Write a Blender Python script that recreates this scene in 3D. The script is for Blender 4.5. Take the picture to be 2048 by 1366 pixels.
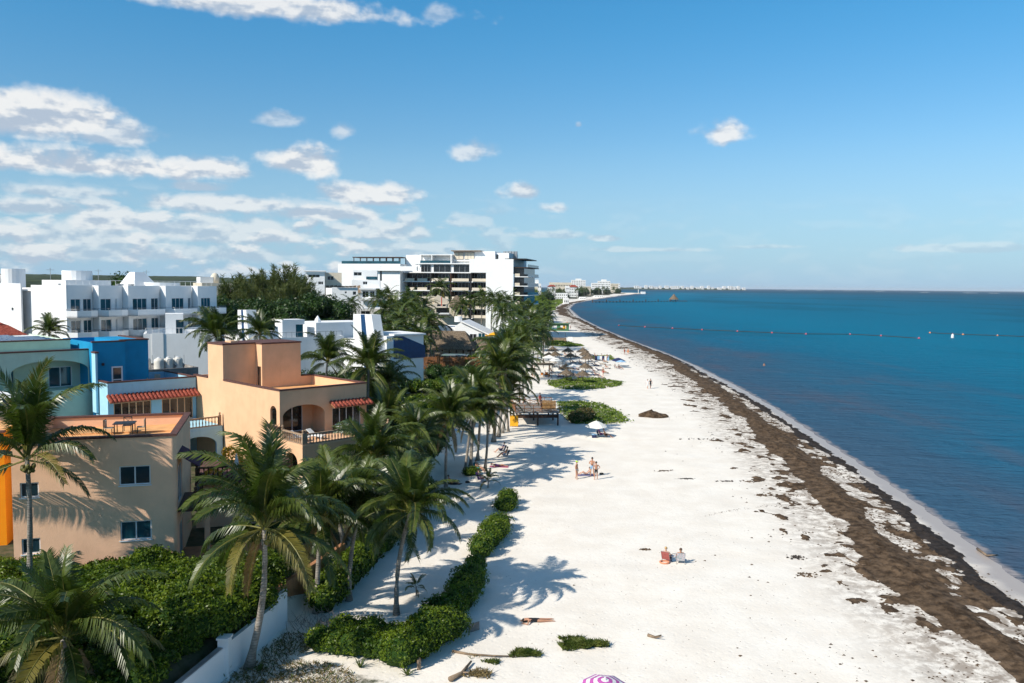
import bpy, bmesh, math, random
import numpy as np
from mathutils import Matrix, Vector, noise as mnoise

for o in list(bpy.data.objects):
    bpy.data.objects.remove(o)
rnd = random.Random(7)
sc = bpy.context.scene
col = sc.collection
R = math.radians

# ------------------------------------------------------------------ camera
CAM_H = 18.5
FPX = 1650.0                     # focal length in pixels of the 2048-wide photograph
PITCH = math.atan(110 / FPX)
ROLL = 0.009
cam_data = bpy.data.cameras.new('camera')
cam = bpy.data.objects.new('camera', cam_data)
col.objects.link(cam)
cam_data.sensor_width = 36
cam_data.lens = 36 * FPX / 2048
cam_data.clip_start = 0.5
cam_data.clip_end = 60000
CAM_M = Matrix.Translation((0, 0, CAM_H)) @ Matrix.Rotation(math.pi / 2 - PITCH, 4, 'X') @ Matrix.Rotation(ROLL, 4, 'Z')
cam.matrix_world = CAM_M
sc.camera = cam

# ------------------------------------------------------------------ sun, sky, exposure
SUN_TO = Vector((-0.785, -0.62, 0))       # horizontal direction towards the sun
SUN_EL = R(37.5)
sun_vec = (SUN_TO.normalized() * math.cos(SUN_EL) + Vector((0, 0, math.sin(SUN_EL)))).normalized()
sun_data = bpy.data.lights.new('sun', 'SUN')
sun_data.energy = 5.0
sun_data.angle = R(0.5)
sun_data.color = (1.0, 0.93, 0.82)
sun = bpy.data.objects.new('sun', sun_data)
col.objects.link(sun)
sun.rotation_euler = sun_vec.to_track_quat('Z', 'Y').to_euler()
sun.location = (0, 0, 80)

sc.view_settings.view_transform = 'Standard'
sc.view_settings.look = 'None'
sc.view_settings.exposure = 0.18
sc.view_settings.gamma = 1.0
sc.view_settings.use_curve_mapping = False
sc.cycles.max_bounces = 6
sc.cycles.diffuse_bounces = 3
sc.cycles.glossy_bounces = 3
sc.cycles.transmission_bounces = 3
sc.cycles.transparent_max_bounces = 6
sc.cycles.volume_bounces = 0
sc.cycles.use_denoising = True
sc.cycles.use_adaptive_sampling = True
sc.cycles.adaptive_threshold = 0.02
sc.cycles.caustics_reflective = False
sc.cycles.caustics_refractive = False
sc.cycles.sample_clamp_indirect = 4.0


def ray(px, py):
    """world direction through a pixel of the 2048 x 1366 photograph"""
    return CAM_M.to_3x3() @ Vector(((px - 1024) / FPX, -(py - 683) / FPX, -1))


def G(px, py, z=0.0):
    d = ray(px, py)
    t = (z - CAM_H) / d.z
    return Vector((d.x * t, d.y * t, z))


def At(px, py, Y):
    d = ray(px, py)
    t = Y / d.y
    return Vector((d.x * t, Y, CAM_H + d.z * t))


class NT:
    """small helper to write node trees"""
    def __init__(self, tree):
        self.t = tree
        self.n = tree.nodes
        self.l = tree.links

    def node(self, kind, **kw):
        n = self.n.new(kind)
        for k, v in kw.items():
            setattr(n, k, v)
        return n

    def put(self, sock, v):
        if isinstance(v, bpy.types.NodeSocket):
            self.l.new(v, sock)
        elif v is not None:
            if sock.type == 'RGBA' and not isinstance(v, (int, float)) and len(v) == 3:
                v = (*v, 1)
            sock.default_value = v

    def math(self, op, a, b=None, c=None, clamp=False):
        n = self.node('ShaderNodeMath', operation=op, use_clamp=clamp)
        for i, v in enumerate((a, b, c)):
            if v is not None:
                self.put(n.inputs[i], v)
        return n.outputs[0]

    def mix(self, f, a, b, blend='MIX'):
        n = self.node('ShaderNodeMix', data_type='RGBA', blend_type=blend)
        self.put(n.inputs[0], f)
        self.put(n.inputs[6], a)
        self.put(n.inputs[7], b)
        return n.outputs[2]

    def noise(self, scale, detail=4, rough=0.55, vec=None, dist=0.0, dims='3D'):
        n = self.node('ShaderNodeTexNoise', noise_dimensions=dims)
        n.inputs['Scale'].default_value = scale
        n.inputs['Detail'].default_value = detail
        n.inputs['Roughness'].default_value = rough
        n.inputs['Distortion'].default_value = dist
        if vec is not None:
            self.l.new(vec, n.inputs['Vector'])
        return n.outputs['Fac']

    def ramp(self, f, stops, interp='LINEAR'):
        n = self.node('ShaderNodeValToRGB')
        n.color_ramp.interpolation = interp
        e = n.color_ramp.elements
        while len(e) < len(stops):
            e.new(0.5)
        for k, (p, c) in enumerate(stops):
            e[k].position = p
            e[k].color = (*c, 1) if len(c) == 3 else c
        self.put(n.inputs[0], f)
        return n.outputs[0]

    def mapr(self, v, a, b, c=0.0, d=1.0, smooth=True):
        n = self.node('ShaderNodeMapRange', interpolation_type='SMOOTHSTEP' if smooth else 'LINEAR')
        self.put(n.inputs[0], v)
        for i, q in enumerate((a, b, c, d)):
            self.put(n.inputs[1 + i], q)
        return n.outputs[0]


# world: Nishita sky with fair-weather cumulus all round, thicker over the land
world = bpy.data.worlds.new('World')
sc.world = world
world.use_nodes = True
W = NT(world.node_tree)
W.n.clear()
sky = W.node('ShaderNodeTexSky', sky_type='NISHITA')
sky.sun_disc = False
sky.sun_elevation = SUN_EL
sky.sun_rotation = math.atan2(sun_vec.x, sun_vec.y)
sky.altitude = 0
sky.air_density = 1.05
sky.dust_density = 0.25
sky.ozone_density = 2.2
tc = W.node('ShaderNodeTexCoord')
sep = W.node('ShaderNodeSeparateXYZ')
W.l.new(tc.outputs['Generated'], sep.inputs[0])
dx, dy, dz = sep.outputs
az = W.math('ARCTAN2', dx, dy)
el = W.math('ARCSINE', dz)


def comb(x, y, z=0.0):
    n = W.node('ShaderNodeCombineXYZ')
    W.put(n.inputs[0], x); W.put(n.inputs[1], y); W.put(n.inputs[2], z)
    return n.outputs[0]


def billow_at(e):
    ae = comb(az, W.math('MULTIPLY', e, 1.35))
    nb = W.noise(10.0, 4, 0.52, ae, 0.0, '2D')
    nf = W.noise(38.0, 3, 0.50, ae, 0.0, '2D')
    return W.math('ADD', W.math('MULTIPLY', W.math('SUBTRACT', nb, 0.5), 1.35), W.math('MULTIPLY', W.math('SUBTRACT', nf, 0.5), 1.0))


billow = billow_at(el)
billow_up = billow_at(W.math('ADD', el, 0.0075))


def pae(px, py):
    d = ray(px, py).normalized()
    return math.atan2(d.x, d.y), math.asin(d.z)


# the single clouds of the photograph: centre, half width and half height in its pixels, density
CLOUDS = [(500, 8, 340, 34, .95), (880, 30, 45, 20, .45), (70, 238, 165, 50, 1.0), (215, 268, 80, 36, .8),
          (180, 333, 260, 34, 1.0), (390, 340, 120, 26, .95), (600, 330, 80, 40, 1.0), (730, 392, 110, 28, .95),
          (560, 243, 45, 16, .5), (686, 264, 30, 20, .6), (935, 306, 48, 26, .72), (1158, 250, 10, 9, .5),
          (1448, 271, 58, 30, .95), (1048, 384, 48, 24, .85), (1105, 416, 40, 16, .7), (390, 375, 70, 14, .7),
          (120, 384, 130, 16, .6), (60, 415, 90, 22, .75), (460, 410, 190, 26, .8),
          (640, 428, 120, 24, .85), (240, 445, 100, 30, .8), (470, 465, 260, 32, .65), (140, 470, 180, 28, .6),
          (730, 465, 140, 26, .65), (1210, 477, 34, 8, .5), (1080, 470, 80, 12, .45),
          (300, 508, 360, 22, .5), (780, 500, 200, 20, .45), (1900, 497, 170, 11, .34), (1300, 500, 120, 7, .36), (1540, 494, 90, 6, .3)]
cov = None
shade = None
for (px, py, hw, hh, den) in CLOUDS:
    a0, e0 = pae(px, py)
    wa, we = hw / FPX, hh / FPX
    u = W.math('MULTIPLY_ADD', az, 1 / wa, -a0 / wa)
    v = W.math('MULTIPLY_ADD', el, 1 / we, -e0 / we)
    # flat base, round top
    vv = W.math('MAXIMUM', v, W.math('MULTIPLY', v, -1.5))
    r = W.math('SQRT', W.math('MULTIPLY_ADD', u, u, W.math('MULTIPLY', vv, vv)))
    m = W.mapr(W.math('SUBTRACT', billow, r), -1.18, -0.46, 0.0, den)
    cov = m if cov is None else W.math('MAXIMUM', cov, m)
    s = W.math('MULTIPLY', m, v)
    shade = s if shade is None else W.math('ADD', shade, s)
def low_at(e):
    return W.noise(18, 5, 0.50, comb(az, W.math('MULTIPLY', e, 2.5)), 0.0, '2D')


low = low_at(el)
low_up = low_at(W.math('ADD', el, 0.006))
low_m = W.math('MULTIPLY', W.math('MULTIPLY', W.mapr(low, 0.45, 0.64, 0.0, 0.80), W.mapr(az, 0.10, -0.22, 0.10, 1.0)),
               W.math('MULTIPLY', W.mapr(el, 0.002, 0.022, 0.35, 1.0), W.mapr(el, 0.115, 0.075)))
# the same weather goes on all round: scattered cumulus on a layer
inv = W.math('DIVIDE', 1.0, W.math('MAXIMUM', W.math('ADD', dz, 0.02), 0.03))
lay = comb(W.math('MULTIPLY', dx, inv), W.math('MULTIPLY', dy, inv))
lay_n = W.noise(0.55, 5, 0.6, lay, 0.0, '2D')
absaz = W.math('ABSOLUTE', az)
out = W.math('MAXIMUM', W.mapr(absaz, 0.75, 0.95), W.mapr(el, 0.42, 0.55))
lay_m = W.math('MULTIPLY', W.math('MULTIPLY', W.mapr(lay_n, 0.56, 0.70, 0.0, 0.9), out), W.mapr(el, 0.02, 0.12))
hz = W.mapr(el, 0.0, 0.17, 0.85, 0.0, smooth=False)
sky_col = W.mix(hz, sky.outputs[0], (4.0, 5.15, 6.5))
tint = W.mix(1.0, sky_col, W.mix(W.mapr(el, 0.45, 0.95), W.mix(W.mapr(el, 0.08, 0.36), (0.80, 1.05, 1.20), (0.40, 1.16, 1.44)), (0.80, 1.02, 1.10)), 'MULTIPLY')
lit_c = W.math('ADD', W.math('MULTIPLY', shade, 0.36), W.math('MULTIPLY', W.math('SUBTRACT', billow, billow_up), 1.0))
lit_l = W.math('MULTIPLY', W.math('SUBTRACT', low, low_up), 2.6)
lit = W.mapr(W.math('ADD', lit_c, lit_l), -0.34, 0.30)
in_frame = W.mix(W.math('MULTIPLY', W.math('MAXIMUM', cov, low_m), 0.93), tint, W.mix(lit, (4.7, 5.5, 6.6), (9.0, 9.0, 8.9)))
lit2 = W.mapr(lay_n, 0.52, 0.75)
elsewhere = W.mix(W.math('MULTIPLY', W.math('MAXIMUM', lay_m, low_m), 0.93), tint, W.mix(lit2, (4.6, 5.4, 6.4), (8.5, 8.6, 8.6)))
SKY_STRENGTH = 0.09
bg = W.node('ShaderNodeBackground')
W.l.new(elsewhere, bg.inputs[0])
bg.inputs[1].default_value = SKY_STRENGTH
bg2 = W.node('ShaderNodeBackground')
W.l.new(in_frame, bg2.inputs[0])
bg2.inputs[1].default_value = SKY_STRENGTH
# the costly cumulus nodes are only evaluated for the part of the sky that holds those clouds
sel = W.math('MULTIPLY', W.math('LESS_THAN', absaz, 0.74), W.math('MULTIPLY', W.math('LESS_THAN', el, 0.41), W.math('GREATER_THAN', el, -0.01)))
mx = W.node('ShaderNodeMixShader')
W.l.new(sel, mx.inputs[0]); W.l.new(bg.outputs[0], mx.inputs[1]); W.l.new(bg2.outputs[0], mx.inputs[2])
wo = W.node('ShaderNodeOutputWorld')
W.l.new(mx.outputs[0], wo.inputs[0])
world.cycles.sampling_method = 'MANUAL'
world.cycles.sample_map_resolution = 512

# ------------------------------------------------------------------ helpers
MATS = {}


def mat(name, c, rough=0.7, var=0.12, scale=3.0, bump=0.0, bscale=30.0, spec=0.3, metal=0.0, trans=0.0, c2=None, coat=0.0, stain=0.0):
    """procedural material: base colour with noise variation, fine relief, optional leaf translucency"""
    if name in MATS:
        return MATS[name]
    m = bpy.data.materials.new(name)
    m.use_nodes = True
    N = NT(m.node_tree)
    N.n.clear()
    out = N.node('ShaderNodeOutputMaterial')
    p = N.node('ShaderNodeBsdfPrincipled')
    tcn = N.node('ShaderNodeTexCoord')
    geo = N.node('ShaderNodeNewGeometry')
    pos = geo.outputs['Position']
    f = N.noise(scale, 4, 0.6, pos)
    lo = tuple(x * (1 - var) for x in c)
    hi = tuple(min(1, x * (1 + var)) for x in c)
    if c2:
        hi = c2
    cc = N.mix(N.mapr(f, 0.3, 0.7), lo, hi)
    if stain:
        st = N.node('ShaderNodeMapping')
        st.inputs['Scale'].default_value = (1.2, 1.2, 0.18)
        N.l.new(pos, st.inputs[0])
        sf = N.mapr(N.noise(1.6, 6, 0.65, st.outputs[0]), 0.52, 0.78, 0.0, stain)
        cc = N.mix(sf, cc, tuple(x * 0.55 for x in c))
    N.put(p.inputs['Base Color'], cc)
    p.inputs['Roughness'].default_value = rough
    p.inputs['Specular IOR Level'].default_value = spec
    p.inputs['Metallic'].default_value = metal
    p.inputs['Coat Weight'].default_value = coat
    if bump:
        b = N.node('ShaderNodeBump')
        b.inputs['Strength'].default_value = bump
        b.inputs['Distance'].default_value = 0.05
        N.l.new(N.noise(bscale, 5, 0.6, pos), b.inputs['Height'])
        N.l.new(b.outputs[0], p.inputs['Normal'])
    if trans:
        t = N.node('ShaderNodeBsdfTranslucent')
        N.put(t.inputs[0], N.mix(0.5, cc, (c[0] * 2.0, c[1] * 1.9, c[2] * 0.8)))
        ms = N.node('ShaderNodeMixShader')
        ms.inputs[0].default_value = trans
        N.l.new(p.outputs[0], ms.inputs[1])
        N.l.new(t.outputs[0], ms.inputs[2])
        N.l.new(ms.outputs[0], out.inputs[0])
    else:
        N.l.new(p.outputs[0], out.inputs[0])
    MATS[name] = m
    return m


class MB:
    """collects faces for ONE mesh object; T is the current local transform"""
    def __init__(self):
        self.v = []; self.f = []; self.mi = []; self.T = None; self.m = 0

    def add(self, vs, fs):
        o = len(self.v)
        if self.T is not None:
            vs = [self.T @ Vector(q) for q in vs]
        self.v += [tuple(q) for q in vs]
        self.f += [tuple(i + o for i in q) for q in fs]
        self.mi += [self.m] * len(fs)
        return self

    def box(self, x0, y0, z0, x1, y1, z1):
        vs = [(x, y, z) for z in (z0, z1) for y in (y0, y1) for x in (x0, x1)]
        return self.add(vs, [(0, 2, 3, 1), (4, 5, 7, 6), (0, 1, 5, 4), (2, 6, 7, 3), (0, 4, 6, 2), (1, 3, 7, 5)])

    def prism(self, pts, z0, z1):
        n = len(pts)
        vs = [(x, y, z0) for x, y in pts] + [(x, y, z1) for x, y in pts]
        fs = [tuple(range(n - 1, -1, -1)), tuple(range(n, 2 * n))]
        fs += [(i, (i + 1) % n, n + (i + 1) % n, n + i) for i in range(n)]
        return self.add(vs, fs)

    def extrude_y(self, pts, y0, y1):
        """polygon in x,z extruded along y"""
        n = len(pts)
        vs = [(x, y0, z) for x, z in pts] + [(x, y1, z) for x, z in pts]
        fs = [tuple(range(n)), tuple(range(2 * n - 1, n - 1, -1))]
        fs += [(i, n + i, n + (i + 1) % n, (i + 1) % n) for i in range(n)]
        return self.add(vs, fs)

    def tube(self, pts, rad, n=8, caps=True):
        pts = [Vector(p) for p in pts]
        if not isinstance(rad, (list, tuple)):
            rad = [rad] * len(pts)
        vs = []; fs = []
        for i, p in enumerate(pts):
            d = (pts[min(i + 1, len(pts) - 1)] - pts[max(i - 1, 0)]).normalized()
            a = d.cross(Vector((0, 0, 1)))
            if a.length < 0.05:
                a = d.cross(Vector((0, 1, 0)))
            a.normalize(); b = a.cross(d)
            for k in range(n):
                t = 2 * math.pi * k / n
                vs.append(p + (a * math.cos(t) + b * math.sin(t)) * rad[i])
        for i in range(len(pts) - 1):
            for k in range(n):
                fs.append((i * n + k, i * n + (k + 1) % n, (i + 1) * n + (k + 1) % n, (i + 1) * n + k))
        if caps:
            fs += [tuple(range(n - 1, -1, -1)), tuple(range((len(pts) - 1) * n, len(pts) * n))]
        return self.add(vs, fs)

    def lathe(self, prof, n=10, c=(0, 0, 0)):
        vs = []; fs = []
        for r, z in prof:
            for k in range(n):
                t = 2 * math.pi * k / n
                vs.append((c[0] + r * math.cos(t), c[1] + r * math.sin(t), c[2] + z))
        for i in range(len(prof) - 1):
            for k in range(n):
                fs.append((i * n + k, i * n + (k + 1) % n, (i + 1) * n + (k + 1) % n, (i + 1) * n + k))
        fs += [tuple(range(n - 1, -1, -1)), tuple(range((len(prof) - 1) * n, len(prof) * n))]
        return self.add(vs, fs)

    def wall(self, x0, x1, z0, z1, y=0.0, th=0.2, holes=()):
        """wall in the x,z plane (front at y, facing -y) with rectangular openings cut through it"""
        xs = sorted({x0, x1, *[h[0] for h in holes], *[h[1] for h in holes]})
        zs = sorted({z0, z1, *[h[2] for h in holes], *[h[3] for h in holes]})
        xs = [q for q in xs if x0 <= q <= x1]; zs = [q for q in zs if z0 <= q <= z1]

        def solid(i, k):
            if i < 0 or k < 0 or i >= len(xs) - 1 or k >= len(zs) - 1:
                return False
            cx, cz = (xs[i] + xs[i + 1]) / 2, (zs[k] + zs[k + 1]) / 2
            return not any(h[0] < cx < h[1] and h[2] < cz < h[3] for h in holes)
        ya, yb = y, y + th
        for i in range(len(xs) - 1):
            for k in range(len(zs) - 1):
                if not solid(i, k):
                    continue
                a, b, c, d = xs[i], xs[i + 1], zs[k], zs[k + 1]
                self.add([(a, ya, c), (b, ya, c), (b, ya, d), (a, ya, d)], [(0, 1, 2, 3)])
                self.add([(a, yb, c), (b, yb, c), (b, yb, d), (a, yb, d)], [(3, 2, 1, 0)])
                if not solid(i - 1, k): self.add([(a, ya, c), (a, yb, c), (a, yb, d), (a, ya, d)], [(3, 2, 1, 0)])
                if not solid(i + 1, k): self.add([(b, ya, c), (b, yb, c), (b, yb, d), (b, ya, d)], [(0, 1, 2, 3)])
                if not solid(i, k - 1): self.add([(a, ya, c), (b, ya, c), (b, yb, c), (a, yb, c)], [(3, 2, 1, 0)])
                if not solid(i, k + 1): self.add([(a, ya, d), (b, ya, d), (b, yb, d), (a, yb, d)], [(0, 1, 2, 3)])
        return self

    def arch(self, x0, x1, zs, zt, y, th, n=8):
        """two spandrels that turn the top of a rectangular opening (zs..zt) into an arch"""
        xc, hw = (x0 + x1) / 2, (x1 - x0) / 2
        for s in (-1, 1):
            pts = [(xc + s * hw, zt)]
            for k in range(n + 1):
                t = math.pi / 2 * k / n
                pts.append((xc + s * hw * math.cos(t), zs + (zt - zs) * math.sin(t)))
            pts = pts[:-1] + [(xc, zt)]
            for i in range(1, len(pts) - 1):
                tri = [pts[0], pts[i], pts[i + 1]]
                vs = [(a, y + 0.004, b) for a, b in tri] + [(a, y + th - 0.004, b) for a, b in tri]
                self.add(vs, [(0, 1, 2), (5, 4, 3), (1, 4, 5, 2)])
        return self

    def build(self, name, m, parent=None, smooth=False, loc=None):
        me = bpy.data.meshes.new(name)
        me.from_pydata(self.v, [], self.f)
        ms = m if isinstance(m, (list, tuple)) else [m]
        for q in ms:
            me.materials.append(q)
        if len(ms) > 1:
            me.polygons.foreach_set('material_index', self.mi)
        if smooth:
            me.polygons.foreach_set('use_smooth', [True] * len(me.polygons))
        me.update()
        return link(name, me, parent, loc)


def link(name, data, parent=None, loc=None, rot=None):
    o = bpy.data.objects.new(name, data)
    col.objects.link(o)
    if parent is not None:
        o.parent = parent
    if loc is not None:
        o.location = loc
    if rot is not None:
        o.rotation_euler = rot
    return o


def tag(o, label=None, cat=None, group=None, kind=None):
    if label: o['label'] = label
    if cat: o['category'] = cat
    if group: o['group'] = group
    if kind: o['kind'] = kind
    return o


def thing(name, label, cat, loc=(0, 0, 0), rz=0.0, group=None):
    o = link(name, None, None, loc, (0, 0, rz))
    o.empty_display_size = 0.3
    return tag(o, label, cat, group)


def np_mesh(name, verts, faces, m, smooth=False):
    """mesh from numpy arrays; faces all with the same corner count"""
    me = bpy.data.meshes.new(name)
    nv, nf, k = len(verts), len(faces), faces.shape[1]
    me.vertices.add(nv)
    me.vertices.foreach_set('co', np.asarray(verts, dtype=np.float32).ravel())
    me.loops.add(nf * k)
    me.loops.foreach_set('vertex_index', np.asarray(faces, dtype=np.int32).ravel())
    me.polygons.add(nf)
    me.polygons.foreach_set('loop_start', np.arange(0, nf * k, k, dtype=np.int32))
    if smooth:
        me.polygons.foreach_set('use_smooth', np.ones(nf, dtype=bool))
    ms = m if isinstance(m, (list, tuple)) else [m]
    for q in ms:
        me.materials.append(q)
    me.update(calc_edges=True)
    me.validate()
    return me


nrg = np.random.default_rng(5)


def rot45(ang):
    return Matrix.Rotation(ang, 4, 'Z')


T90 = Matrix.Rotation(-math.pi / 2, 4, 'Z')


def side_T(x, y0=0.0):
    """transform for wall(): a wall running along +y at x, facing -x; wall coordinate s maps to y = y0 + L - s ..."""
    return Matrix(((0, 1, 0, x), (1, 0, 0, y0), (0, 0, 1, 0), (0, 0, 0, 1)))


def vnoise(x, y, s, seed=0):
    """cheap smooth value noise for arrays"""
    x = np.asarray(x) / s; y = np.asarray(y) / s
    xi = np.floor(x).astype(np.int64); yi = np.floor(y).astype(np.int64)
    fx = x - xi; fy = y - yi
    fx = fx * fx * (3 - 2 * fx); fy = fy * fy * (3 - 2 * fy)

    def h(a, b):
        n = (a * 374761393 + b * 668265263 + seed * 974711) & 0x7fffffff
        n = ((n ^ (n >> 13)) * 1274126177) & 0x7fffffff
        n = n ^ (n >> 16)
        return (n % 100003) / 100003.0
    return (h(xi, yi) * (1 - fx) + h(xi + 1, yi) * fx) * (1 - fy) + (h(xi, yi + 1) * (1 - fx) + h(xi + 1, yi + 1) * fx) * fy


def fbm(x, y, s, o=4, seed=0):
    t = 0; a = 1; w = 0
    for k in range(o):
        t = t + a * vnoise(x, y, s / 2 ** k, seed + k * 17); w += a; a *= 0.55
    return t / w


def smooth(x, a, b):
    t = np.clip((np.asarray(x, dtype=float) - a) / (b - a), 0, 1)
    return t * t * (3 - 2 * t)

# ------------------------------------------------------------------ land, sand and sea
SEA_Z = -0.3
_sh_px = [(2048, 1165), (1950, 1090), (1850, 1015), (1750, 945), (1650, 880), (1560, 820), (1480, 775), (1400, 735),
          (1330, 705), (1260, 680), (1200, 655), (1160, 635), (1140, 617), (1150, 607), (1185, 600), (1240, 592), (1290, 586)]
SHORE = [(24.0, -400.0), (28.5, -40.0), (31.0, 20.0)] + [tuple(G(a, b, SEA_Z))[:2] for a, b in _sh_px]
SHORE += [(430.0, 3020.0), (300.0, 3060.0), (-500.0, 3500.0), (-3000.0, 5000.0), (-30000.0, 20000.0)]
SH = np.array(SHORE)
_XB = np.array([(-14.9, -400), (-14.9, 30), (-14.4, 33), (-12.2, 42), (-10.8, 52), (-9.5, 60), (-8, 70), (-7, 80), (-6, 92), (-5, 100), (-3, 130),
                (2, 170), (8, 220), (13, 300), (18, 400), (22, 520), (28, 700), (42, 900), (85, 1200), (195, 1800), (420, 2900),
                (-600, 3500), (-30000, 20000)])


def shore_x(y):
    return np.interp(y, SH[:, 1], SH[:, 0])


def bound_x(y):
    return np.interp(y, _XB[:, 1], _XB[:, 0])


def sdist(x, y):
    """signed distance to the waterline, positive on the sea side"""
    x = np.asarray(x, float); y = np.asarray(y, float)
    best = np.full(np.broadcast(x, y).shape, 1e9)
    for (ax, ay), (bx, by) in zip(SHORE[:-1], SHORE[1:]):
        vx, vy = bx - ax, by - ay
        t = np.clip(((x - ax) * vx + (y - ay) * vy) / (vx * vx + vy * vy), 0, 1)
        best = np.minimum(best, np.hypot(x - ax - t * vx, y - ay - t * vy))
    return np.where(x > shore_x(y), best, -best)


def hill(x, y):
    """low inland rise that carries the far forest"""
    r = np.hypot(x, y)
    return 42 * smooth(r, 900, 5200) * smooth(-x, 150, 1500) + 6 * smooth(r, 400, 1200) * smooth(-x, 60, 400)


def ground_z(x, y):
    x = np.asarray(x, float); y = np.asarray(y, float)
    d = sdist(x, y)
    land = SEA_Z + 0.34 * smooth(-d, 0, 9)
    w = np.interp(y, [30, 60, 90, 140], [0.5, 1.8, 3.0, 6.0])
    up = np.interp(y, [30, 140, 260], [1.65, 1.3, 1.0])
    inland = smooth((bound_x(y) - x) / w, 0, 1)
    z = land + up * inland + hill(x, y)
    near = smooth(-d, 3, 8) * (1 - inland) * (y < 260)
    z = z + near * ((fbm(x, y, 2.4, 3, 3) - .5) * 0.10 + (fbm(x, y, 11, 2, 9) - .5) * 0.16)
    sea = SEA_Z - 0.07 * d
    z = np.where(d > 0, np.maximum(sea, -7), z)
    return z


def gz(x, y):
    return float(ground_z(np.array([x]), np.array([y]))[0])


def axis(a, b, step, far, grow, start_low):
    fine = np.arange(a, b + 1e-6, step)
    hi = [b]; s = step
    while hi[-1] < far:
        s *= grow; hi.append(hi[-1] + s)
    lo = [a]; s = step
    while lo[-1] > start_low:
        s *= grow; lo.append(lo[-1] - s)
    return np.concatenate([np.array(lo[1:][::-1]), fine, np.array(hi[1:])])


def grid_mesh(name, xs, ys, zf, m, smooth_=True):
    X, Y = np.meshgrid(xs, ys)
    x, y = X.ravel(), Y.ravel()
    z = zf(x, y)
    nx, ny = len(xs), len(ys)
    i = np.arange(ny - 1)[:, None] * nx + np.arange(nx - 1)[None, :]
    f = np.stack([i, i + 1, i + nx + 1, i + nx], -1).reshape(-1, 4)
    me = np_mesh(name, np.stack([x, y, z], -1), f, m, smooth_)
    return me, x, y


def attr(me, name, vals):
    a = me.attributes.new(name, 'FLOAT', 'POINT')
    a.data.foreach_set('value', np.asarray(vals, dtype=np.float32))


def sand_material():
    m = bpy.data.materials.new('sand_and_soil')
    m.use_nodes = True
    N = NT(m.node_tree); N.n.clear()
    out = N.node('ShaderNodeOutputMaterial'); p = N.node('ShaderNodeBsdfPrincipled')
    pos = N.node('ShaderNodeNewGeometry').outputs['Position']

    def at(n):
        a = N.node('ShaderNodeAttribute'); a.attribute_name = n
        return a.outputs['Fac']
    sd, veg = at('shore'), at('veg')
    f1 = N.noise(0.35, 5, 0.6, pos); f2 = N.noise(6, 4, 0.6, pos)
    sand = N.mix(N.mapr(f1, 0.3, 0.7), (0.785, 0.715, 0.62), (0.86, 0.80, 0.71))
    sand = N.mix(N.mapr(f2, 0.45, 0.75, 0, 0.35), sand, (0.66, 0.61, 0.54))
    bits = N.mapr(N.noise(2.6, 6, 0.75, pos), 0.72, 0.76, 0, 0.35)
    sand = N.mix(bits, sand, (0.36, 0.30, 0.22))
    wetn = N.math('ADD', sd, N.math('MULTIPLY', N.math('SUBTRACT', N.noise(0.5, 4, 0.5, pos), 0.5), 2.6))
    wet = N.mapr(wetn, -3.2, -1.0)
    sand = N.mix(wet, sand, (0.40, 0.34, 0.295))
    # sand stained by rotting weed in the strand zone
    stn = N.math('MULTIPLY', N.mapr(sd, -16.0, -9.0), N.mapr(sd, -1.6, -3.0))
    stf = N.math('MULTIPLY', stn, N.mapr(N.noise(1.1, 7, 0.72, pos, 0.4), 0.38, 0.60, 0.0, 0.85))
    sand = N.mix(stf, sand, (0.24, 0.185, 0.14))
    soil = N.mix(N.mapr(N.noise(1.2, 5, 0.65, pos), 0.35, 0.65), (0.030, 0.048, 0.016), (0.10, 0.085, 0.05))
    vm = N.mapr(N.math('ADD', veg, N.math('MULTIPLY', N.math('SUBTRACT', N.noise(0.9, 6, 0.7, pos), 0.5), 0.9)), 0.36, 0.62)
    cc = N.mix(vm, sand, soil)
    N.put(p.inputs['Base Color'], cc)
    N.put(p.inputs['Roughness'], N.mapr(wet, 0, 1, 0.92, 0.35))
    p.inputs['Specular IOR Level'].default_value = 0.25
    b = N.node('ShaderNodeBump'); b.inputs['Strength'].default_value = 0.42; b.inputs['Distance'].default_value = 0.07
    foot = N.node('ShaderNodeTexVoronoi'); foot.inputs['Scale'].default_value = 2.3
    N.l.new(pos, foot.inputs['Vector'])
    h = N.math('ADD', N.math('MULTIPLY', N.mapr(foot.outputs['Distance'], 0.0, 0.32), 0.45), N.math('ADD', N.noise(1.7, 5, 0.6, pos), N.math('MULTIPLY', N.noise(9, 3, 0.6, pos), 0.25)))
    N.put(b.inputs['Height'], N.math('MULTIPLY', h, N.mapr(wet, 0, 1, 1.0, 0.1)))
    N.l.new(b.outputs[0], p.inputs['Normal'])
    N.l.new(p.outputs[0], out.inputs[0])
    return m


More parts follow.
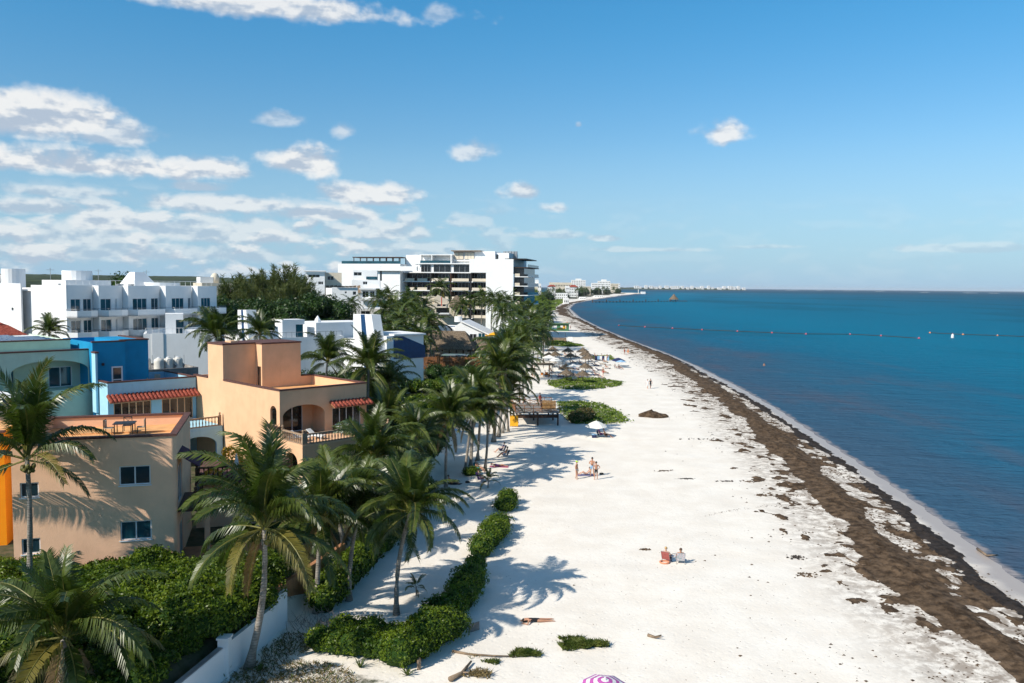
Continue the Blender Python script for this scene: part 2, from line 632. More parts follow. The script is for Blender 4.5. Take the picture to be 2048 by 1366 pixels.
def sea_material():
    m = bpy.data.materials.new('sea_water')
    m.use_nodes = True
    N = NT(m.node_tree); N.n.clear()
    out = N.node('ShaderNodeOutputMaterial')
    pos = N.node('ShaderNodeNewGeometry').outputs['Position']
    a = N.node('ShaderNodeAttribute'); a.attribute_name = 'shore'
    sd = a.outputs['Fac']
    mp = N.node('ShaderNodeMapping'); mp.inputs['Scale'].default_value = (1.0, 0.42, 1.0); mp.inputs['Rotation'].default_value = (0, 0, R(8))
    N.l.new(pos, mp.inputs[0])
    big = N.noise(0.016, 5, 0.6, mp.outputs[0], 0.4)
    mid = N.noise(0.07, 5, 0.62, mp.outputs[0], 0.3)
    sdn = N.math('ADD', sd, N.math('MULTIPLY', N.math('SUBTRACT', big, 0.5), 90))
    # bottom colour: weed-stained shallows, bright sand flats, deep water past the reef
    lg = N.math('LOGARITHM', N.math('MAXIMUM', N.math('ADD', sdn, 14), 1.0), 10.0)
    cc = N.ramp(N.math('DIVIDE', lg, 4.0), [(0.0, (0.064, 0.092, 0.135)), (0.33, (0.034, 0.092, 0.155)), (0.42, (0.008, 0.114, 0.202)),
                                            (0.52, (0.002, 0.142, 0.242)), (0.62, (0.001, 0.124, 0.216)), (0.72, (0.001, 0.092, 0.166)),
                                            (0.82, (0.001, 0.056, 0.108)), (1.0, (0.001, 0.044, 0.092))])
    weed = N.math('MULTIPLY', N.mapr(mid, 0.48, 0.72, 0, 0.5), N.mapr(sd, 75, 4, 0.06, 1.0))
    cc = N.mix(weed, cc, (0.090, 0.080, 0.105))
    patch = N.mapr(N.noise(0.006, 5, 0.6, mp.outputs[0], 0.5), 0.48, 0.66, 0, 0.5)
    cc = N.mix(patch, cc, (0.004, 0.052, 0.088))
    shal = N.mapr(N.math('ADD', sd, N.math('MULTIPLY', N.math('SUBTRACT', N.noise(0.6, 4, .6, pos), 0.5), 2.2)), 0.7, 0.0, 0.0, 0.6)
    cc = N.mix(shal, cc, (0.36, 0.31, 0.29))
    df = N.node('ShaderNodeBsdfDiffuse')
    N.put(df.inputs[0], cc)
    gl = N.node('ShaderNodeBsdfGlossy')
    gl.inputs['Roughness'].default_value = 0.22
    b = N.node('ShaderNodeBump'); b.inputs['Strength'].default_value = 1.0; b.inputs['Distance'].default_value = 1.2
    mw = N.node('ShaderNodeMapping'); mw.inputs['Scale'].default_value = (0.55, 1.25, 1.0); mw.inputs['Rotation'].default_value = (0, 0, R(-14))
    N.l.new(pos, mw.inputs[0])
    h = N.math('ADD', N.math('MULTIPLY', N.noise(0.22, 4, 0.6, mw.outputs[0], 0.3), 1.2), N.math('MULTIPLY', N.noise(1.3, 4, 0.6, mw.outputs[0], 0.2), 0.30))
    N.put(b.inputs['Height'], h)
    N.l.new(b.outputs[0], gl.inputs['Normal']); N.l.new(b.outputs[0], df.inputs['Normal'])
    fr = N.node('ShaderNodeFresnel'); fr.inputs[0].default_value = 1.33
    N.l.new(b.outputs[0], fr.inputs['Normal'])
    ms = N.node('ShaderNodeMixShader')
    # a choppy surface seen at a grazing angle mirrors far less than a flat one
    N.put(ms.inputs[0], N.math('MINIMUM', N.math('MULTIPLY', fr.outputs[0], 0.22), 0.085))
    N.l.new(df.outputs[0], ms.inputs[1]); N.l.new(gl.outputs[0], ms.inputs[2])
    N.l.new(ms.outputs[0], out.inputs[0])
    return m


M_SAND = sand_material()
xs = axis(-40, 62, 0.55, 26000, 1.16, -26000)
ys = axis(26, 175, 0.6, 30000, 1.12, -420)
me, gx, gy = grid_mesh('beach_ground', xs, ys, ground_z, M_SAND)
gd = sdist(gx, gy)
attr(me, 'shore', np.clip(gd, -4000, 200))
gw = np.interp(gy, [30, 60, 90, 140], [0.5, 1.8, 3.0, 6.0])
veg = smooth((bound_x(gy) - gx) / gw, 0.1, 1.0)
veg = np.maximum(veg, 0.47 * smooth(41 - gy, 0, 4) * smooth(-2.0 - gx, 0, 5))       # dry scrub at the near end of the hedge
attr(me, 'veg', veg)
ground = tag(link('ground', me), 'white coral sand beach rising to garden soil on the left', kind='structure')
del ground['label']

M_SEA = sea_material()
xs2 = axis(20, 140, 1.5, 40000, 1.13, -300)
ys2 = axis(30, 320, 2.0, 45000, 1.10, -500)
me, wx, wy = grid_mesh('sea', xs2, ys2, lambda x, y: np.full_like(x, SEA_Z), M_SEA)
attr(me, 'shore', np.clip(sdist(wx, wy), -50, 30000))
tag(link('sea', me), kind='structure')

# ------------------------------------------------------------------ seaweed thrown up along the waterline
M_WEED = mat('seaweed', (0.066, 0.044, 0.028), 0.95, 0.4, 1.6, 1.0, 10, 0.1, c2=(0.145, 0.098, 0.062))
M_WEED2 = mat('wet_seaweed', (0.034, 0.027, 0.023), 0.85, 0.4, 2.0, 0.9, 14, 0.15)


def along_shore(y):
    return shore_x(y)


def weed_mask(q, y):
    """q metres inland from the water's edge -> thickness of the weed"""
    x = along_shore(y) - q
    n = fbm(x * 1.0, y * 0.55, 3.2, 5, 21)
    n2 = fbm(x, y * .8, 1.1, 4, 77)
    n3 = fbm(x * .2, y, 26, 2, 33)
    k = np.interp(y, [40, 70, 130, 240, 480, 560, 700, 1000], [1.0, 1.0, 0.85, 0.62, 0.8, 1.8, 1.9, 1.2])
    c = np.interp(y, [40, 60, 90, 150, 300], [6.9, 7.6, 8.2, 6.6, 4.8]) * k + (n3 - .5) * 2.6
    hw = np.interp(y, [40, 70, 120, 200, 400, 460, 600, 900], [1.4, 1.8, 2.2, 2.4, 1.0, 1.8, 4.5, 3.2])
    main = (1 - np.abs(q - c) / hw) + (n - .5) * 1.7 + (n2 - .5) * .5
    main = np.clip(main, 0, 1.2) * 0.24
    thin = (1 - np.abs(q - 2.6 * np.minimum(k, 1) - (n3 - .5) * 1.6) / 0.8) + (n - .5) * 1.8 + (n2 - .6) * 1.6
    thin = np.clip(thin, 0, 1) * 0.17
    dens = np.interp(q, [1.6, 3, 6, 10, 14, 19], [0, .56, .54, .52, .44, 0.0])
    spots = np.clip((n2 * .6 + n * .4) - (1.0 - dens * 0.88), 0, .3) * 0.9
    h = np.maximum(np.maximum(main, thin), spots)
    return h * (0.65 + 0.7 * n2), main < thin


def weed_strip(name, y0, y1, dy, q1, dq, m, label, cat):
    ys_ = np.arange(y0, y1, dy); qs = np.arange(0.9, q1, dq)
    Q, Y = np.meshgrid(qs, ys_)
    jit = nrg.uniform(-.3, .3, Q.shape)
    q = Q.ravel() + jit.ravel() * dq; y = Y.ravel() + nrg.uniform(-.3, .3, Q.size) * dy
    h, thinmask = weed_mask(q, y)
    x = along_shore(y) - q
    z = ground_z(x, y) + h * nrg.uniform(.55, 1.25, h.shape) - 0.012
    nx = len(qs)
    i = (np.arange(len(ys_) - 1)[:, None] * nx + np.arange(nx - 1)[None, :]).ravel()
    f = np.stack([i, i + 1, i + nx + 1, i + nx], -1)
    keep = (h[f] > 0.004).sum(1) >= 3
    f = f[keep]
    used, invx = np.unique(f, return_inverse=True)
    me = np_mesh(name, np.stack([x, y, z], -1)[used], invx.reshape(-1, 4), [M_WEED, M_WEED2], False)
    me.polygons.foreach_set('material_index', thinmask[f[:, 0]].astype(np.int32))
    o = link(name, me)
    return tag(o, label, cat, kind='stuff')


weed_strip('seaweed', 35, 150, 0.17, 20, 0.15, M_WEED, 'brown seaweed wrack banked along the near waterline', 'seaweed')
weed_strip('seaweed', 150, 420, 0.5, 15, 0.4, M_WEED, 'brown seaweed wrack along the middle stretch of the waterline', 'seaweed')
weed_strip('seaweed', 420, 1150, 2.5, 20, 0.9, M_WEED, 'brown seaweed band curving along the far end of the bay', 'seaweed')

# loose tufts and scraps of weed strewn between and inland of the banks
_g = np.random.default_rng(66)
_n = 9000
_y = 36 + 200 * _g.uniform(0, 1, _n) ** 1.7
_q = np.where(_g.uniform(0, 1, _n) < .55, _g.normal(5.2, 1.9, _n), 1.5 + _g.gamma(2.4, 2.5, _n))
_x = shore_x(_y) - _q
_ok = (_q > 1.2) & (fbm(_x, _y * .6, 4.5, 3, 91) > .43 + .012 * np.maximum(0, _q - 8))
_x, _y = _x[_ok], _y[_ok]
_s = _g.uniform(.02, .10, len(_x)) * np.interp(_y, [36, 90, 236], [1, 1.2, 2.0])
_a = _g.uniform(0, 6.283, len(_x)); _z = ground_z(_x, _y)
_v = np.stack([np.stack([_x + _s * np.cos(_a + t) * 1.3, _y + _s * np.sin(_a + t), _z + .003], 1) for t in (0, 2.1, 4.2)] + [np.stack([_x, _y, _z + _s * .7], 1)], 1).reshape(-1, 3)
_i = np.arange(len(_x))[:, None] * 4
_f = np.concatenate([_i + np.array([[0, 1, 3]]), _i + np.array([[1, 2, 3]]), _i + np.array([[2, 0, 3]])])
tag(link('seaweed_scraps', np_mesh('seaweed_scraps', _v, _f, M_WEED)), 'loose brown seaweed scraps strewn beside the wrack bands', 'seaweed', kind='stuff')


# ------------------------------------------------------------------ foliage tools
def leaf_cards(P, Nn, size, aspect=0.45, spread=0.9, seed=1):
    """one diamond-shaped leaf (two triangles) per point, facing roughly along Nn"""
    g = np.random.default_rng(seed)
    n = len(P)
    nn = Nn + g.normal(0, spread, (n, 3)); nn /= np.linalg.norm(nn, axis=1)[:, None] + 1e-9
    t = g.normal(0, 1, (n, 3)); t -= (t * nn).sum(1)[:, None] * nn; t /= np.linalg.norm(t, axis=1)[:, None] + 1e-9
    b = np.cross(nn, t)
    L = size * g.uniform(.6, 1.25, n)[:, None]
    Wd = L * aspect
    v = np.stack([P - t * L * .5, P + b * Wd * .5 + t * L * .08, P + t * L * .5 - nn * L * .12, P - b * Wd * .5 + t * L * .08], 1).reshape(-1, 3)
    i = np.arange(n)[:, None] * 4
    return v, (i + np.array([[0, 1, 2, 3]]))


def blob_points(blobs, dens, g, top=True, jitter=0.18):
    """points on the surface of a union of ellipsoids (cx,cy,cz,rx,ry,rz)"""
    P = []; Nn = []
    for (cx, cy, cz, rx, ry, rz) in blobs:
        n = max(30, int(dens * 2.2 * math.pi * ((rx * ry) ** 1.6 + (rx * rz) ** 1.6 + (ry * rz) ** 1.6) ** (1 / 1.6) * 0.62))
        d = g.normal(0, 1, (n, 3)); d /= np.linalg.norm(d, axis=1)[:, None]
        if top:
            d[:, 2] = np.where(d[:, 2] < -.35, -d[:, 2], d[:, 2])
        k = 1 + 0.16 * np.sin(d[:, 0] * 7 + cx * 3) * np.cos(d[:, 1] * 6 + cy * 2) + g.uniform(-jitter, .08, n)
        p = np.array([cx, cy, cz]) + d * np.array([rx, ry, rz]) * k[:, None]
        ok = np.ones(n, bool)
        for (ax, ay, az_, bx, by, bz) in blobs:
            if (ax, ay, az_) == (cx, cy, cz):
                continue
            ok &= (((p - np.array([ax, ay, az_])) / np.array([bx, by, bz])) ** 2).sum(1) > 0.80
        P.append(p[ok]); Nn.append((d / np.array([rx, ry, rz]))[ok] * min(rx, ry, rz))
    return np.concatenate(P), np.concatenate(Nn)


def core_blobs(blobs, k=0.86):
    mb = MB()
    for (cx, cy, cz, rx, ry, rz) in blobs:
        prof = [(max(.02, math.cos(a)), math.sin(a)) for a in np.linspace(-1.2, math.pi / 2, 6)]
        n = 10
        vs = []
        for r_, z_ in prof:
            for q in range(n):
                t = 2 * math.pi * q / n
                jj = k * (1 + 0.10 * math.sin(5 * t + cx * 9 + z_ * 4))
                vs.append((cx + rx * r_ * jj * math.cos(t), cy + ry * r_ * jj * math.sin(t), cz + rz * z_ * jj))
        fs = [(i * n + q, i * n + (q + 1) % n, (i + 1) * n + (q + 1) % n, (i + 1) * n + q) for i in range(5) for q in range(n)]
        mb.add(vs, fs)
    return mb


M_LEAF = mat('sea_grape_leaf', (0.056, 0.122, 0.008), 0.42, 0.42, 0.9, spec=0.30, trans=0.28, c2=(0.165, 0.225, 0.016))
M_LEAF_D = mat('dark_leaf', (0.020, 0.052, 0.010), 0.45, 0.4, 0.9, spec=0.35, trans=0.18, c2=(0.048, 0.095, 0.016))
M_LEAF_Y = mat('croton_leaf', (0.55, 0.42, 0.015), 0.45, 0.3, 1.5, spec=0.35, trans=0.25, c2=(0.62, 0.30, 0.02))
M_GRASS = mat('grass_blade', (0.050, 0.105, 0.012), 0.6, 0.4, 1.3, spec=0.25, trans=0.25, c2=(0.13, 0.15, 0.03))
M_DRY = mat('dry_grass', (0.22, 0.17, 0.085), 0.85, 0.3, 2.0, spec=0.1, trans=0.2)
M_TWIG = mat('twig_bark', (0.12, 0.10, 0.08), 0.9, 0.3, 4, 0.5, 25, 0.1)
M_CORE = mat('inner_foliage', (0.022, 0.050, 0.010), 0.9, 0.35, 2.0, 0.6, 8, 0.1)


def shrub(name, label, cat, blobs, size, dens, m=M_LEAF, group=None, seed=1, stems=3, core=True, aspect=0.5, spread=0.75):
    cx = sum(b[0] for b in blobs) / len(blobs); cy = sum(b[1] for b in blobs) / len(blobs)
    z0 = gz(cx, cy)
    t = thing(name, label, cat, (cx, cy, z0), 0, group)
    loc = [(b[0] - cx, b[1] - cy, b[2] - z0, *b[3:]) for b in blobs]
    g = np.random.default_rng(seed)
    P, Nn = blob_points(loc, dens, g)
    v, f = leaf_cards(P, Nn, size, aspect, spread, seed + 3)
    o = link('foliage', np_mesh('foliage', v, f, m), t)
    o['kind'] = 'stuff'
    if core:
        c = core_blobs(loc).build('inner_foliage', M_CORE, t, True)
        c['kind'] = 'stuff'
    for k in range(stems):
        b = loc[k % len(loc)]
        MB().tube([(b[0] * .9 + g.uniform(-.2, .2), b[1] * .9 + g.uniform(-.2, .2), -0.1), (b[0], b[1], b[2])], [.06, .03], 5).build('stem', M_TWIG, t)
    return t


def tuft_mesh(name, pts, hgt, wid, m, seed=2, lean=0.5):
    """grass: one bent blade (two triangles) per point"""
    g = np.random.default_rng(seed)
    n = len(pts)
    a = g.uniform(0, 2 * math.pi, n)
    h = hgt * g.uniform(.5, 1.3, n)
    s = np.stack([np.cos(a), np.sin(a), np.zeros(n)], 1) * wid
    ln = g.normal(0, lean, (n, 2)) * h[:, None]
    tip = pts + np.concatenate([ln, h[:, None]], 1)
    mid = pts + np.concatenate([ln * .3, h[:, None] * .6], 1)
    v = np.stack([pts - s, pts + s, mid + s * .7, tip], 1).reshape(-1, 3)
    i = np.arange(n)[:, None] * 4
    return np_mesh(name, v, i + np.array([[0, 1, 2, 3]]), m)

# ------------------------------------------------------------------ coconut palms
M_FROND = mat('palm_leaflet', (0.036, 0.076, 0.010), 0.36, 0.45, 0.8, spec=0.5, trans=0.24, c2=(0.105, 0.135, 0.020))
M_FROND_Y = mat('yellowing_palm_leaflet', (0.115, 0.115, 0.022), 0.42, 0.35, 1.0, spec=0.4, trans=0.25, c2=(0.20, 0.165, 0.035))
M_FROND_B = mat('dry_palm_leaflet', (0.17, 0.115, 0.055), 0.7, 0.3, 1.0, spec=0.2, trans=0.2)
M_RACHIS = mat('palm_rib', (0.16, 0.15, 0.035), 0.5, 0.25, 2)
M_NUT = mat('coconut_husk', (0.13, 0.12, 0.03), 0.5, 0.4, 3)


def trunk_material():
    m = bpy.data.materials.new('palm_trunk')
    m.use_nodes = True
    N = NT(m.node_tree); N.n.clear()
    out = N.node('ShaderNodeOutputMaterial'); p = N.node('ShaderNodeBsdfPrincipled')
    pos = N.node('ShaderNodeNewGeometry').outputs['Position']
    sp = N.node('ShaderNodeSeparateXYZ'); N.l.new(pos, sp.inputs[0])
    ring = N.math('FRACT', N.math('ADD', N.math('MULTIPLY', sp.outputs[2], 7.5), N.math('MULTIPLY', N.noise(2.2, 3, 0.5, pos), 1.6)))
    rr = N.mapr(ring, 0.0, 0.22)
    cc = N.mix(N.mapr(N.noise(3, 5, 0.65, pos), 0.3, 0.7), (0.20, 0.175, 0.145), (0.34, 0.31, 0.27))
    cc = N.mix(N.math('SUBTRACT', 1.0, rr), cc, (0.12, 0.10, 0.08))
    N.put(p.inputs['Base Color'], cc)
    p.inputs['Roughness'].default_value = 0.9
    p.inputs['Specular IOR Level'].default_value = 0.15
    b = N.node('ShaderNodeBump'); b.inputs['Strength'].default_value = 0.6; b.inputs['Distance'].default_value = 0.03
    N.put(b.inputs['Height'], rr); N.l.new(b.outputs[0], p.inputs['Normal'])
    N.l.new(p.outputs[0], out.inputs[0])
    return m


M_TRUNK = trunk_material()


def frond_geo(L, el0, bend, nl, lmax, g, wid=0.05, side_curve=0.0, hang=0.8, seg=10):
    """a pinnate frond along +x: the rib curves down, leaflets in two rows that hang more the flatter the rib.
    returns leaflet verts/faces and rib points"""
    ts = np.linspace(0, 1, seg + 1)
    ang = el0 - bend * ts ** 1.35
    dl = L / seg
    p = np.zeros((seg + 1, 3)); yaw = side_curve * ts
    for i in range(1, seg + 1):
        a = (ang[i] + ang[i - 1]) / 2
        p[i] = p[i - 1] + dl * np.array([math.cos(a) * math.cos(yaw[i]), math.cos(a) * math.sin(yaw[i]), math.sin(a)])
    lt = np.linspace(0.13, 0.99, nl)
    V = []; F = []
    for s in (-1, 1):
        for t in lt:
            t = min(.995, t + g.uniform(-.3, .3) / nl)
            k = t * seg; i = min(seg - 1, int(k)); fr = k - i
            q = p[i] * (1 - fr) + p[i + 1] * fr
            T = p[i + 1] - p[i]; T /= np.linalg.norm(T)
            S = np.cross(np.array([0, 0, 1.0]), T); S /= np.linalg.norm(S) + 1e-6
            Nn = np.cross(T, S)
            ln = lmax * (0.35 + 0.65 * math.sin(math.pi * min(1, (t * 0.78 + .2)))) * g.uniform(.85, 1.12)
            fw = 0.55 + 0.5 * t
            d1 = S * s * 0.85 + T * fw + Nn * 0.25
            d1 /= np.linalg.norm(d1)
            dn = np.array([0, 0, -1.0])
            h = hang * g.uniform(.7, 1.25)
            d2 = d1 * .55 + dn * h + T * .12
            d2 /= np.linalg.norm(d2)
            m_ = q + d1 * ln * .42
            e = m_ + d2 * ln * .58
            w = wid * g.uniform(.8, 1.2)
            wv = T * w
            o = len(V)
            V += [q - wv * .5, q + wv * .5, m_ + wv * .6, m_ - wv * .6, e]
            F += [(o, o + 1, o + 2, o + 3), (o + 3, o + 2, o + 4, o + 4)]
    return V, F, p


def frond_mesh(name, L, el0, bend, nl, lmax, seed, wid, m, side_curve=0.0, hang=0.8):
    g = np.random.default_rng(seed)
    V, F, p = frond_geo(L, el0, bend, nl, lmax, g, wid, side_curve, hang)
    mb = MB()
    mb.v = [tuple(q) for q in V]
    for f in F:
        mb.f.append(f[:3] + ((f[3],) if f[3] != f[2] else ()))
        mb.mi.append(0)
    mb.m = 1
    mb.tube([tuple(q) for q in p], list(np.linspace(.045, .008, len(p))), 4, False)
    me = bpy.data.meshes.new(name)
    me.from_pydata(mb.v, [], mb.f)
    me.materials.append(m); me.materials.append(M_RACHIS)
    me.polygons.foreach_set('material_index', mb.mi)
    me.update()
    return me


# frond shapes by how high they sit in the crown
FROND = {}
for cls, (e0, bd, hg) in dict(spear=(84, 34, .3), high=(70, 82, .6), mid=(48, 98, .9), flat=(20, 92, 1.1), low=(-14, 62, 1.15), dead=(-58, 28, .9)).items():
    FROND[cls] = [frond_mesh('frond', 3.75 * (0.85 if cls == 'spear' else 1) * (1 + .07 * (k - 1)), R(e0 + (k - 1) * 8), R(bd + (k - 1) * 10), 54, 0.92, 11 * k + len(cls), 0.056,
                             M_FROND if cls not in ('dead',) else M_FROND_B, (k - 1) * .22, hg) for k in range(3)]
FROND_Y = [frond_mesh('frond', 3.7, R(2 + 10 * k), R(84), 50, 0.9, 91 + k, 0.056, M_FROND_Y, 0.1 * k, 1.0) for k in range(2)]


def crown_mesh(name, seed, nf=27, nl=17, L=3.8, wid=0.15, ymix=0.1):
    """all fronds of a far palm in one mesh"""
    g = np.random.default_rng(seed)
    mb = MB()
    for k in range(nf):
        u = (k + .5) / nf
        e0 = 82 - 118 * u ** 0.85 + g.uniform(-9, 9)
        V, F, p = frond_geo(L * g.uniform(.82, 1.1), R(e0), R(60 + 40 * math.sin(math.pi * min(1, u * 1.1))), nl, 1.0, g, wid, g.uniform(-.3, .3), .3 + .8 * u, 6)
        a = k * 2.39996 + g.uniform(-.3, .3)
        c, s = math.cos(a), math.sin(a)
        o = len(mb.v)
        mb.v += [(q[0] * c - q[1] * s, q[0] * s + q[1] * c, q[2]) for q in V]
        yl = 1 if g.uniform() < ymix and u > .5 else 0
        for f in F:
            mb.f.append(tuple(i + o for i in (f[:3] if f[3] == f[2] else f)))
            mb.mi.append(yl)
    me = bpy.data.meshes.new(name)
    me.from_pydata(mb.v, [], mb.f)
    me.materials.append(M_FROND); me.materials.append(M_FROND_Y)
    me.polygons.foreach_set('material_index', mb.mi)
    me.update()
    return me


CROWN = [crown_mesh('crown', 100 + k) for k in range(4)]
CROWN_FAR = [crown_mesh('crown', 200 + k, 15, 7, 4.2, 0.42, 0.05) for k in range(3)]
NUT = MB().lathe([(.02, -.15), (.10, -.10), (.13, 0), (.10, .11), (.02, .16)], 7).build('x', M_NUT)
NUT_ME = NUT.data
bpy.data.objects.remove(NUT)


def palm_trunk(base, hub, r0, r1, bow, n=9):
    b, h = Vector(base), Vector(hub)
    mid = (b + h) / 2
    pts = []; rad = []
    for k in range(n):
        t = k / (n - 1)
        q = b.lerp(h, t) + Vector(bow) * math.sin(math.pi * t)
        pts.append(q - b)
        rad.append(r0 * (1 + 0.75 * max(0, 1 - t * 7) ** 2) * (1 - t) + r1 * t)
    pts[0] = pts[0] + Vector((0, 0, -0.25))
    return MB().tube(pts, rad, 9)


def palm(label, base, hub, size=1.0, n=22, seed=0, detail=True, group=None, bow=(0, 0, 0), r0=0.17, yellow=1, dead=1, nuts=0, name='coconut_palm', r1=0.11, up=1.22):
    """base: foot on the ground, hub: crown centre; both world points"""
    base, hub = Vector(base), Vector(hub)
    t = thing(name, label, 'palm tree', base, 0, group)
    tr = palm_trunk(base, hub, r0, r1, bow).build('trunk', M_TRUNK, t, True)
    g = np.random.default_rng(seed + 1000)
    rel = hub - base
    if not detail:
        me = (CROWN if detail is None else CROWN_FAR)[seed % (4 if detail is None else 3)]
        o = link('crown', me, t, rel, (g.uniform(-.08, .08), g.uniform(-.08, .08), g.uniform(0, 6.28)))
        o.scale = (size,) * 3
        return t
    a0 = g.uniform(0, 6.28)
    n = int(n * 1.38)
    tx, ty = g.normal(0, .07), g.normal(0, .07)
    for k in range(n):
        u = ((k + .5) / n) ** up
        cls = 'spear' if u < .09 else 'high' if u < .38 else 'mid' if u < .68 else 'flat' if u < .88 else 'low'
        me = FROND[cls][int(g.integers(3))]
        if cls in ('flat', 'low') and yellow > 0 and g.uniform() < .4:
            me = FROND_Y[int(g.integers(2))]; yellow -= 1
        a = a0 + k * 2.39996 + g.uniform(-.25, .25)
        o = link('frond', me, t, rel + Vector((math.cos(a) * .1, math.sin(a) * .1, .12 - .3 * u)), (g.uniform(-.22, .22) + tx, g.uniform(-.16, .16) + ty, a))
        s = size * g.uniform(.80, 1.16)
        o.scale = (s, s, s)
    for k in range(dead):
        a = g.uniform(0, 6.28)
        o = link('frond', FROND['dead'][int(g.integers(3))], t, rel + Vector((math.cos(a) * .15, math.sin(a) * .15, -.25)), (0, 0, a))
        o.scale = (size * .8,) * 3
        tag(o, 'dry brown hanging frond')
    for k in range(nuts):
        a = g.uniform(0, 6.28)
        link('coconut', NUT_ME, t, rel + Vector((math.cos(a) * .3, math.sin(a) * .3, -.45 - g.uniform(0, .35))), (g.uniform(-1, 1), g.uniform(-1, 1), 0))
    return t


def palm_px(label, bpx, hpx, z0=None, Y=None, lean=0.0, **kw):
    """foot pixel bpx on the ground and crown centre pixel hpx at the same depth (+lean)"""
    if Y is None:
        p = G(*bpx, 0.0)
        for _ in range(4):
            p = G(*bpx, gz(p.x, p.y))
        base = p
    else:
        q = At(bpx[0], 900, Y)
        base = Vector((q.x, Y, gz(q.x, Y)))
    hub = At(hpx[0], hpx[1], base.y + lean)
    return palm(label, base, hub, **kw)

# ------------------------------------------------------------------ house-building tools
M_PEACH = mat('peach_stucco', (0.75, 0.46, 0.275), 0.9, 0.05, 0.8, 0.25, 35, 0.15, stain=0.20)
M_PEACH_R = mat('peach_roof_screed', (0.76, 0.40, 0.17), 0.9, 0.12, 1.2, 0.2, 20, 0.15, stain=0.0)
M_TAN = mat('tan_stucco', (0.88, 0.54, 0.345), 0.9, 0.06, 0.8, 0.3, 14, 0.15, stain=0.18)
M_ORANGE = mat('orange_stucco', (0.80, 0.285, 0.012), 0.9, 0.05, 0.8, 0.3, 20, 0.15)
M_COPING = mat('maroon_coping', (0.115, 0.055, 0.045), 0.75, 0.2, 4, 0.3, 20, 0.25)
M_BLUE = mat('deep_blue_stucco', (0.014, 0.25, 0.47), 0.9, 0.08, 0.8, 0.25, 30, 0.15, stain=0.15)
M_LBLUE = mat('light_blue_stucco', (0.36, 0.62, 0.76), 0.9, 0.05, 0.8, 0.25, 30, 0.15, stain=0.15)
M_MINT = mat('mint_stucco', (0.52, 0.62, 0.50), 0.9, 0.05, 0.8, 0.25, 30, 0.15, stain=0.1)
M_WHITE = mat('white_stucco', (0.80, 0.80, 0.79), 0.85, 0.03, 0.5, 0.15, 25, 0.2, stain=0.14)
M_WHITE_FAR = mat('far_white_plaster', (0.78, 0.77, 0.75), 0.9, 0.05, 0.1, stain=0.1)
M_CREAM = mat('cream_plaster', (0.66, 0.58, 0.46), 0.9, 0.08, 0.3, 0.1, 20, 0.15, stain=0.1)
M_GLASS = mat('window_glass', (0.012, 0.035, 0.050), 0.06, 0.3, 0.3, spec=0.6)
M_GLASS_T = mat('teal_glass', (0.010, 0.060, 0.085), 0.07, 0.3, 0.3, spec=0.6)
M_GLASS_D = mat('dark_glass', (0.014, 0.016, 0.018), 0.08, 0.3, 0.5, spec=0.55)
M_ALU = mat('white_aluminium', (0.72, 0.73, 0.74), 0.4, 0.03, 2, spec=0.4)
M_TILE = mat('red_clay_tile', (0.26, 0.045, 0.030), 0.7, 0.35, 5, 0.2, 30, 0.25, c2=(0.42, 0.10, 0.06))
M_STONE = mat('carved_stone', (0.34, 0.24, 0.16), 0.85, 0.2, 4, 0.4, 25, 0.15)
M_WOOD_D = mat('dark_wood', (0.055, 0.030, 0.020), 0.7, 0.3, 4, 0.3, 25, 0.25)
M_WOOD = mat('weathered_wood', (0.22, 0.16, 0.11), 0.85, 0.3, 2.5, 0.5, 20, 0.15)
M_WOOD_G = mat('grey_decking', (0.23, 0.21, 0.19), 0.85, 0.25, 2.5, 0.4, 20, 0.15)
M_PURPLE = mat('purple_canvas', (0.060, 0.022, 0.045), 0.9, 0.15, 3)
M_TERRA = mat('terracotta', (0.40, 0.19, 0.095), 0.85, 0.15, 2, 0.2, 20, 0.15)
M_CANVAS = mat('white_canvas', (0.80, 0.79, 0.77), 0.85, 0.04, 2, trans=0.15)
M_FABRIC = mat('beige_cushion', (0.42, 0.36, 0.28), 0.9, 0.12, 4)
M_METAL = mat('grey_metal', (0.30, 0.31, 0.32), 0.45, 0.1, 3, metal=0.6)
M_DARK = mat('dark_metal', (0.025, 0.023, 0.024), 0.5, 0.2, 3)
M_CONC = mat('raw_concrete', (0.30, 0.28, 0.26), 0.95, 0.25, 0.8, 0.5, 12, 0.1, stain=0.3)
M_SOLAR = mat('solar_cell', (0.020, 0.045, 0.105), 0.18, 0.2, 3, spec=0.6)
M_STAIN_BLUE = mat('blue_tile', (0.008, 0.050, 0.14), 0.45, 0.15, 2)
M_THATCH = mat('palm_thatch', (0.125, 0.092, 0.062), 0.98, 0.45, 5, 1.0, 10, 0.05, c2=(0.27, 0.21, 0.15))
M_BAMBOO = mat('bamboo_screen', (0.27, 0.125, 0.055), 0.8, 0.35, 3, 0.3, 15, 0.15)
M_YELLOW = mat('yellow_paint', (0.75, 0.36, 0.015), 0.6, 0.1, 3)


def L_T(x, y0=0.0):      # wall() along +y at x, facing -x
    return Matrix(((0, 1, 0, x), (1, 0, 0, y0), (0, 0, 1, 0), (0, 0, 0, 1)))


def R_T(x, y0=0.0):      # wall() along +y at x, facing +x
    return Matrix(((0, -1, 0, x), (1, 0, 0, y0), (0, 0, 1, 0), (0, 0, 0, 1)))


def B_T(y, x0=0.0):      # wall() along x at y, facing +y
    return Matrix(((1, 0, 0, x0), (0, -1, 0, y), (0, 0, 1, 0), (0, 0, 0, 1)))


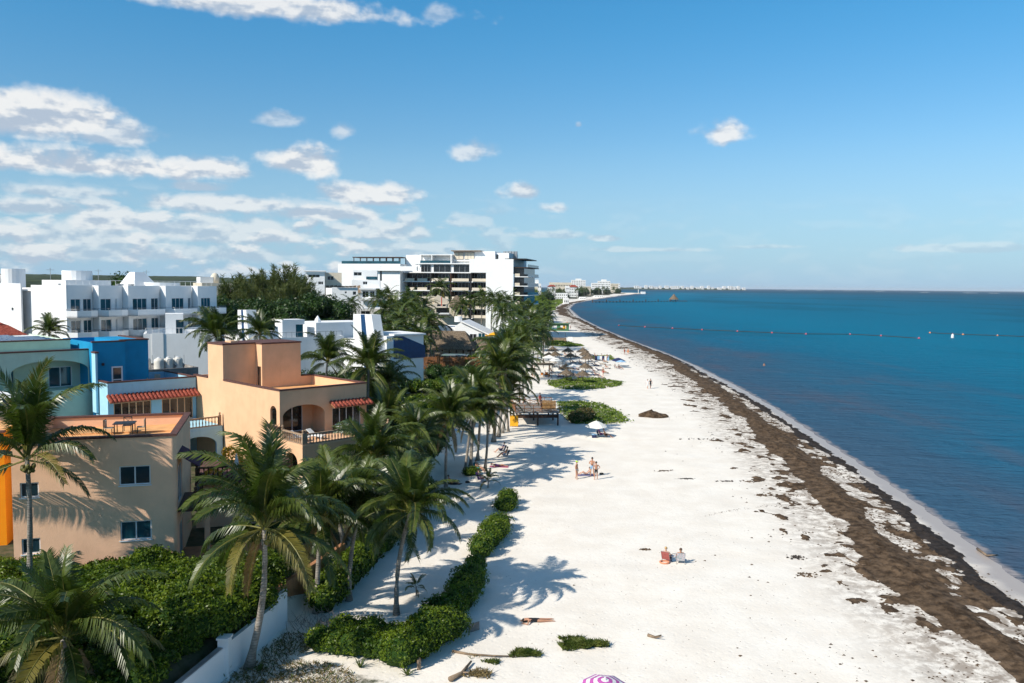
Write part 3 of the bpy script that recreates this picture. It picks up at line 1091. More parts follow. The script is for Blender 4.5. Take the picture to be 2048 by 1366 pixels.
def window(parent, x0, x1, z0, z1, T=None, n=2, name='window', y=0.0, fr=0.05, glass=None, frame=None, sill=True, depth=0.10, mull=None):
    """framed window or sliding door set inside an opening: frame part, panes and sill as sub-parts"""
    glass = glass or M_GLASS; frame = frame or M_ALU
    mb = MB(); mb.T = T
    d0, d1 = y + depth, y + depth + 0.06
    mb.box(x0, d0, z0, x0 + fr, d1, z1).box(x1 - fr, d0, z0, x1, d1, z1)
    mb.box(x0 + fr, d0, z1 - fr, x1 - fr, d1, z1).box(x0 + fr, d0, z0, x1 - fr, d1, z0 + fr)
    w = (x1 - x0 - 2 * fr) / n
    for k in range(1, n):
        mb.box(x0 + fr + w * k - fr / 2, d0 - .004, z0 + fr, x0 + fr + w * k + fr / 2, d1, z1 - fr)
    f = mb.build(name, frame, parent)
    for k in range(n):
        a, b = x0 + fr + w * k + (fr / 2 if k else 0), x0 + fr + w * (k + 1) - (fr / 2 if k < n - 1 else 0)
        g = MB(); g.T = T
        yy = d0 + .02 + (.012 if k % 2 else 0)
        g.box(a, yy, z0 + fr, b, yy + .012, z1 - fr).build('pane', glass, f)
    if sill:
        s = MB(); s.T = T
        s.box(x0 - .06, y - .05, z0 - .07, x1 + .06, y + depth, z0 - .004).build('sill', frame, f)
    return f


_prof = [(.045, 0), (.06, .03), (.03, .08), (.055, .22), (.065, .32), (.04, .46), (.03, .58), (.055, .64), (.06, .70)]
_b = MB().lathe(_prof, 8).build('x', M_STONE, None, True)
BALUSTER = _b.data; bpy.data.objects.remove(_b)
_b = MB().lathe([(.05, 0), (.07, .03), (.03, .12), (.045, .3), (.03, .55), (.055, .66), (.06, .70)], 8).build('x', M_WOOD_D, None, True)
BALUSTER_D = _b.data; bpy.data.objects.remove(_b)


def balustrade(parent, p0, p1, z, m=None, bal=None, step=0.30, h=0.7, ends=True):
    m = m or M_STONE; bal = bal or BALUSTER
    p0, p1 = Vector((*p0, z)), Vector((*p1, z))
    d = p1 - p0; L = d.length
    mb = MB(); mb.T = Matrix.Translation(p0) @ Matrix.Rotation(math.atan2(d.y, d.x), 4, 'Z')
    mb.box(0, -.07, 0, L, .07, .09).box(0, -.085, .09 + h, L, .085, .09 + h + .12)
    o = mb.build('balustrade', m, parent)
    n = max(2, int(L / step))
    for k in range(n):
        q = p0 + d * ((k + .5) / n)
        b = link('baluster', bal, o, q + Vector((0, 0, .09)))
        b.scale = (1, 1, h / .7)
    for e in ((0, 1) if ends else ()):
        q = p0 + d * e
        pb = MB(); pb.T = Matrix.Translation(q)
        pb.box(-.11, -.11, -.01, .11, .11, .99).lathe([(.12, .99), (.12, 1.02), (.05, 1.05), (.11, 1.14), (.10, 1.22), (.03, 1.28)], 8)
        pb.build('post', m, o)
    return o


_t = MB()
for k in range(3):
    x0, x1 = .36 * k, .36 * k + .42
    r = .17
    vs = []; fs = []
    for x, rr, zz in ((x0, r * .92, .03), (x1, r * 1.08, .0)):
        for q in range(6):
            a = math.pi * q / 5
            vs.append((rr * math.cos(a), -x, rr * math.sin(a) * .9 + zz))
    fs = [(q, q + 1, 6 + q + 1, 6 + q) for q in range(5)] + [tuple(range(6, 12))]
    _t.add(vs, fs)
_o = _t.build('x', M_TILE, None, True)
TILE_COL = _o.data; bpy.data.objects.remove(_o)


def tile_awning(parent, x0, x1, y, ztop, out=1.05, drop=0.5, T=None):
    """red roman-tile awning: board, brackets and one tile column after another"""
    T = T or Matrix.Identity(4)
    mb = MB(); mb.T = T
    sl = math.atan2(drop, out)
    mb.add([(x0, y, ztop - .05), (x1, y, ztop - .05), (x1, y - out, ztop - drop - .05), (x0, y - out, ztop - drop - .05),
            (x0, y, ztop - .13), (x1, y, ztop - .13), (x1, y - out, ztop - drop - .13), (x0, y - out, ztop - drop - .13)],
           [(0, 1, 2, 3), (7, 6, 5, 4), (0, 3, 7, 4), (1, 5, 6, 2), (3, 2, 6, 7)])
    o = mb.build('tile_awning', M_TERRA, parent)
    n = int((x1 - x0) / .36)
    ln = math.hypot(out, drop) / 1.12
    for k in range(n):
        x = x0 + (k + .5) * (x1 - x0) / n
        q = link('roof_tile', TILE_COL, o)
        q.matrix_local = T @ Matrix.Translation((x, y, ztop - .05)) @ Matrix.Rotation(sl, 4, 'X') @ Matrix.Diagonal((1, ln, 1, 1))
    return o


def coping(parent, segs, z, w=0.30, h=0.12, m=None):
    """coping stones: list of (x0,y0,x1,y1) boxes already given as rectangles"""
    for (x0, y0, x1, y1) in segs:
        MB().box(x0, y0, z, x1, y1, z + h).build('coping', m or M_COPING, parent)


def lounger(loc, rz, label, group=None, m=None, back=0.6):
    t = thing('sun_lounger', label, 'sun lounger', loc, rz, group)
    m = m or M_CANVAS
    fr = MB()
    for s in (-.3, .3):
        fr.box(s - .025, -.95, .26, s + .025, .95, .31)
    fr.box(-.275, -.95, .262, .275, -.90, .308).box(-.275, .90, .262, .275, .95, .308)
    fr.build('frame', M_ALU, t)
    for sx in (-.3, .3):
        for sy in (-.85, .75):
            MB().box(sx - .022, sy - .03, 0, sx + .022, sy + .03, .262).build('leg', M_ALU, t)
    MB().box(-.28, -.94, .312, .28, .25, .36).build('seat', m, t)
    b = MB(); b.T = Matrix.Translation((0, .26, .33)) @ Matrix.Rotation(back, 4, 'X')
    b.box(-.28, 0, 0, .28, .75, .05).build('backrest', m, t)
    return t


# ------------------------------------------------------------------ peach house
PZ = 1.62
pc = At(559, 782, 71)
peach = thing('peach_house', 'two storey peach house with square roof tower, arched loggia and stone balcony', 'house', (pc.x, pc.y, PZ), R(45))
w = MB()
w.T = L_T(0)
w.wall(0, 17, -.6, 7.65, 0, .2, [(.55, 1.65, 4.55, 6.25)])
w.arch(.55, 1.65, 5.75, 6.25, 0, .2)
w.T = None
w.wall(.2, 9.05, -.6, 7.65, 0, .2, [(.3, 4.5, 3.45, 6.25), (5.3, 8.4, 3.5, 5.65), (1.2, 3.8, 0, 2.5), (5.2, 8.2, 0, 2.5)])
w.arch(.3, 4.5, 5.35, 6.25, 0, .2, 10)
w.T = R_T(9.05)
w.wall(.2, 9.4, -.6, 7.65, 0, .2)
w.T = None
w.wall(.2, 4.8, 3.3, 6.45, 2.3, .15, [(.5, 3.6, 3.5, 5.9)])          # loggia back wall
w.box(4.65, .2, 3.3, 4.8, 2.3, 6.45)                                    # loggia side wall
w.box(7.65, 9.4, -.6, 9.05, 9.6, 7.65)
w.box(.2, 16.8, -.6, 9.05, 17, 7.65)
w.box(8.85, 9.6, -.6, 9.05, 16.8, 7.4)
w.build('wall', M_PEACH, peach)
MB().box(.2, .2, 6.45, 8.85, 16.8, 6.72).build('roof', M_PEACH_R, peach)
MB().box(.2, .2, 3.2, 8.85, 9.4, 3.44).build('floor_slab', M_TERRA, peach)
tw = MB()
tw.box(.2, 10.6, 6.72, 3.4, 13.8, 7.65).box(0, 10.6, 7.65, 3.4, 13.8, 11.05)
tw.T = L_T(3.4); tw.wall(9.4, 10.6, 6.72, 11.05, 0, .2, [(9.62, 10.42, 6.74, 8.85)]); tw.T = None
tw.box(3.6, 9.4, 6.72, 7.65, 13.8, 11.05).box(3.4, 10.6, 6.72, 3.6, 13.8, 11.05)
tower = tw.build('tower', M_PEACH, peach)
MB().box(-.07, 10.53, 11.05, 3.33, 13.87, 11.19).build('coping', M_COPING, tower)
MB().box(3.331, 9.33, 11.05, 7.72, 13.87, 11.19).build('coping', M_COPING, tower)
MB().box(1.2, 11.4, 11.19, 1.9, 12.6, 11.34).build('hatch', M_PEACH, tower)
d_ = MB(); d_.T = L_T(3.4); d_.box(9.64, .1, 6.76, 10.40, .14, 8.83).build('door', M_WOOD_D, tower)
coping(peach, [(-.07, -.07, .27, 10.528), (.271, -.07, 9.12, .27), (8.78, .271, 9.12, 9.67), (-.07, 13.88, .27, 17.07), (7.73, 9.33, 8.779, 9.67)], 7.65)
# balcony over the arched porch
bl = MB()
bl.wall(.0, 9.05, -.6, 3.2, -3.7, .25, [(.9, 4.0, 0, 2.55), (5.0, 8.2, 0, 2.55)])
bl.arch(.9, 4.0, 1.7, 2.55, -3.7, .25); bl.arch(5.0, 8.2, 1.7, 2.55, -3.7, .25)
bl.T = L_T(0); bl.wall(-3.45, 0, -.6, 3.2, 0, .25, [(-2.9, -.9, 0, 2.55)]); bl.arch(-2.9, -.9, 1.7, 2.55, 0, .25); bl.T = None
bl.box(-.03, -3.76, 3.2, 9.08, -.004, 3.44)
bal = bl.build('balcony', M_PEACH, peach)
balustrade(peach, (.12, -.25), (.12, -3.6), 3.44)
balustrade(peach, (.35, -3.6), (8.9, -3.6), 3.44)
MB().box(-.35, -.2, 4.38, .25, 2.0, 4.54).build('ledge', M_COPING, peach)
window(peach, .5, 3.6, 3.5, 5.9, None, 3, 'sliding_door', 2.3, .07, M_GLASS_D, M_ALU, False, .04)
window(peach, 5.3, 8.4, 3.5, 5.65, None, 4, 'sliding_door', 0, .07, M_GLASS_D, M_ALU, False, .08)
window(peach, 1.2, 3.8, 0, 2.5, None, 2, 'sliding_door', 0, .07, M_GLASS_D, M_ALU, False, .08)
window(peach, 5.2, 8.2, 0, 2.5, None, 2, 'sliding_door', 0, .07, M_GLASS_D, M_ALU, False, .08)
tile_awning(peach, 4.95, 9.25, -.004, 6.30, .95, .42)
PM = Matrix.Translation((pc.x, pc.y, PZ)) @ rot45(R(45))
for (x, y, a, lb) in ((1.0, -1.5, .5, 'white deck lounger by the arched opening of the peach balcony'), (2.5, -1.7, .3, 'white deck lounger in the middle of the peach balcony'),
                      (5.4, -1.3, -.2, 'white deck lounger near the red awning on the peach balcony')):
    q = PM @ Vector((x, y, 3.44)); lounger(q, R(45) + a, lb, 'loungers on the peach balcony')

# ------------------------------------------------------------------ blue house
bo = Vector((-37.75, 76.6, PZ))
blue = thing('blue_house', 'deep blue house with pale blue roof terrace and red tiled awning', 'house', bo, R(45))
w = MB()
w.T = None
w.wall(.2, 8.44, 0, 7.5, 0, .2, [(.5, 4.0, 3.4, 5.6), (5.0, 8.1, 3.4, 5.6)])
w.T = L_T(0); w.wall(0, 3.2, 0, 7.5, 0, .2)
w.T = None
w.box(8.24, .2, 6.4, 8.44, 7.4, 7.5)
w.box(5.5, 7.2, 6.4, 8.24, 7.4, 7.5)
w.box(-.3, 2.2, 4.5, -.1, 3.19, 10.2)
w.build('wall', M_LBLUE, blue)
MB().box(.2, .2, 6.2, 8.24, 7.2, 6.42).build('terrace_floor', M_TERRA, blue)
tb = MB()
tb.wall(-.2, 2.8, 0, 11.15, 3.2, .2, [(1.5, 2.55, 6.44, 8.75)])
tb.box(2.6, 3.4, 6.42, 2.8, 4.4, 11.15)
tb.box(2.8, 4.4, 6.42, 5.5, 12, 11.15).box(-.2, 3.4, 6.42, 0, 12, 11.15).box(0, 11.8, 6.42, 2.8, 12, 11.15)
tb.box(0, 3.4, 10.3, 2.6, 11.8, 10.5)
bt = tb.build('upper_block', M_BLUE, blue)
for (a, b, c, d) in ((-.26, 3.13, 2.87, 3.46), (2.74, 4.33, 5.57, 4.66), (5.25, 4.661, 5.57, 12.0)):
    MB().box(a, b, 11.15, c, d, 11.28).build('coping', M_COPING, bt)
coping(blue, [(-.07, -.07, 8.44, .27), (-.07, .271, .27, 3.12), (8.2, .271, 8.49, 7.46)], 7.5)
MB().box(-.37, 2.0, 10.2, -.03, 3.12, 10.34).build('coping', M_COPING, blue)
window(blue, .5, 4.0, 3.4, 5.6, None, 5, 'sliding_door', 0, .09, M_GLASS_D, M_PEACH, False, .06)
window(blue, 5.0, 8.1, 3.4, 5.6, None, 4, 'sliding_door', 0, .09, M_GLASS_D, M_PEACH, False, .06)
window(blue, 1.5, 2.55, 6.44, 8.75, None, 1, 'door', 3.2, .14, M_GLASS, M_ALU, False, .02)
MB().box(1.5, 3.21, 7.4, 2.55, 3.235, 7.5).build('door_rail', M_ALU, blue)
MB().box(.6, 3.02, 8.9, .8, 3.196, 9.15).build('wall_lamp', M_DARK, blue)
tile_awning(blue, -.15, 8.4, -.004, 6.38, 1.05, .55)
lw = MB()
lw.wall(0, 8.4, 0, 3.1, -5.8, .25, [(4.2, 7.8, 0, 2.5)]); lw.arch(4.2, 7.8, 1.6, 2.5, -5.8, .25)
lw.box(0, -5.75, 3.1, 8.4, -.004, 3.35)
lw.build('lower_terrace', M_LBLUE, blue)
balustrade(blue, (.2, -5.65), (8.2, -5.65), 3.35)
BM = Matrix.Translation(bo) @ rot45(R(45))
lounger(BM @ Vector((4.3, 3.4, 6.42)), R(-60), 'sun lounger seen side-on on the blue roof terrace', 'loungers on the blue terrace', M_FABRIC, 1.0)
lounger(BM @ Vector((6.8, 5.6, 6.42)), R(20), 'pale sun lounger facing the camera on the blue roof terrace', 'loungers on the blue terrace', M_FABRIC, .9)

# ------------------------------------------------------------------ mint house
mo = Vector((-40.6, 79.8, PZ))
mint = thing('mint_house', 'mint green house with wide arched loggia and solar panels on its roof', 'house', mo, R(45))
w = MB()
w.wall(-14, 0, 0, 10.4, 0, .3, [(-7.1, -.45, 6.7, 9.55), (-13.5, -7.7, 6.7, 9.3)])
w.arch(-7.1, -.45, 8.5, 9.55, 0, .3, 10); w.arch(-13.5, -7.7, 8.4, 9.3, 0, .3, 10)
w.wall(-14, 0, 6.5, 10.3, 2.6, .2, [(-6.9, -6.2, 6.7, 8.6), (-3.3, -1.2, 6.7, 8.7)])
w.box(-14, .3, 6.5, 0, 2.6, 6.7).box(-14, .3, 9.6, -.3, 2.6, 9.75)
w.box(-.3, .3, 6.7, 0, 1.2, 10.4)
w.build('wall', M_MINT, mint)
up = MB().box(-14, 2.85, 10.3, -1.2, 3.1, 11.25).box(-1.4, 3.1, 9.6, -1.2, 16, 11.25).build('upper_parapet', M_MINT, mint)
MB().box(-14, 3.1, 10.9, -1.4, 16, 11.1).build('roof', M_WHITE, mint)
MB().box(-14, 2.78, 11.25, -1.13, 3.16, 11.37).build('coping', M_COPING, mint)
MB().box(-14, -.07, 10.4, .07, .37, 10.53).build('coping', M_COPING, mint)
window(mint, -3.3, -1.2, 6.7, 8.7, None, 2, 'sliding_door', 2.6, .08, M_GLASS_T, M_ALU, False, .05)
window(mint, -6.9, -6.2, 6.7, 8.6, None, 1, 'door', 2.6, .08, M_GLASS_T, M_MINT, False, .05)
for i in range(6):
    for k in range(6):
        mb = MB(); mb.T = Matrix.Translation((-13.6 + k * 1.95, 3.9 + i * 1.75, 11.18)) @ Matrix.Rotation(R(4), 4, 'X')
        if -13.6 + k * 1.95 > -4.0 - i * .1 and i > 3:
            continue
        mb.box(0, 0, 0, 1.9, 1.25, .05).build('solar_panel', M_SOLAR, mint)

# ------------------------------------------------------------------ tan house
to = At(351, 869, 48); to.z = PZ
tan = thing('tan_house', 'plain tan house block with roof terrace and two white sliding windows', 'house', to, R(16))
wins = [(-3.08, -1.40, 5.15, 6.28), (-3.08, -1.40, 1.90, 3.02), (-8.2, -7.25, 4.75, 5.6), (-8.2, -7.25, 1.5, 2.4)]
w = MB()
w.wall(-8.6, -.25, -.6, 7.95, 0, .25, wins)
w.T = L_T(-8.6); w.wall(.25, 8.5, -.6, 7.95, 0, .25)
w.T = R_T(0); w.wall(.25, 8.5, -.6, 7.95, 0, .25, [(.9, 3.0, 3.6, 5.9), (1.2, 3.0, .1, 2.3)]); w.T = None
w.box(-8.35, 8.25, -.6, -.25, 8.5, 7.95)
# rounded front corner
cpts = [(-.25, .25)] + [(-.25 + .25 * math.sin(a), .25 - .25 * math.cos(a)) for a in np.linspace(0, math.pi / 2, 7)]
w.prism(cpts, -.6, 7.95)
w.build('wall', M_TAN, tan)
MB().box(-8.35, .25, 7.1, -.25, 8.25, 7.32).build('roof_terrace', M_PEACH_R, tan)
MB().box(-8.35, 5.3, 7.32, -.25, 5.42, 7.40).build('roof_step', M_PEACH_R, tan)
coping(tan, [(-8.67, -.07, .07, .33), (-.33, .331, .07, 8.16), (-8.67, .331, -8.27, 8.16), (-8.67, 8.161, .07, 8.57)], 7.95)
for i, (a, b, c, d) in enumerate(wins):
    window(tan, a, b, c, d, None, 2 if i < 2 else 1, 'window', 0, .07, M_GLASS if i != 1 else M_GLASS_T, M_ALU, True, .08)
window(tan, .9, 3.0, 3.6, 5.9, R_T(0), 2, 'sliding_door', 0, .07, M_GLASS_T, M_ALU, False, .05)
window(tan, 1.2, 3.0, .1, 2.3, R_T(0), 2, 'sliding_door', 0, .07, M_GLASS_D, M_ALU, False, .05)
aw = MB()
aw.add([(.005, .6, 6.75), (.005, 3.4, 6.75), (1.25, 3.4, 5.95), (1.25, .6, 5.95), (.005, .6, 6.69), (.005, 3.4, 6.69), (1.25, 3.4, 5.89), (1.25, .6, 5.89)],
       [(0, 1, 2, 3), (7, 6, 5, 4), (0, 3, 7, 4), (1, 5, 6, 2), (2, 6, 7, 3)])
aw.build('awning', M_PURPLE, tan)
bk = MB().box(.004, .3, 3.3, 1.1, 4.4, 3.5).build('balcony', M_WOOD_D, tan)
balustrade(tan, (1.02, .36), (1.02, 4.3), 3.5, M_WOOD_D, BALUSTER_D)
MB().box(.004, .05, -.1, 5.2, 3.4, .22).build('porch', M_TERRA, tan)
for k in range(3):
    MB().box(1.3 + k * 1.7, 2.6, .22, 1.62 + k * 1.7, 2.92, 3.3).build('porch_column', M_TAN, tan)
TM = Matrix.Translation(to) @ rot45(R(16))
tbq = At(250, 868, 51.8)
tl = (TM.inverted() @ Vector((tbq.x, tbq.y, PZ)))
tbl = thing('terrace_table', 'dark rectangular patio table on the tan roof terrace', 'table', TM @ Vector((tl.x, tl.y, 7.32)), R(16))
MB().box(-.62, -.55, .70, .62, .55, .75).build('table_top', M_DARK, tbl)
for sx in (-.55, .5):
    for sy in (-.48, .43):
        MB().box(sx, sy, 0, sx + .05, sy + .05, .70).build('leg', M_DARK, tbl)


def patio_chair(p, rz, label, cushion=True):
    t = thing('patio_chair', label, 'chair', p, rz, 'chairs round the roof table')
    MB().box(-.26, -.26, .40, .26, .26, .44).build('seat', M_DARK if not cushion else M_FABRIC, t)
    for sx in (-.26, .22):
        for sy in (-.26, .22):
            MB().box(sx, sy, 0, sx + .04, sy + .04, .40 if sy < 0 else .95).build('leg', M_DARK, t)
    b = MB().box(-.22, .225, .88, .22, .255, .93)
    b.tube([(-.21, .24, .5), (.21, .24, .88)], .014, 5).tube([(.21, .24, .5), (-.21, .24, .88)], .014, 5)
    b.build('backrest', M_DARK, t)
    if cushion:
        MB().box(-.2, .16, .46, .2, .222, .9).build('cushion', M_FABRIC, t)
    return t


for (dx_, dy_, a, lb, cu) in ((0, .95, 0, 'open-backed patio chair behind the dark roof table', False), (-.95, .1, R(85), 'cushioned patio chair at the left end of the roof table', True),
                              (.95, .1, R(-85), 'cushioned patio chair at the right end of the roof table', True)):
    patio_chair(TM @ Vector((tl.x + dx_, tl.y + dy_, 7.32)), R(16) + a, lb, cu)

# terrace with dark railing between the tan and the peach house
ter = thing('garden_terrace', 'shaded raised terrace with dark turned railing between tan and peach houses', 'terrace', to, R(16))
MB().box(.3, 7.7, 3.1, 6.6, 15, 3.3).build('slab', M_COPING, ter)
MB().box(.3, 8.4, -.6, 6.6, 8.6, 3.1).build('wall', M_TAN, ter)
balustrade(ter, (.45, 7.85), (6.45, 7.85), 3.3, M_WOOD_D, BALUSTER_D, h=.85)
for (x, y, r, h, lb) in ((2.6, 10.0, .75, 1.9, 'tall yellow croton bush on the terrace beside the peach wall'), (3.7, 9.2, .7, .8, 'low yellow and orange croton beside the folded parasol'),
                         (1.4, 9.0, .6, .6, 'orange-leaved croton under the purple awning')):
    q = TM @ Vector((x, y, 3.3))
    bl_ = [(q.x, q.y, q.z + h * .5, r, r, h * .55), (q.x + r * .4, q.y, q.z + h * .35, r * .7, r * .7, h * .4)]
    t = thing('croton_bush', lb, 'bush', q)
    P, Nn = blob_points([(b[0] - q.x, b[1] - q.y, b[2] - q.z, *b[3:]) for b in bl_], 110, nrg)
    v, f = leaf_cards(P, Nn, .22, .4, .8, 4)
    tag(link('foliage', np_mesh('foliage', v, f, M_LEAF_Y), t), kind='stuff')
    MB().tube([(0, 0, 0), (0, 0, h * .6)], .04, 6).build('stem', M_TWIG, t)
q = TM @ Vector((3.0, 8.5, 3.3))
um = thing('folded_parasol', 'small folded white parasol behind the dark terrace railing', 'parasol', q)
MB().tube([(0, 0, 0), (0, 0, 1.7)], .025, 6).build('pole', M_ALU, um)
MB().lathe([(.20, .75), (.16, 1.0), (.10, 1.4), (.03, 1.72), (.005, 1.78)], 9).build('canopy', M_CANVAS, um)

# bright orange house at the left edge, its annex roof and the clay roof behind the mint house
oh = thing('orange_house', 'bright orange stucco house wall at the picture edge beside the tan house', 'house', At(6, 1000, 52.0) * 1.0, R(16))
oh.location.z = PZ
w = MB(); w.wall(-9, .15, -.6, 7.3, 0, .25, [(-7.5, -6.2, 4.5, 5.7)])
w.box(-.1, .25, -.6, .15, 6, 7.3)
w.build('wall', M_ORANGE, oh)
MB().box(-9, .25, 7.0, -.1, 6, 7.2).build('roof', M_PEACH_R, oh)
MB().box(-9.05, -.07, 7.3, .22, .3, 7.42).build('coping', M_COPING, oh)
window(oh, -7.5, -6.2, 4.5, 5.7, None, 2)
an = thing('pink_annex', 'low pink annex with white roof and purple edge behind the front palm', 'house', At(55, 800, 63), R(30))
an.location.z = PZ
MB().wall(-5, 0, -.3, 7.9, 0, .25, [(-3.2, -1.6, 4.2, 6.4)]).box(-.25, .25, -.3, 0, 5, 7.9).build('wall', M_TAN, an)
MB().box(-5, -.15, 7.9, .15, 5, 8.05).build('roof', M_WHITE, an)
MB().box(-5, -.22, 7.78, .22, -.151, 8.06).build('roof_edge', M_PURPLE, an)
window(an, -3.2, -1.6, 4.2, 6.4, None, 2)

rh = thing('clay_roof_house', 'red clay hipped roof in two tiers at the picture edge', 'house', At(8, 700, 104), R(38))
rh.location.z = 1.5
MB().box(-9, 0, 0, 2, 10, 10.3).build('wall', M_CREAM, rh)
for (e, z0, z1, k) in ((.6, 10.3, 11.5, 1.9), (-1.6, 11.6, 13.4, 4.2)):
    a, b, c, d = -9 - e, 2 + e, -e, 10 + e
    MB().add([(a, c, z0), (b, c, z0), (b, d, z0), (a, d, z0), (a + k, c + k, z1), (b - k, c + k, z1), (b - k, d - k, z1), (a + k, d - k, z1)],
             [(0, 1, 5, 4), (1, 2, 6, 5), (2, 3, 7, 6), (3, 0, 4, 7), (4, 5, 6, 7), (0, 3, 2, 1)]).build('roof', M_TILE, rh)

# lawn, terracotta edging and the white boundary wall
M_LAWN = mat('lawn_turf', (0.030, 0.062, 0.013), 0.9, 0.3, 1.5, 0.8, 30, 0.1, c2=(0.055, 0.095, 0.02))
poly = [(-13.35, 43.9), (-11.05, 52.0), (-9.9, 60.5), (-13, 66), (-18, 64), (-19.5, 55), (-19.0, 47.0), (-14.5, 41.0)]
g_ = np.random.default_rng(3)
bm = bmesh.new()
vs = [bm.verts.new((x, y, gz(x, y) + .05)) for x, y in poly]
bm.faces.new(vs)
me = bpy.data.meshes.new('lawn'); bm.to_mesh(me); bm.free(); me.materials.append(M_LAWN)
tag(link('lawn', me), kind='structure')
pp = []
while len(pp) < 9000:
    x, y = g_.uniform(-19, -9.9), g_.uniform(41, 66)
    if x < np.interp(y, [41, 43.9, 52, 60.5, 66], [-14.5, -13.35, -11.05, -9.9, -13]) - .1 and x > -19:
        pp.append((x, y))
pp = np.array(pp)
tag(link('lawn_grass', tuft_mesh('lawn_grass', np.column_stack([pp, ground_z(pp[:, 0], pp[:, 1]) + .04]), .07, .03, M_GRASS)),
    'short dark green lawn in front of the tan house', 'grass', kind='stuff')


def wall_run(t, name, a, b, z0, z1a, z1b, th, m, cap=None):
    a, b = Vector((*a, 0)), Vector((*b, 0))
    d = (b - a).normalized(); n = Vector((-d.y, d.x, 0)) * th / 2
    vs = [a - n, b - n, b + n, a + n]
    vv = [(q.x, q.y, z0) for q in vs] + [(vs[0].x, vs[0].y, z1a), (vs[1].x, vs[1].y, z1b), (vs[2].x, vs[2].y, z1b), (vs[3].x, vs[3].y, z1a)]
    return MB().add(vv, [(3, 2, 1, 0), (4, 5, 6, 7), (0, 1, 5, 4), (1, 2, 6, 5), (2, 3, 7, 6), (3, 0, 4, 7)]).build(name, m, t)


ww = thing('boundary_wall', 'low white garden wall with square pillar stepping along the beach edge', 'wall')
wall_run(ww, 'wall', (-15.5, 27), (-13.35, 37.3), -.2, 1.35, 1.62, .22, M_WHITE)
wall_run(ww, 'wall', (-13.25, 37.75), (-12.3, 42.2), -.2, 1.72, 1.80, .22, M_WHITE)
wall_run(ww, 'wall', (-12.3, 42.22), (-12.05, 43.3), -.2, 2.15, 2.20, .22, M_WHITE)
MB().box(-13.55, 37.28, -.2, -13.05, 37.78, 2.0).box(-13.6, 37.23, 2.0, -13.0, 37.83, 2.08).build('pillar', M_WHITE, ww)
wall_run(ww, 'coping', (-15.52, 26.98), (-13.42, 37.27), 1.36, 1.40, 1.66, .26, M_CONC)
ge = thing('lawn_edging', 'low terracotta kerb edging the lawn above the hedge', 'kerb')
for k in range(12):
    a = Vector((-12.9, 43.9, 0)).lerp(Vector((-10.75, 52.1, 0)), k / 12); b = Vector((-12.9, 43.9, 0)).lerp(Vector((-10.75, 52.1, 0)), (k + .985) / 12)
    wall_run(ge, 'kerb_block', a.xy, b.xy, .4, 1.92 + .01 * (k % 2), 1.92 + .01 * (k % 2), .28, M_TERRA)

# ------------------------------------------------------------------ buildings further along the shore
def hit(o, ang, px):
    """distance along a horizontal line (origin o, heading ang) at which it crosses picture column px"""
    d = ray(px, 640)
    u = Vector((math.cos(ang), math.sin(ang)))
    den = u.x * d.y - u.y * d.x
    return (d.x * o.y - d.y * o.x) / den


class Block:
    """a box-shaped building volume in its own turned frame, addressed by picture columns and rows of its front face"""
    def __init__(self, t, o, ang):
        self.t, self.o, self.ang = t, Vector(o), ang

    def x(self, px):
        return hit(self.o, self.ang, px)

    def z(self, px, py):
        s = self.x(px)
        Y = self.o.y + math.sin(self.ang) * s
        return At(px, py, Y).z - self.o.z

    def front(self, px0, px1, py_top, depth, m, wins=(), z0=0.0, name='wall', y=0.0, glass=None, th=.25, n=2, sill=False, parapet=0.0, roofm=None):
        x0, x1 = self.x(px0), self.x(px1)
        zt = self.z((px0 + px1) / 2, py_top)
        hs = []
        for (a, b, c, d) in wins:
            hs.append((self.x(a), self.x(b), self.z((a + b) / 2, d), self.z((a + b) / 2, c)))
        w = MB().wall(x0, x1, z0, zt, y, th, hs)
        w.box(x0, y + th, z0, x0 + th, y + depth, zt).box(x1 - th, y + th, z0, x1, y + depth, zt).box(x0 + th, y + depth - th, z0, x1 - th, y + depth, zt)
        o = w.build(name, m, self.t)
        MB().box(x0 + th, y + th, zt - .3 - parapet, x1 - th, y + depth - th, zt - .1 - parapet).build('roof', roofm or m, self.t)
        for h in hs:
            window(self.t, *h, None, n, 'window', y, .06, glass or M_GLASS_D, M_ALU, sill, .1)
        return x0, x1, zt


def block(name, label, cat, px, Y, ang, zg=1.3, group=None):
    o = At(px, 640, Y); o.z = zg
    t = thing(name, label, cat, o, ang, group)
    return Block(t, o, ang)


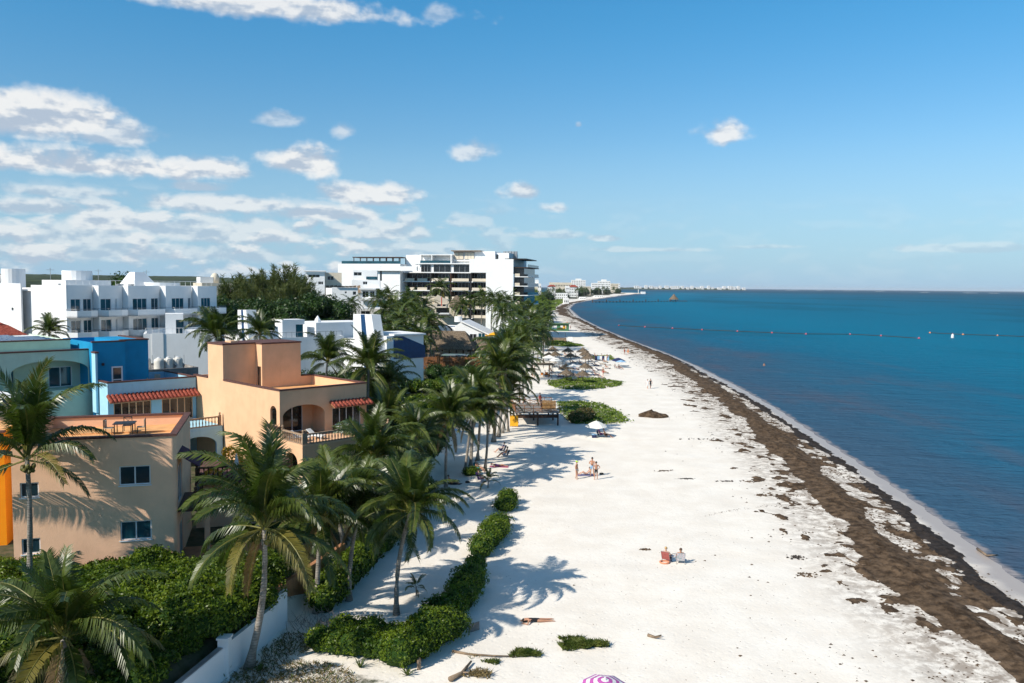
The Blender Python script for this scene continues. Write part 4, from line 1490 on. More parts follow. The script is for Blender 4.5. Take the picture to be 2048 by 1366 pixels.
# --- white apartment house with sawtooth balconies
A = block('apartment_building', 'long white apartment house with stacked sawtooth balconies and roof drums', 'building', 123, 118, R(60), 1.6)
t = A.t
PAR = 16.5
bays = [(124, 186, [(133, 157), (163, 184)]), (188, 246, [(192, 218), (228, 232)]), (247, 320, [(257, 290), (300, 317)]), (322, 384, [(336, 365), (375, 383)]), (386, 434, [(394, 418)])]
FLOORS = [12.1, 9.0, 5.9, 2.8]
stepw = MB(); xs_ = []
for bi, (p0, p1, wn) in enumerate(bays):
    x0, x1 = A.x(p0), A.x(p1)
    L = math.hypot(x1 - x0, 1.3)
    T = Matrix.Translation((x0, -1.3, 0)) @ Matrix.Rotation(math.atan2(1.3, x1 - x0), 4, 'Z')
    hs = []
    for fz in FLOORS[:3]:
        for (a, b) in wn:
            ka, kb = (A.x(a) - x0) / (x1 - x0) * L, (A.x(b) - x0) / (x1 - x0) * L
            if kb - ka > .25:
                hs.append((max(.2, ka), min(L - .2, kb), fz + .05, fz + 2.45))
    w = MB(); w.T = T
    w.wall(0, L, 0, PAR, 0, .25, hs)
    w.T = None
    w.box(x0 - .02, -1.28, 0, x0 + .2, 0.3, PAR - .003)
    o = w.build('bay_wall', M_WHITE, t)
    for h in hs:
        window(t, *h, T, 3 if h[1] - h[0] > 2.4 else 2, 'sliding_door', 0, .07, M_GLASS_T, M_ALU, False, .08)
    for fz in FLOORS[:3]:
        b = MB()
        e = x1 + (.0 if bi < 4 else .8)
        pts = [(x0 - .1, -1.25), (x0 + .6, -2.7), (x0 + (x1 - x0) * .55, -2.9), (e - .5, -2.0), (e - .1, .1)]
        for (ax, ay), (bx, by) in zip(pts[:-1], pts[1:]):
            dd = Vector((bx - ax, by - ay)).normalized(); nn = Vector((-dd.y, dd.x)) * .15
            b.prism([(ax, ay), (bx, by), (bx + nn.x, by + nn.y), (ax + nn.x, ay + nn.y)], fz - .22, fz + .78)
        b.prism(pts, fz - .2, fz - .02)
        bo_ = b.build('balcony', M_WHITE, t)
        r = MB().tube([(q[0], q[1] + .06, fz + 1.0) for q in pts], .025, 5)
        for q in pts:
            r.tube([(q[0], q[1] + .06, fz + .78), (q[0], q[1] + .06, fz + 1.0)], .02, 5)
        r.build('railing', M_METAL, bo_)
xe = A.x(434)
w = MB(); w.T = L_T(0)
w.wall(-1.3, 7.2, 0, PAR, 0, .25); w.build('end_wall', M_WHITE, t)
w = MB(); w.T = L_T(0)
w.wall(9.0, 24, 0, PAR + .2, -.6, .25, [(11.0, 11.55, 12.6, 13.1), (18.0, 18.55, 12.6, 13.1), (11.0, 11.55, 8.3, 8.8), (18.0, 18.55, 8.3, 8.8)]); w.build('stair_tower_wall', M_WHITE, t)
w = MB(); w.T = L_T(0)
w.wall(7.4, 13.5, 0, PAR - .4, .7, .25); w.build('recess_wall', M_WHITE, t)
MB().box(.0, 7.201, 0, .25, 7.4, PAR).build('corner_pier', M_WHITE, t)
MB().box(xe - .25, 0.3, 0, xe, 12, PAR).build('far_end_wall', M_WHITE, t)
for (a, b, c, d) in ((11.0, 11.55, 12.6, 13.1), (18.0, 18.55, 12.6, 13.1), (11.0, 11.55, 8.3, 8.8), (18.0, 18.55, 8.3, 8.8)):
    window(t, a, b, c, d, L_T(-.6), 1, 'window', 0, .05, M_GLASS_D, M_ALU, False, .08)
MB().box(.25, .3, PAR - .9, xe - .25, 24, PAR - .7).build('roof', M_WHITE, t)
for (px, r_, h_, py) in ((205, 2.1, 2.2, 6), (38, 1.6, 2.4, 14)):
    s = A.x(px) if px > 124 else 1.2
    MB().lathe([(r_, PAR - .7), (r_, PAR + h_), (r_ * .96, PAR + h_), (r_ * .96, PAR + h_ - .25)], 20, (s, py, 0)).build('roof_drum', M_WHITE, t)
MB().box(-.5, 15.5, PAR + .2, 3.5, 23.6, PAR + 1.5).build('stair_head', M_WHITE, t)
s = A.x(330)
MB().add([(s - 2.5, 4, PAR - .7), (s + 2.5, 4, PAR - .7), (s + 2.5, 9, PAR - .7), (s - 2.5, 9, PAR - .7), (s - 1.0, 6, PAR + 2.2), (s + .8, 6, PAR + 2.2), (s + .8, 7.4, PAR + 2.2), (s - 1.0, 7.4, PAR + 2.2)],
         [(0, 1, 5, 4), (1, 2, 6, 5), (2, 3, 7, 6), (3, 0, 4, 7), (4, 5, 6, 7)]).build('roof_pyramid', M_WHITE, t)
MB().box(A.x(150), 2, PAR - .7, A.x(240), 8, PAR + .75).build('roof_wing', M_WHITE, t)
MB().lathe([(3.1, PAR - .7), (3.1, PAR + .55)], 20, (A.x(360), 5, 0)).build('roof_drum', M_WHITE, t)
rr = MB()
for k in range(26):
    x = .6 + k * (xe - 1.2) / 25
    rr.tube([(x, .6, PAR - .02), (x, .6, PAR + .75)], .03, 4)
rr.tube([(.6, .6, PAR + .75), (xe - .6, .6, PAR + .75)], .03, 4)
rr.build('roof_railing', M_ALU, t)

for k in range(7):
    MB().box(A.x(150 + 38 * k), 3.2 + (k % 3) * 1.6, PAR - .7, A.x(150 + 38 * k) + .95, 3.9 + (k % 3) * 1.6, PAR + .25).build('air_conditioner', M_METAL, t)
for k in range(3):
    x = A.x(175 + 95 * k)
    MB().tube([(x, 9, PAR - .7), (x, 9, PAR + 2.6)], .04, 5).tube([(x - .6, 9, PAR + 2.3), (x + .6, 9, PAR + 2.3)], .025, 4).build('antenna', M_METAL, t)

# --- white villas with slanted blue-striped towers
V = block('white_villa', 'low white villa with glazed roof kiosk behind the water tanks', 'house', 286, 118, R(22), 1.6)
x0, x1, zt = V.front(286, 440, 667, 12, M_WHITE, [(313, 320, 690, 694)], parapet=.8, n=1)
MB().box(V.x(303), -.12, 0, V.x(326), -.004, zt + .15).build('pilaster', M_WHITE, V.t)
ka, kb = V.x(330), V.x(367)
kz = V.z(345, 629)
MB().box(ka, 3, zt - 1, ka + (kb - ka) * .58, 7, kz).box(ka + (kb - ka) * .58, 3, kz - .9, kb, 7, kz).build('kiosk', M_WHITE, V.t)
MB().box(ka + (kb - ka) * .58, 3.4, zt - 1, kb - .15, 6.8, kz - .9).build('kiosk_glass', M_GLASS_T, V.t)
rl = MB()
for k in range(12):
    x = x0 + .3 + k * (x1 - x0 - .6) / 11
    rl.tube([(x, .12, zt - .05), (x, .12, zt + .8)], .03, 4)
rl.tube([(x0 + .3, .12, zt + .8), (x1 - .3, .12, zt + .8)], .03, 4)
rl.build('roof_railing', M_ALU, V.t)

V = block('white_villa', 'white villa with two slanted towers striped in dark blue', 'house', 533, 128, R(38), 1.4)
x0, x1, zt = V.front(533, 688, 674, 12, M_WHITE, parapet=.7)
ka, kb, kz = V.x(572), V.x(617), V.z(590, 640)
MB().box(ka, 1.5, zt - 1, ka + (kb - ka) * .6, 4.5, kz).box(ka + (kb - ka) * .6, 1.5, kz - .8, kb, 4.5, kz).build('kiosk', M_WHITE, V.t)
MB().box(ka + (kb - ka) * .6, 1.8, zt - 1, kb - .15, 4.3, kz - .8).build('kiosk_glass', M_GLASS_T, V.t)
rl = MB()
for k in range(14):
    x = x0 + .3 + k * (x1 - x0 - .6) / 13
    rl.tube([(x, .12, zt - .05), (x, .12, zt + .8)], .035, 4)
rl.tube([(x0 + .3, .12, zt + .8), (x1 - .3, .12, zt + .8)], .035, 4)
rl.build('roof_railing', M_METAL, V.t)


def slant_tower(V, x, ya, yb, ztop, z0, lean, th=1.6):
    """tower whose lit side is a trapezoid: back edge upright, front edge sloping outwards, blue stripe along it"""
    b = MB(); b.T = L_T(x)
    b.extrude_y([(ya, z0), (ya, ztop), (ya - (ya - yb) * .78, ztop + .1), (yb - lean, z0)], 0, th)
    o = b.build('slanted_tower', M_WHITE, V.t)
    s = MB(); s.T = L_T(x)
    k0, k1 = .42, .64
    top = lambda k: ya - (ya - yb) * .78 * k
    bot = lambda k: ya - (ya - yb + lean) * k
    s.extrude_y([(bot(k0), z0), (top(k0), ztop + .02), (top(k1), ztop + .06), (bot(k1), z0)], -.03, -.004)
    s.build('blue_stripe', M_STAIN_BLUE, o)
    return o


uB = R(38)
fc = V.o + Vector((math.cos(uB) * x1, math.sin(uB) * x1, 0))


def yhit(px):           # along -y of the villa frame from its right front corner
    d = ray(px, 640); v = Vector((math.sin(uB), -math.cos(uB)))
    den = v.x * d.y - v.y * d.x
    return -(d.x * fc.y - d.y * fc.x) / den


y1, y2 = yhit(710), yhit(757)
zc = V.z(688, 655)
MB().box(x1, y1, 0, x1 + 6, 0, V.z(688, 676)).build('wing', M_WHITE, V.t)
MB().box(x1 - 4.5, 1.0, zt - .5, x1 + 5, 8, zt + 2.2).build('roof_block', M_WHITE, V.t)
zB = At(725, 627, fc.y).z - 1.4
slant_tower(V, x1 - .3, y1, y2, zB, 2.0, 1.6)
MB().box(x1 + 1.3, y2 - .2, 0, x1 + 8, y1, zB - 3.2).build('wing', M_WHITE, V.t)
gb = MB().extrude_y([(x1 + 2.5, zB - 6.8), (x1 + 2.5, zB - 3.3), (x1 + 4.2, zB - 3.3), (x1 + 8.2, zB - 4.9), (x1 + 8.2, zB - 6.8)], y2 - .34, y2 - .204).build('blue_gable', M_STAIN_BLUE, V.t)
MB().box(x1 + 2.4, y2 - .6, zB - 3.15, x1 + 8.2, y1, zB - 2.9).build('roof_slab', M_WHITE, V.t)
MB().lathe([(.5, zt + 2.2), (.5, zt + 2.6), (.05, zt + 3.3)], 10, (x1 - 3.5, 2.5, 0)).build('roof_cap', M_WHITE, V.t)
ta = V.x(520)
slant_tower(V, x0 - 2.0, 7.0, 2.2, V.z(533, 622), 2.0, 1.2)
MB().box(x0 - 2.2, 7, 0, x0 + 5, 14, zt + .6).box(x0 - 1.9, 2.0, 0, x0, 7, zt - .9).build('wing', M_WHITE, V.t)

# --- rooftop with water tanks behind the blue house
tk = block('tank_roof_house', 'unfinished grey concrete roof carrying round water tanks', 'house', 290, 93, R(40), 1.5)
x0, x1, zt = tk.front(288, 395, 737, 8, M_CONC, parapet=.1)
MB().lathe([(1.0, zt - .1), (1.15, zt + .25), (.7, zt + .75), (.15, zt + .95)], 12, (x1 - 2.2, 1.5, 0)).build('rubble_heap', M_CONC, tk.t)
M_TANK = mat('pale_tank_plastic', (0.66, 0.64, 0.58), 0.6, 0.08, 2)
for k, px in enumerate((291, 303, 322, 341)):
    lx = tk.x(px + 2) + .9
    d_ = 2.0 if k == 0 else .9
    q = Matrix.Translation(tk.o) @ rot45(R(40)) @ Vector((lx - (.5 if k == 0 else 0), d_, zt - .1))
    tt = thing('water_tank', ['pale ribbed water tank half hidden behind the blue house corner', 'pale ribbed water tank second from the blue wall', 'pale ribbed water tank third from the blue wall', 'pale ribbed water tank farthest from the blue wall'][k], 'tank', q, 0, 'roof water tanks')
    MB().lathe([(.55, 0), (.58, .1), (.55, .2), (.58, .35), (.55, .5), (.58, .65), (.55, .8), (.58, .95), (.5, 1.15), (.25, 1.3)], 14).build('body', M_TANK, tt, True)
    MB().lathe([(.22, 1.3), (.22, 1.38), (.05, 1.42)], 10).build('lid', M_ALU, tt)
    MB().tube([(.55, 0, .1), (.75, 0, .1), (.75, 0, 1.6)], .025, 5).build('pipe', M_METAL, tt)

# --- houses in front of the hotel
Hs = block('white_house', 'white house with flat roof penthouse above the dark feathery trees', 'house', 612, 255, R(12), 1.3)
Hs.front(612, 650, 545, 14, M_WHITE, [(617, 640, 549, 555), (637, 647, 563, 569)], n=3)
MB().box(Hs.x(612) - .6, -.8, Hs.z(612, 543), Hs.x(652), 13, Hs.z(612, 540.5)).build('roof_slab', M_WHITE, Hs.t)
Hs.front(650, 684, 545, 9, M_CREAM, [(655, 668, 552, 560)], y=3.0)
tz = Hs.z(660, 575)
for k in range(9):
    MB().add([(Hs.x(652) + k * 1.2, -1, tz - 1.6), (Hs.x(652) + k * 1.2 + 1.0, -1, tz - 1.6), (Hs.x(652) + k * 1.2 + 1.0, 3, tz + .6 + .25 * math.sin(k)), (Hs.x(652) + k * 1.2, 3, tz + .6)],
             [(0, 1, 2, 3)]).build('palapa_beam', M_WOOD, Hs.t)

Hs = block('white_house', 'white house with rounded front wing and blue mural below the penthouse', 'house', 640, 235, R(12), 1.3)
Hs.front(664, 716, 575, 12, M_WHITE, [(690, 694, 583, 587), (706, 713, 583, 590)], n=1, y=1.0)
cxl, zt = Hs.x(655), Hs.z(660, 576)
MB().lathe([(4.0, 0), (4.0, zt), (3.8, zt), (3.8, zt - .4)], 24, (cxl + 3.5, 5, 0)).build('round_wing', M_WHITE, Hs.t, False)
MB().box(Hs.x(672), .4, Hs.z(680, 573.5), Hs.x(712), 7, Hs.z(680, 572)).build('roof_edge', M_DARK, Hs.t)

Hs = block('white_house', 'white house stepping down in balconies with big dark windows', 'house', 706, 262, R(8), 1.3)
Hs.front(706, 754, 540, 10, M_WHITE, [(707, 723, 544, 551)], y=3.0)
Hs.front(722, 770, 577, 12, M_WHITE, [(726, 738, 582, 594), (741, 750, 582, 594), (753, 768, 582, 594)], y=-4.0, n=2)
Hs.front(704, 760, 560, 8, M_WHITE, [(726, 735, 563, 569)], y=0.0)
MB().box(Hs.x(720), -5.5, Hs.z(740, 600), Hs.x(772), -4.004, Hs.z(740, 596)).build('balcony', M_WHITE, Hs.t)
MB().box(Hs.x(720), -5.4, Hs.z(740, 579), Hs.x(772), -4.004, Hs.z(740, 576)).build('canopy_slab', M_WHITE, Hs.t)
g_ = MB().box(Hs.x(732), 2.6, Hs.z(740, 559), Hs.x(755), 2.66, Hs.z(740, 553)).build('glass_railing', M_GLASS_T, Hs.t)

Hs = block('white_house', 'low white house with small dark door under the slim palm', 'house', 690, 205, R(15), 1.3)
Hs.front(690, 770, 617, 10, M_WHITE, [(722, 740, 622, 632)], n=2)
Hs.front(712, 728, 603, 3, M_WHITE, y=2.0)

# --- the hotel
Ht = block('beach_hotel', 'large white beachfront hotel with dark balcony bays and blank white end walls', 'hotel', 805, 300, R(-12), 1.2)
t = Ht.t
FH = 3.25
ztop = Ht.z(900, 516)
zf = lambda py: Ht.z(890, py)
rows = [(zf(545) - 3.2 * k) for k in range(0, 7)]
# left wing
x0, x1, zl = Ht.front(683, 806, 528, 16, M_WHITE, [(766, 770, 532, 562)], y=-3.0, n=1, name='left_wing')
MB().box(Ht.x(752), -4.2, Ht.z(780, 542), Ht.x(841), -3.004, Ht.z(780, 533)).build('balcony', M_WHITE, t)
pg = MB()
for k in range(8):
    x = Ht.x(708) + k * (Ht.x(800) - Ht.x(708)) / 7
    pg.box(x - .12, 0, zl, x + .12, .24, zl + 2.3).box(x - .12, 6, zl, x + .12, 6.24, zl + 2.3)
pg.box(Ht.x(706), -.3, zl + 2.3, Ht.x(803), 6.6, zl + 2.6)
pg.build('roof_pergola', M_WOOD_D, t)
MB().box(Ht.x(690), -2.8, zl, Ht.x(806), -2.72, zl + 1.0).build('glass_railing', M_GLASS_T, t)
# central bays: slabs, party walls, glazing, balcony fronts
cols = [805, 861, 901, 941, 975]
xb = [Ht.x(p) for p in cols]
back = 4.0
zt = zf(545)
bw = MB()
for k in range(6):
    z = zt - k * FH
    bw.box(xb[0] + .13, -.02, z - .18, xb[-1] - .01, back + .3, z + .12)
bw.build('floor_slab', M_WHITE, t)
for i, x in enumerate(xb[1:-1]):
    MB().box(x - .25, -.06, 0, x + .25, back, zt - .2).build('party_wall', M_WOOD_D if i % 2 else M_DARK, t)
MB().box(xb[0] - .1, back + .02, 0, xb[-1], 16, zt + 6.4).build('core', M_WHITE, t)
for i in range(4):
    for k in range(5):
        z = zt - (k + 1) * FH
        window(t, xb[i] + .4, xb[i + 1] - .4, z + .14, z + FH - .2, None, 5, 'glazing', back - .3, .12, M_GLASS_D, M_METAL, False, .1)
        a, b = xb[i] + (.6 if i else 1.4), xb[i + 1] - .6
        if i == 0:
            for (q0, q1) in ((a - .6, a + 3.0), (a + 4.2, b - .8)):
                MB().box(q0, .15, z + .13, q1, .35, z + 1.1).build('balcony_front', M_CREAM, t)
        else:
            MB().box(a, -.5, z + .13, b, -.3, z + 1.15).build('balcony_front', M_CREAM, t)
# upper recessed storeys
zr = zt + .12
for (pa, pb) in ((838, 861), (863, 901), (903, 941)):
    window(t, Ht.x(pa) + .3, Ht.x(pb) - .3, zr, zr + 2.7, None, 3, 'glazing', 1.2, .12, M_GLASS_D, M_METAL, False, .1)
up = MB().box(xb[0] + 6, 1.5, zr, Ht.x(941), 16, zr + 3.2).box(Ht.x(822), .4, zr + 2.9, Ht.x(943), 2.2, zr + 3.25)
up.box(Ht.x(822), 3.5, zr + 3.2, Ht.x(836), 16, zr + 6.3).box(Ht.x(836), 7, zr + 3.2, Ht.x(943), 16, zr + 6.1)
up.box(Ht.x(836), 1.5, zr + 6.1, Ht.x(902), 16, zr + 6.4).box(Ht.x(860), 1.5, zr + 3.2, Ht.x(861.5), 7, zr + 6.1).box(Ht.x(899), 1.0, zr + 3.2, Ht.x(901), 7, zr + 6.1)
up.build('upper_storeys', M_WHITE, t)
MB().box(Ht.x(838), 6.6, zr + 3.25, Ht.x(859), 6.95, zr + 6.0).build('wood_panel', M_BAMBOO, t)
MB().box(Ht.x(866), 6.6, zr + 3.25, Ht.x(897), 6.95, zr + 5.6).build('glazing', M_CREAM, t)
MB().box(Ht.x(838), 1.2, zr + 3.25, Ht.x(899), 1.26, zr + 4.2).build('glass_railing', M_GLASS_T, t)
# right blank block
x0, x1, zR = Ht.front(941, 1028, 518.5, 24, M_WHITE, name='right_wing', y=-2.0, z0=zt)
xm = Ht.x(974)
MB().wall(xm, x1, 0, zt, -2.0, .25).box(xm, -1.75, 0, xm + .25, 5, zt).build('right_wall', M_WHITE, t)
MB().box(Ht.x(902), 3, zR - .6, Ht.x(985), 20, zR + 2.9).box(Ht.x(985), 4, zR - .6, Ht.x(1012), 20, zR + 2.4).build('penthouse', M_WHITE, t)
MB().box(Ht.x(902) - .5, 1.2, zR + 2.9, Ht.x(958), 20, zR + 3.2).build('penthouse_roof', M_WOOD, t)
window(t, Ht.x(904), Ht.x(922), zR, zR + 2.6, None, 2, 'glazing', 2.8, .12, M_CREAM, M_WOOD, False, .02)
window(t, Ht.x(924), Ht.x(944), zR, zR + 2.6, None, 3, 'glazing', 2.8, .12, M_CREAM, M_METAL, False, .02)
window(t, Ht.x(986), Ht.x(991), zR - .2, zR + 1.8, None, 1, 'window', 3.9, .1, M_GLASS_D, M_METAL, False, .02)
for k in range(5):
    MB().box(Ht.x(990 + 6 * k), 12.0, zR - .3, Ht.x(990 + 6 * k) + .9, 13.0, zR + 3.3).build('air_conditioner', M_METAL, t)
# sea side: glazed balconies
sx = x1
for k in range(6):
    z = zt + 2.0 - k * FH
    MB().box(sx, -1.4, z - .25, sx + 5.2, 20, z).build('side_slab', M_WHITE if k else M_WOOD_D, t)
    MB().box(sx + .01, -.6, z - FH, sx + 3.6, 20, z - .26).build('side_glazing', M_GLASS_D, t)
    if 0 < k < 5:
        MB().box(sx + .25, -1.38, z, sx + 2.2, -1.2, z + 1.0).build('balcony_front', M_CREAM, t)
    MB().box(sx + 5.05, -1.3, z, sx + 5.1, 19.6, z + .95).build('glass_railing', M_GLASS_T, t)
MB().box(Ht.x(1010), -1.7, zR - .1, sx + 4.6, 18, zR + .25).box(Ht.x(1012), .5, zR - 3.2, Ht.x(1013.5), .8, zR - .1).build('sun_roof', M_DARK, t)
MB().box(sx - .02, -1.2, 0, sx + 4.0, 20, zt + 2.0 - 5 * FH - .3).build('base', M_WHITE, t)

# --- cream house with thatch caps
C = block('cream_house', 'cream house with gabled front and small thatched roofs among palms', 'house', 838, 232, R(6), 1.2)
C.front(848, 915, 608, 10, M_CREAM, [(874, 882, 608.5, 613), (885, 892, 608.5, 613), (876, 888, 631, 637)], n=1, y=0)
g_ = MB(); a, b = C.x(868), C.x(898); z0 = C.z(880, 608)
g_.extrude_y([(a, z0), (a, z0 + 1.2), ((a + b) / 2 - 1, z0 + 2.6), (b, z0 + .8), (b, z0)], .3, 4).build('gable', M_CREAM, C.t)
MB().extrude_y([(C.x(838), z0 - .2), (C.x(836), z0 + 1.6), (C.x(868), z0 + 2.2), (C.x(868), z0 - .2)], 1, 5).build('side_gable', M_CREAM, C.t)
MB().box(C.x(872), -2.5, C.z(880, 628), C.x(898), -.004, C.z(880, 625)).build('balcony', M_WHITE, C.t)
MB().box(C.x(872), -2.4, C.z(880, 624.8), C.x(898), -2.34, C.z(880, 615)).build('glass_railing', M_GLASS_D, C.t)


def hip(t, x0, x1, y0, y1, z0, h, ridge, m, name='thatch_roof', n=14):
    """hipped roof with a ragged eave"""
    g = np.random.default_rng(int(abs(x0 * 7 + z0 * 3)) + 1)
    cy = (y0 + y1) / 2; a, b = (x0 + x1) / 2 - ridge / 2, (x0 + x1) / 2 + ridge / 2
    rim = []
    for k in range(n): rim.append((x0 + (x1 - x0) * k / n, y0))
    for k in range(n): rim.append((x1, y0 + (y1 - y0) * k / n))
    for k in range(n): rim.append((x1 - (x1 - x0) * k / n, y1))
    for k in range(n): rim.append((x0, y1 - (y1 - y0) * k / n))
    mb = MB(); R0, R1, R2 = [], [], []
    for (x, y) in rim:
        tx = min(max(x, a), b)
        j = g.uniform(-.06, .06)
        R0.append((x + (x - tx) * .02, y + (y - cy) * .02, z0 - .28 + j)); R1.append((x, y, z0 + j))
        R2.append((tx + (x - tx) * .45, cy + (y - cy) * .45, z0 + h * .60 + g.uniform(-.05, .05)))
    R3 = [(min(max(x, a), b), cy, z0 + h) for x, y in rim]
    N_ = len(rim)
    mb.add(R0 + R1 + R2 + R3, [(r * N_ + i, r * N_ + (i + 1) % N_, (r + 1) * N_ + (i + 1) % N_, (r + 1) * N_ + i) for r in range(3) for i in range(N_)])
    return mb.build(name, m, t)


hip(C.t, C.x(820), C.x(848), -2, 6, C.z(835, 608), 2.6, .4, M_THATCH)
hip(C.t, C.x(898), C.x(930), -2, 7, C.z(915, 611), 2.8, .6, M_THATCH)
M_FLAG = mat('red_flag_pole', (0.5, .06, .03), .7)
MB().tube([(C.x(883), -1, C.z(883, 612)), (C.x(883), -1, C.z(883, 594))], .12, 6).build('pole', M_FLAG, C.t)

Wp = block('white_house', 'white house with pitched white roof and glazed porch behind the thatched hall', 'house', 868, 205, R(-8), 1.1)
Wp.front(868, 940, 654, 10, M_WHITE, [], y=0)
a, b, z0, z1 = Wp.x(915), Wp.x(983), Wp.z(940, 690), Wp.z(930, 642)
MB().extrude_y([(a, 0), (a, z1 - 1.2), (Wp.x(929), z1), (Wp.x(978), z1 - 3.0), (Wp.x(978), 0)], -3.0, 6).build('gable_wing', M_WHITE, Wp.t)
MB().extrude_y([(Wp.x(926), z1 - .02), (Wp.x(929), z1 + .2), (Wp.x(986), z1 - 3.1), (Wp.x(986), z1 - 3.4)], -3.6, 6.4).build('roof', M_WHITE, Wp.t)
window(Wp.t, Wp.x(944), Wp.x(958), z0 + 1.2, z0 + 3.0, None, 2, 'window', -3.15, .1, M_GLASS_D, M_ALU, False, .02)
window(Wp.t, Wp.x(961), Wp.x(975), z0 + 1.6, z0 + 3.2, None, 2, 'window', -3.15, .1, M_GLASS_T, M_ALU, False, .02)
MB().box(Wp.x(975), -3.2, 0, Wp.x(990), 4, z0 + 1.1).build('porch', M_WHITE, Wp.t)
pts = [(Wp.x(868) + 2.2 + 2.4 * math.cos(q), Wp.z(880, 662) + 1.6 * math.sin(q)) for q in np.linspace(0, math.pi, 9)]
MB().tube([(x, -.2, z) for x, z in pts], .18, 6).build('arch_trim', M_DARK, Wp.t)
MB().lathe([(1.0, Wp.z(910, 645)), (1.0, Wp.z(910, 634))], 14, (Wp.x(910), 4, 0)).build('roof_tank', M_WHITE, Wp.t)

# --- thatched hall, bamboo fence and pergola
Th = block('thatched_hall', 'long open hall with brown palm-thatched hipped roof', 'hall', 805, 186, R(-4), 1.1)
z0 = Th.z(880, 694)
hip(Th.t, Th.x(815), Th.x(952), -4.5, 5, z0, Th.z(880, 665) - z0 + .4, 10.5, M_THATCH, n=22)
hip(Th.t, Th.x(935), Th.x(985), 0, 6, z0 - .6, 2.6, 1.2, M_THATCH, n=10)
MB().box(Th.x(800), 3.4, 0, Th.x(985), 3.6, z0 - .6).build('back_wall', M_WHITE, Th.t)
for k in range(10):
    x = Th.x(822) + k * (Th.x(945) - Th.x(822)) / 9
    MB().tube([(x, -3.8, -.2), (x, -3.8, z0 + .2)], .12, 6).build('post', M_WOOD_D, Th.t)
tb = Block(thing('orange_house', 'small orange-pink house beside the thatched hall in palm shade', 'house', At(808, 700, 192), 0), At(808, 700, 192), 0.0)
tb.o.z = 1.1; tb.t.location.z = 1.1
tb.front(806, 846, 684, 6, mat('salmon_stucco', (.62, .36, .25), .9, .08), [(815, 822, 690, 698)], n=1)
tb.front(809, 836, 674, 4, mat('yellow_stucco', (.75, .42, .03), .9, .08), [(820, 826, 677, 681)], n=1, y=1.0)

Fn = block('bamboo_fence', 'reddish bamboo pole fence beyond the garden palms', 'fence', 838, 167, R(-3), 1.1)
zf_ = Fn.z(900, 714)
fx0, fx1 = Fn.x(838), Fn.x(965)
npole = int((fx1 - fx0) / .11)
fm = MB()
for k in range(npole):
    x = fx0 + (k + .5) * (fx1 - fx0) / npole
    hh = zf_ + rnd.uniform(-.12, .12)
    fm.tube([(x, rnd.uniform(-.02, .02), -.3), (x, 0, hh)], .05, 5)
fo = fm.build('bamboo_poles', M_BAMBOO, Fn.t); fo['kind'] = 'stuff'
MB().box(fx0, .06, .5, fx1, .14, .62).box(fx0, .06, zf_ - .6, fx1, .14, zf_ - .48).build('rail', M_WOOD, Fn.t)
MB().box(Fn.x(882), .6, zf_ + .2, Fn.x(935), 3.4, zf_ + .38).build('tin_roof', mat('patched_tin', (.26, .27, .33), .5, .3, 1.2, c2=(.18, .30, .24)), Fn.t)
pgl = block('swing_pergola', 'wooden pergola with thatch strip roof in front of the bamboo fence', 'pergola', 836, 160, R(-3), 1.1)
z1 = pgl.z(860, 708)
for x in (pgl.x(838), pgl.x(876)):
    for y in (0, 2.4):
        MB().tube([(x, y, -.2), (x, y, z1)], .13, 6).build('post', M_BAMBOO, pgl.t)
MB().box(pgl.x(832), -.5, z1, pgl.x(882), 3.0, z1 + .28).build('thatch_strip', M_THATCH, pgl.t)
sw = MB().tube([(pgl.x(846), 1.0, z1), (pgl.x(846), 1.0, 1.8)], .02, 4)
pts = [(pgl.x(846) + .55 * math.cos(q), 1.0, 1.25 + .55 * math.sin(q)) for q in np.linspace(0, 6.283, 15)]
sw.tube(pts, .05, 5, False)
swt = thing('hanging_chair', 'round white hanging chair under the wooden pergola', 'chair', pgl.o, R(-3))
sw.build('ring', M_ALU, swt); MB().lathe([(.05, 0), (.4, .12), (.5, .3)], 10, (pgl.x(846), 1.0, .75)).build('seat', M_CANVAS, swt)
bc = thing('blue_crate', 'small light blue crate on the lawn by the pergola', 'crate', At(869, 735, 155), .2)
bc.location.z = 1.2
MB().box(-.5, -.4, 0, .5, .4, .9).build('box', mat('sky_blue_paint', (.25, .55, .65), .7), bc)
MB().box(-.54, -.44, .9, .54, .44, .97).build('lid', M_ALU, bc)

# tan house far left behind the feathery trees
Cf = block('cream_house', 'cream house with domed roof tank beyond the apartment building', 'house', 405, 215, R(30), 1.4)
Cf.front(405, 470, 566, 14, M_CREAM, [(420, 428, 572, 578)], n=1)
Cf.front(406, 432, 554, 6, M_WHITE, y=3.0)
zz = Cf.z(437, 553)
MB().lathe([(1.1, zz - 2), (1.1, zz), (.7, zz + .7), (.1, zz + 1)], 12, (Cf.x(437), 4, 0)).build('roof_tank', M_CREAM, Cf.t, True)

# ------------------------------------------------------------------ near planting
g0 = np.random.default_rng(12)


def hedge_row(label, pts, r, h, seed, name='hedge', size=.17, dens=150, m=None, cat='hedge', group=None, z=None):
    blobs = []
    g = np.random.default_rng(seed)
    for i, (x, y) in enumerate(pts):
        zz = gz(x, y) if z is None else z
        rr = r * g.uniform(.85, 1.15); hh = h * g.uniform(.88, 1.12)
        blobs.append((x + g.uniform(-.1, .1), y, zz + hh * .42, rr, rr, hh * .58))
    return shrub(name, label, cat, blobs, size, dens, m or M_LEAF, group, seed)


def line_pts(a, b, n):
    return [(a[0] + (b[0] - a[0]) * k / max(1, n - 1), a[1] + (b[1] - a[1]) * k / max(1, n - 1)) for k in range(n)]


def gp(px, py):
    p = G(px, py)
    return (p.x, p.y)


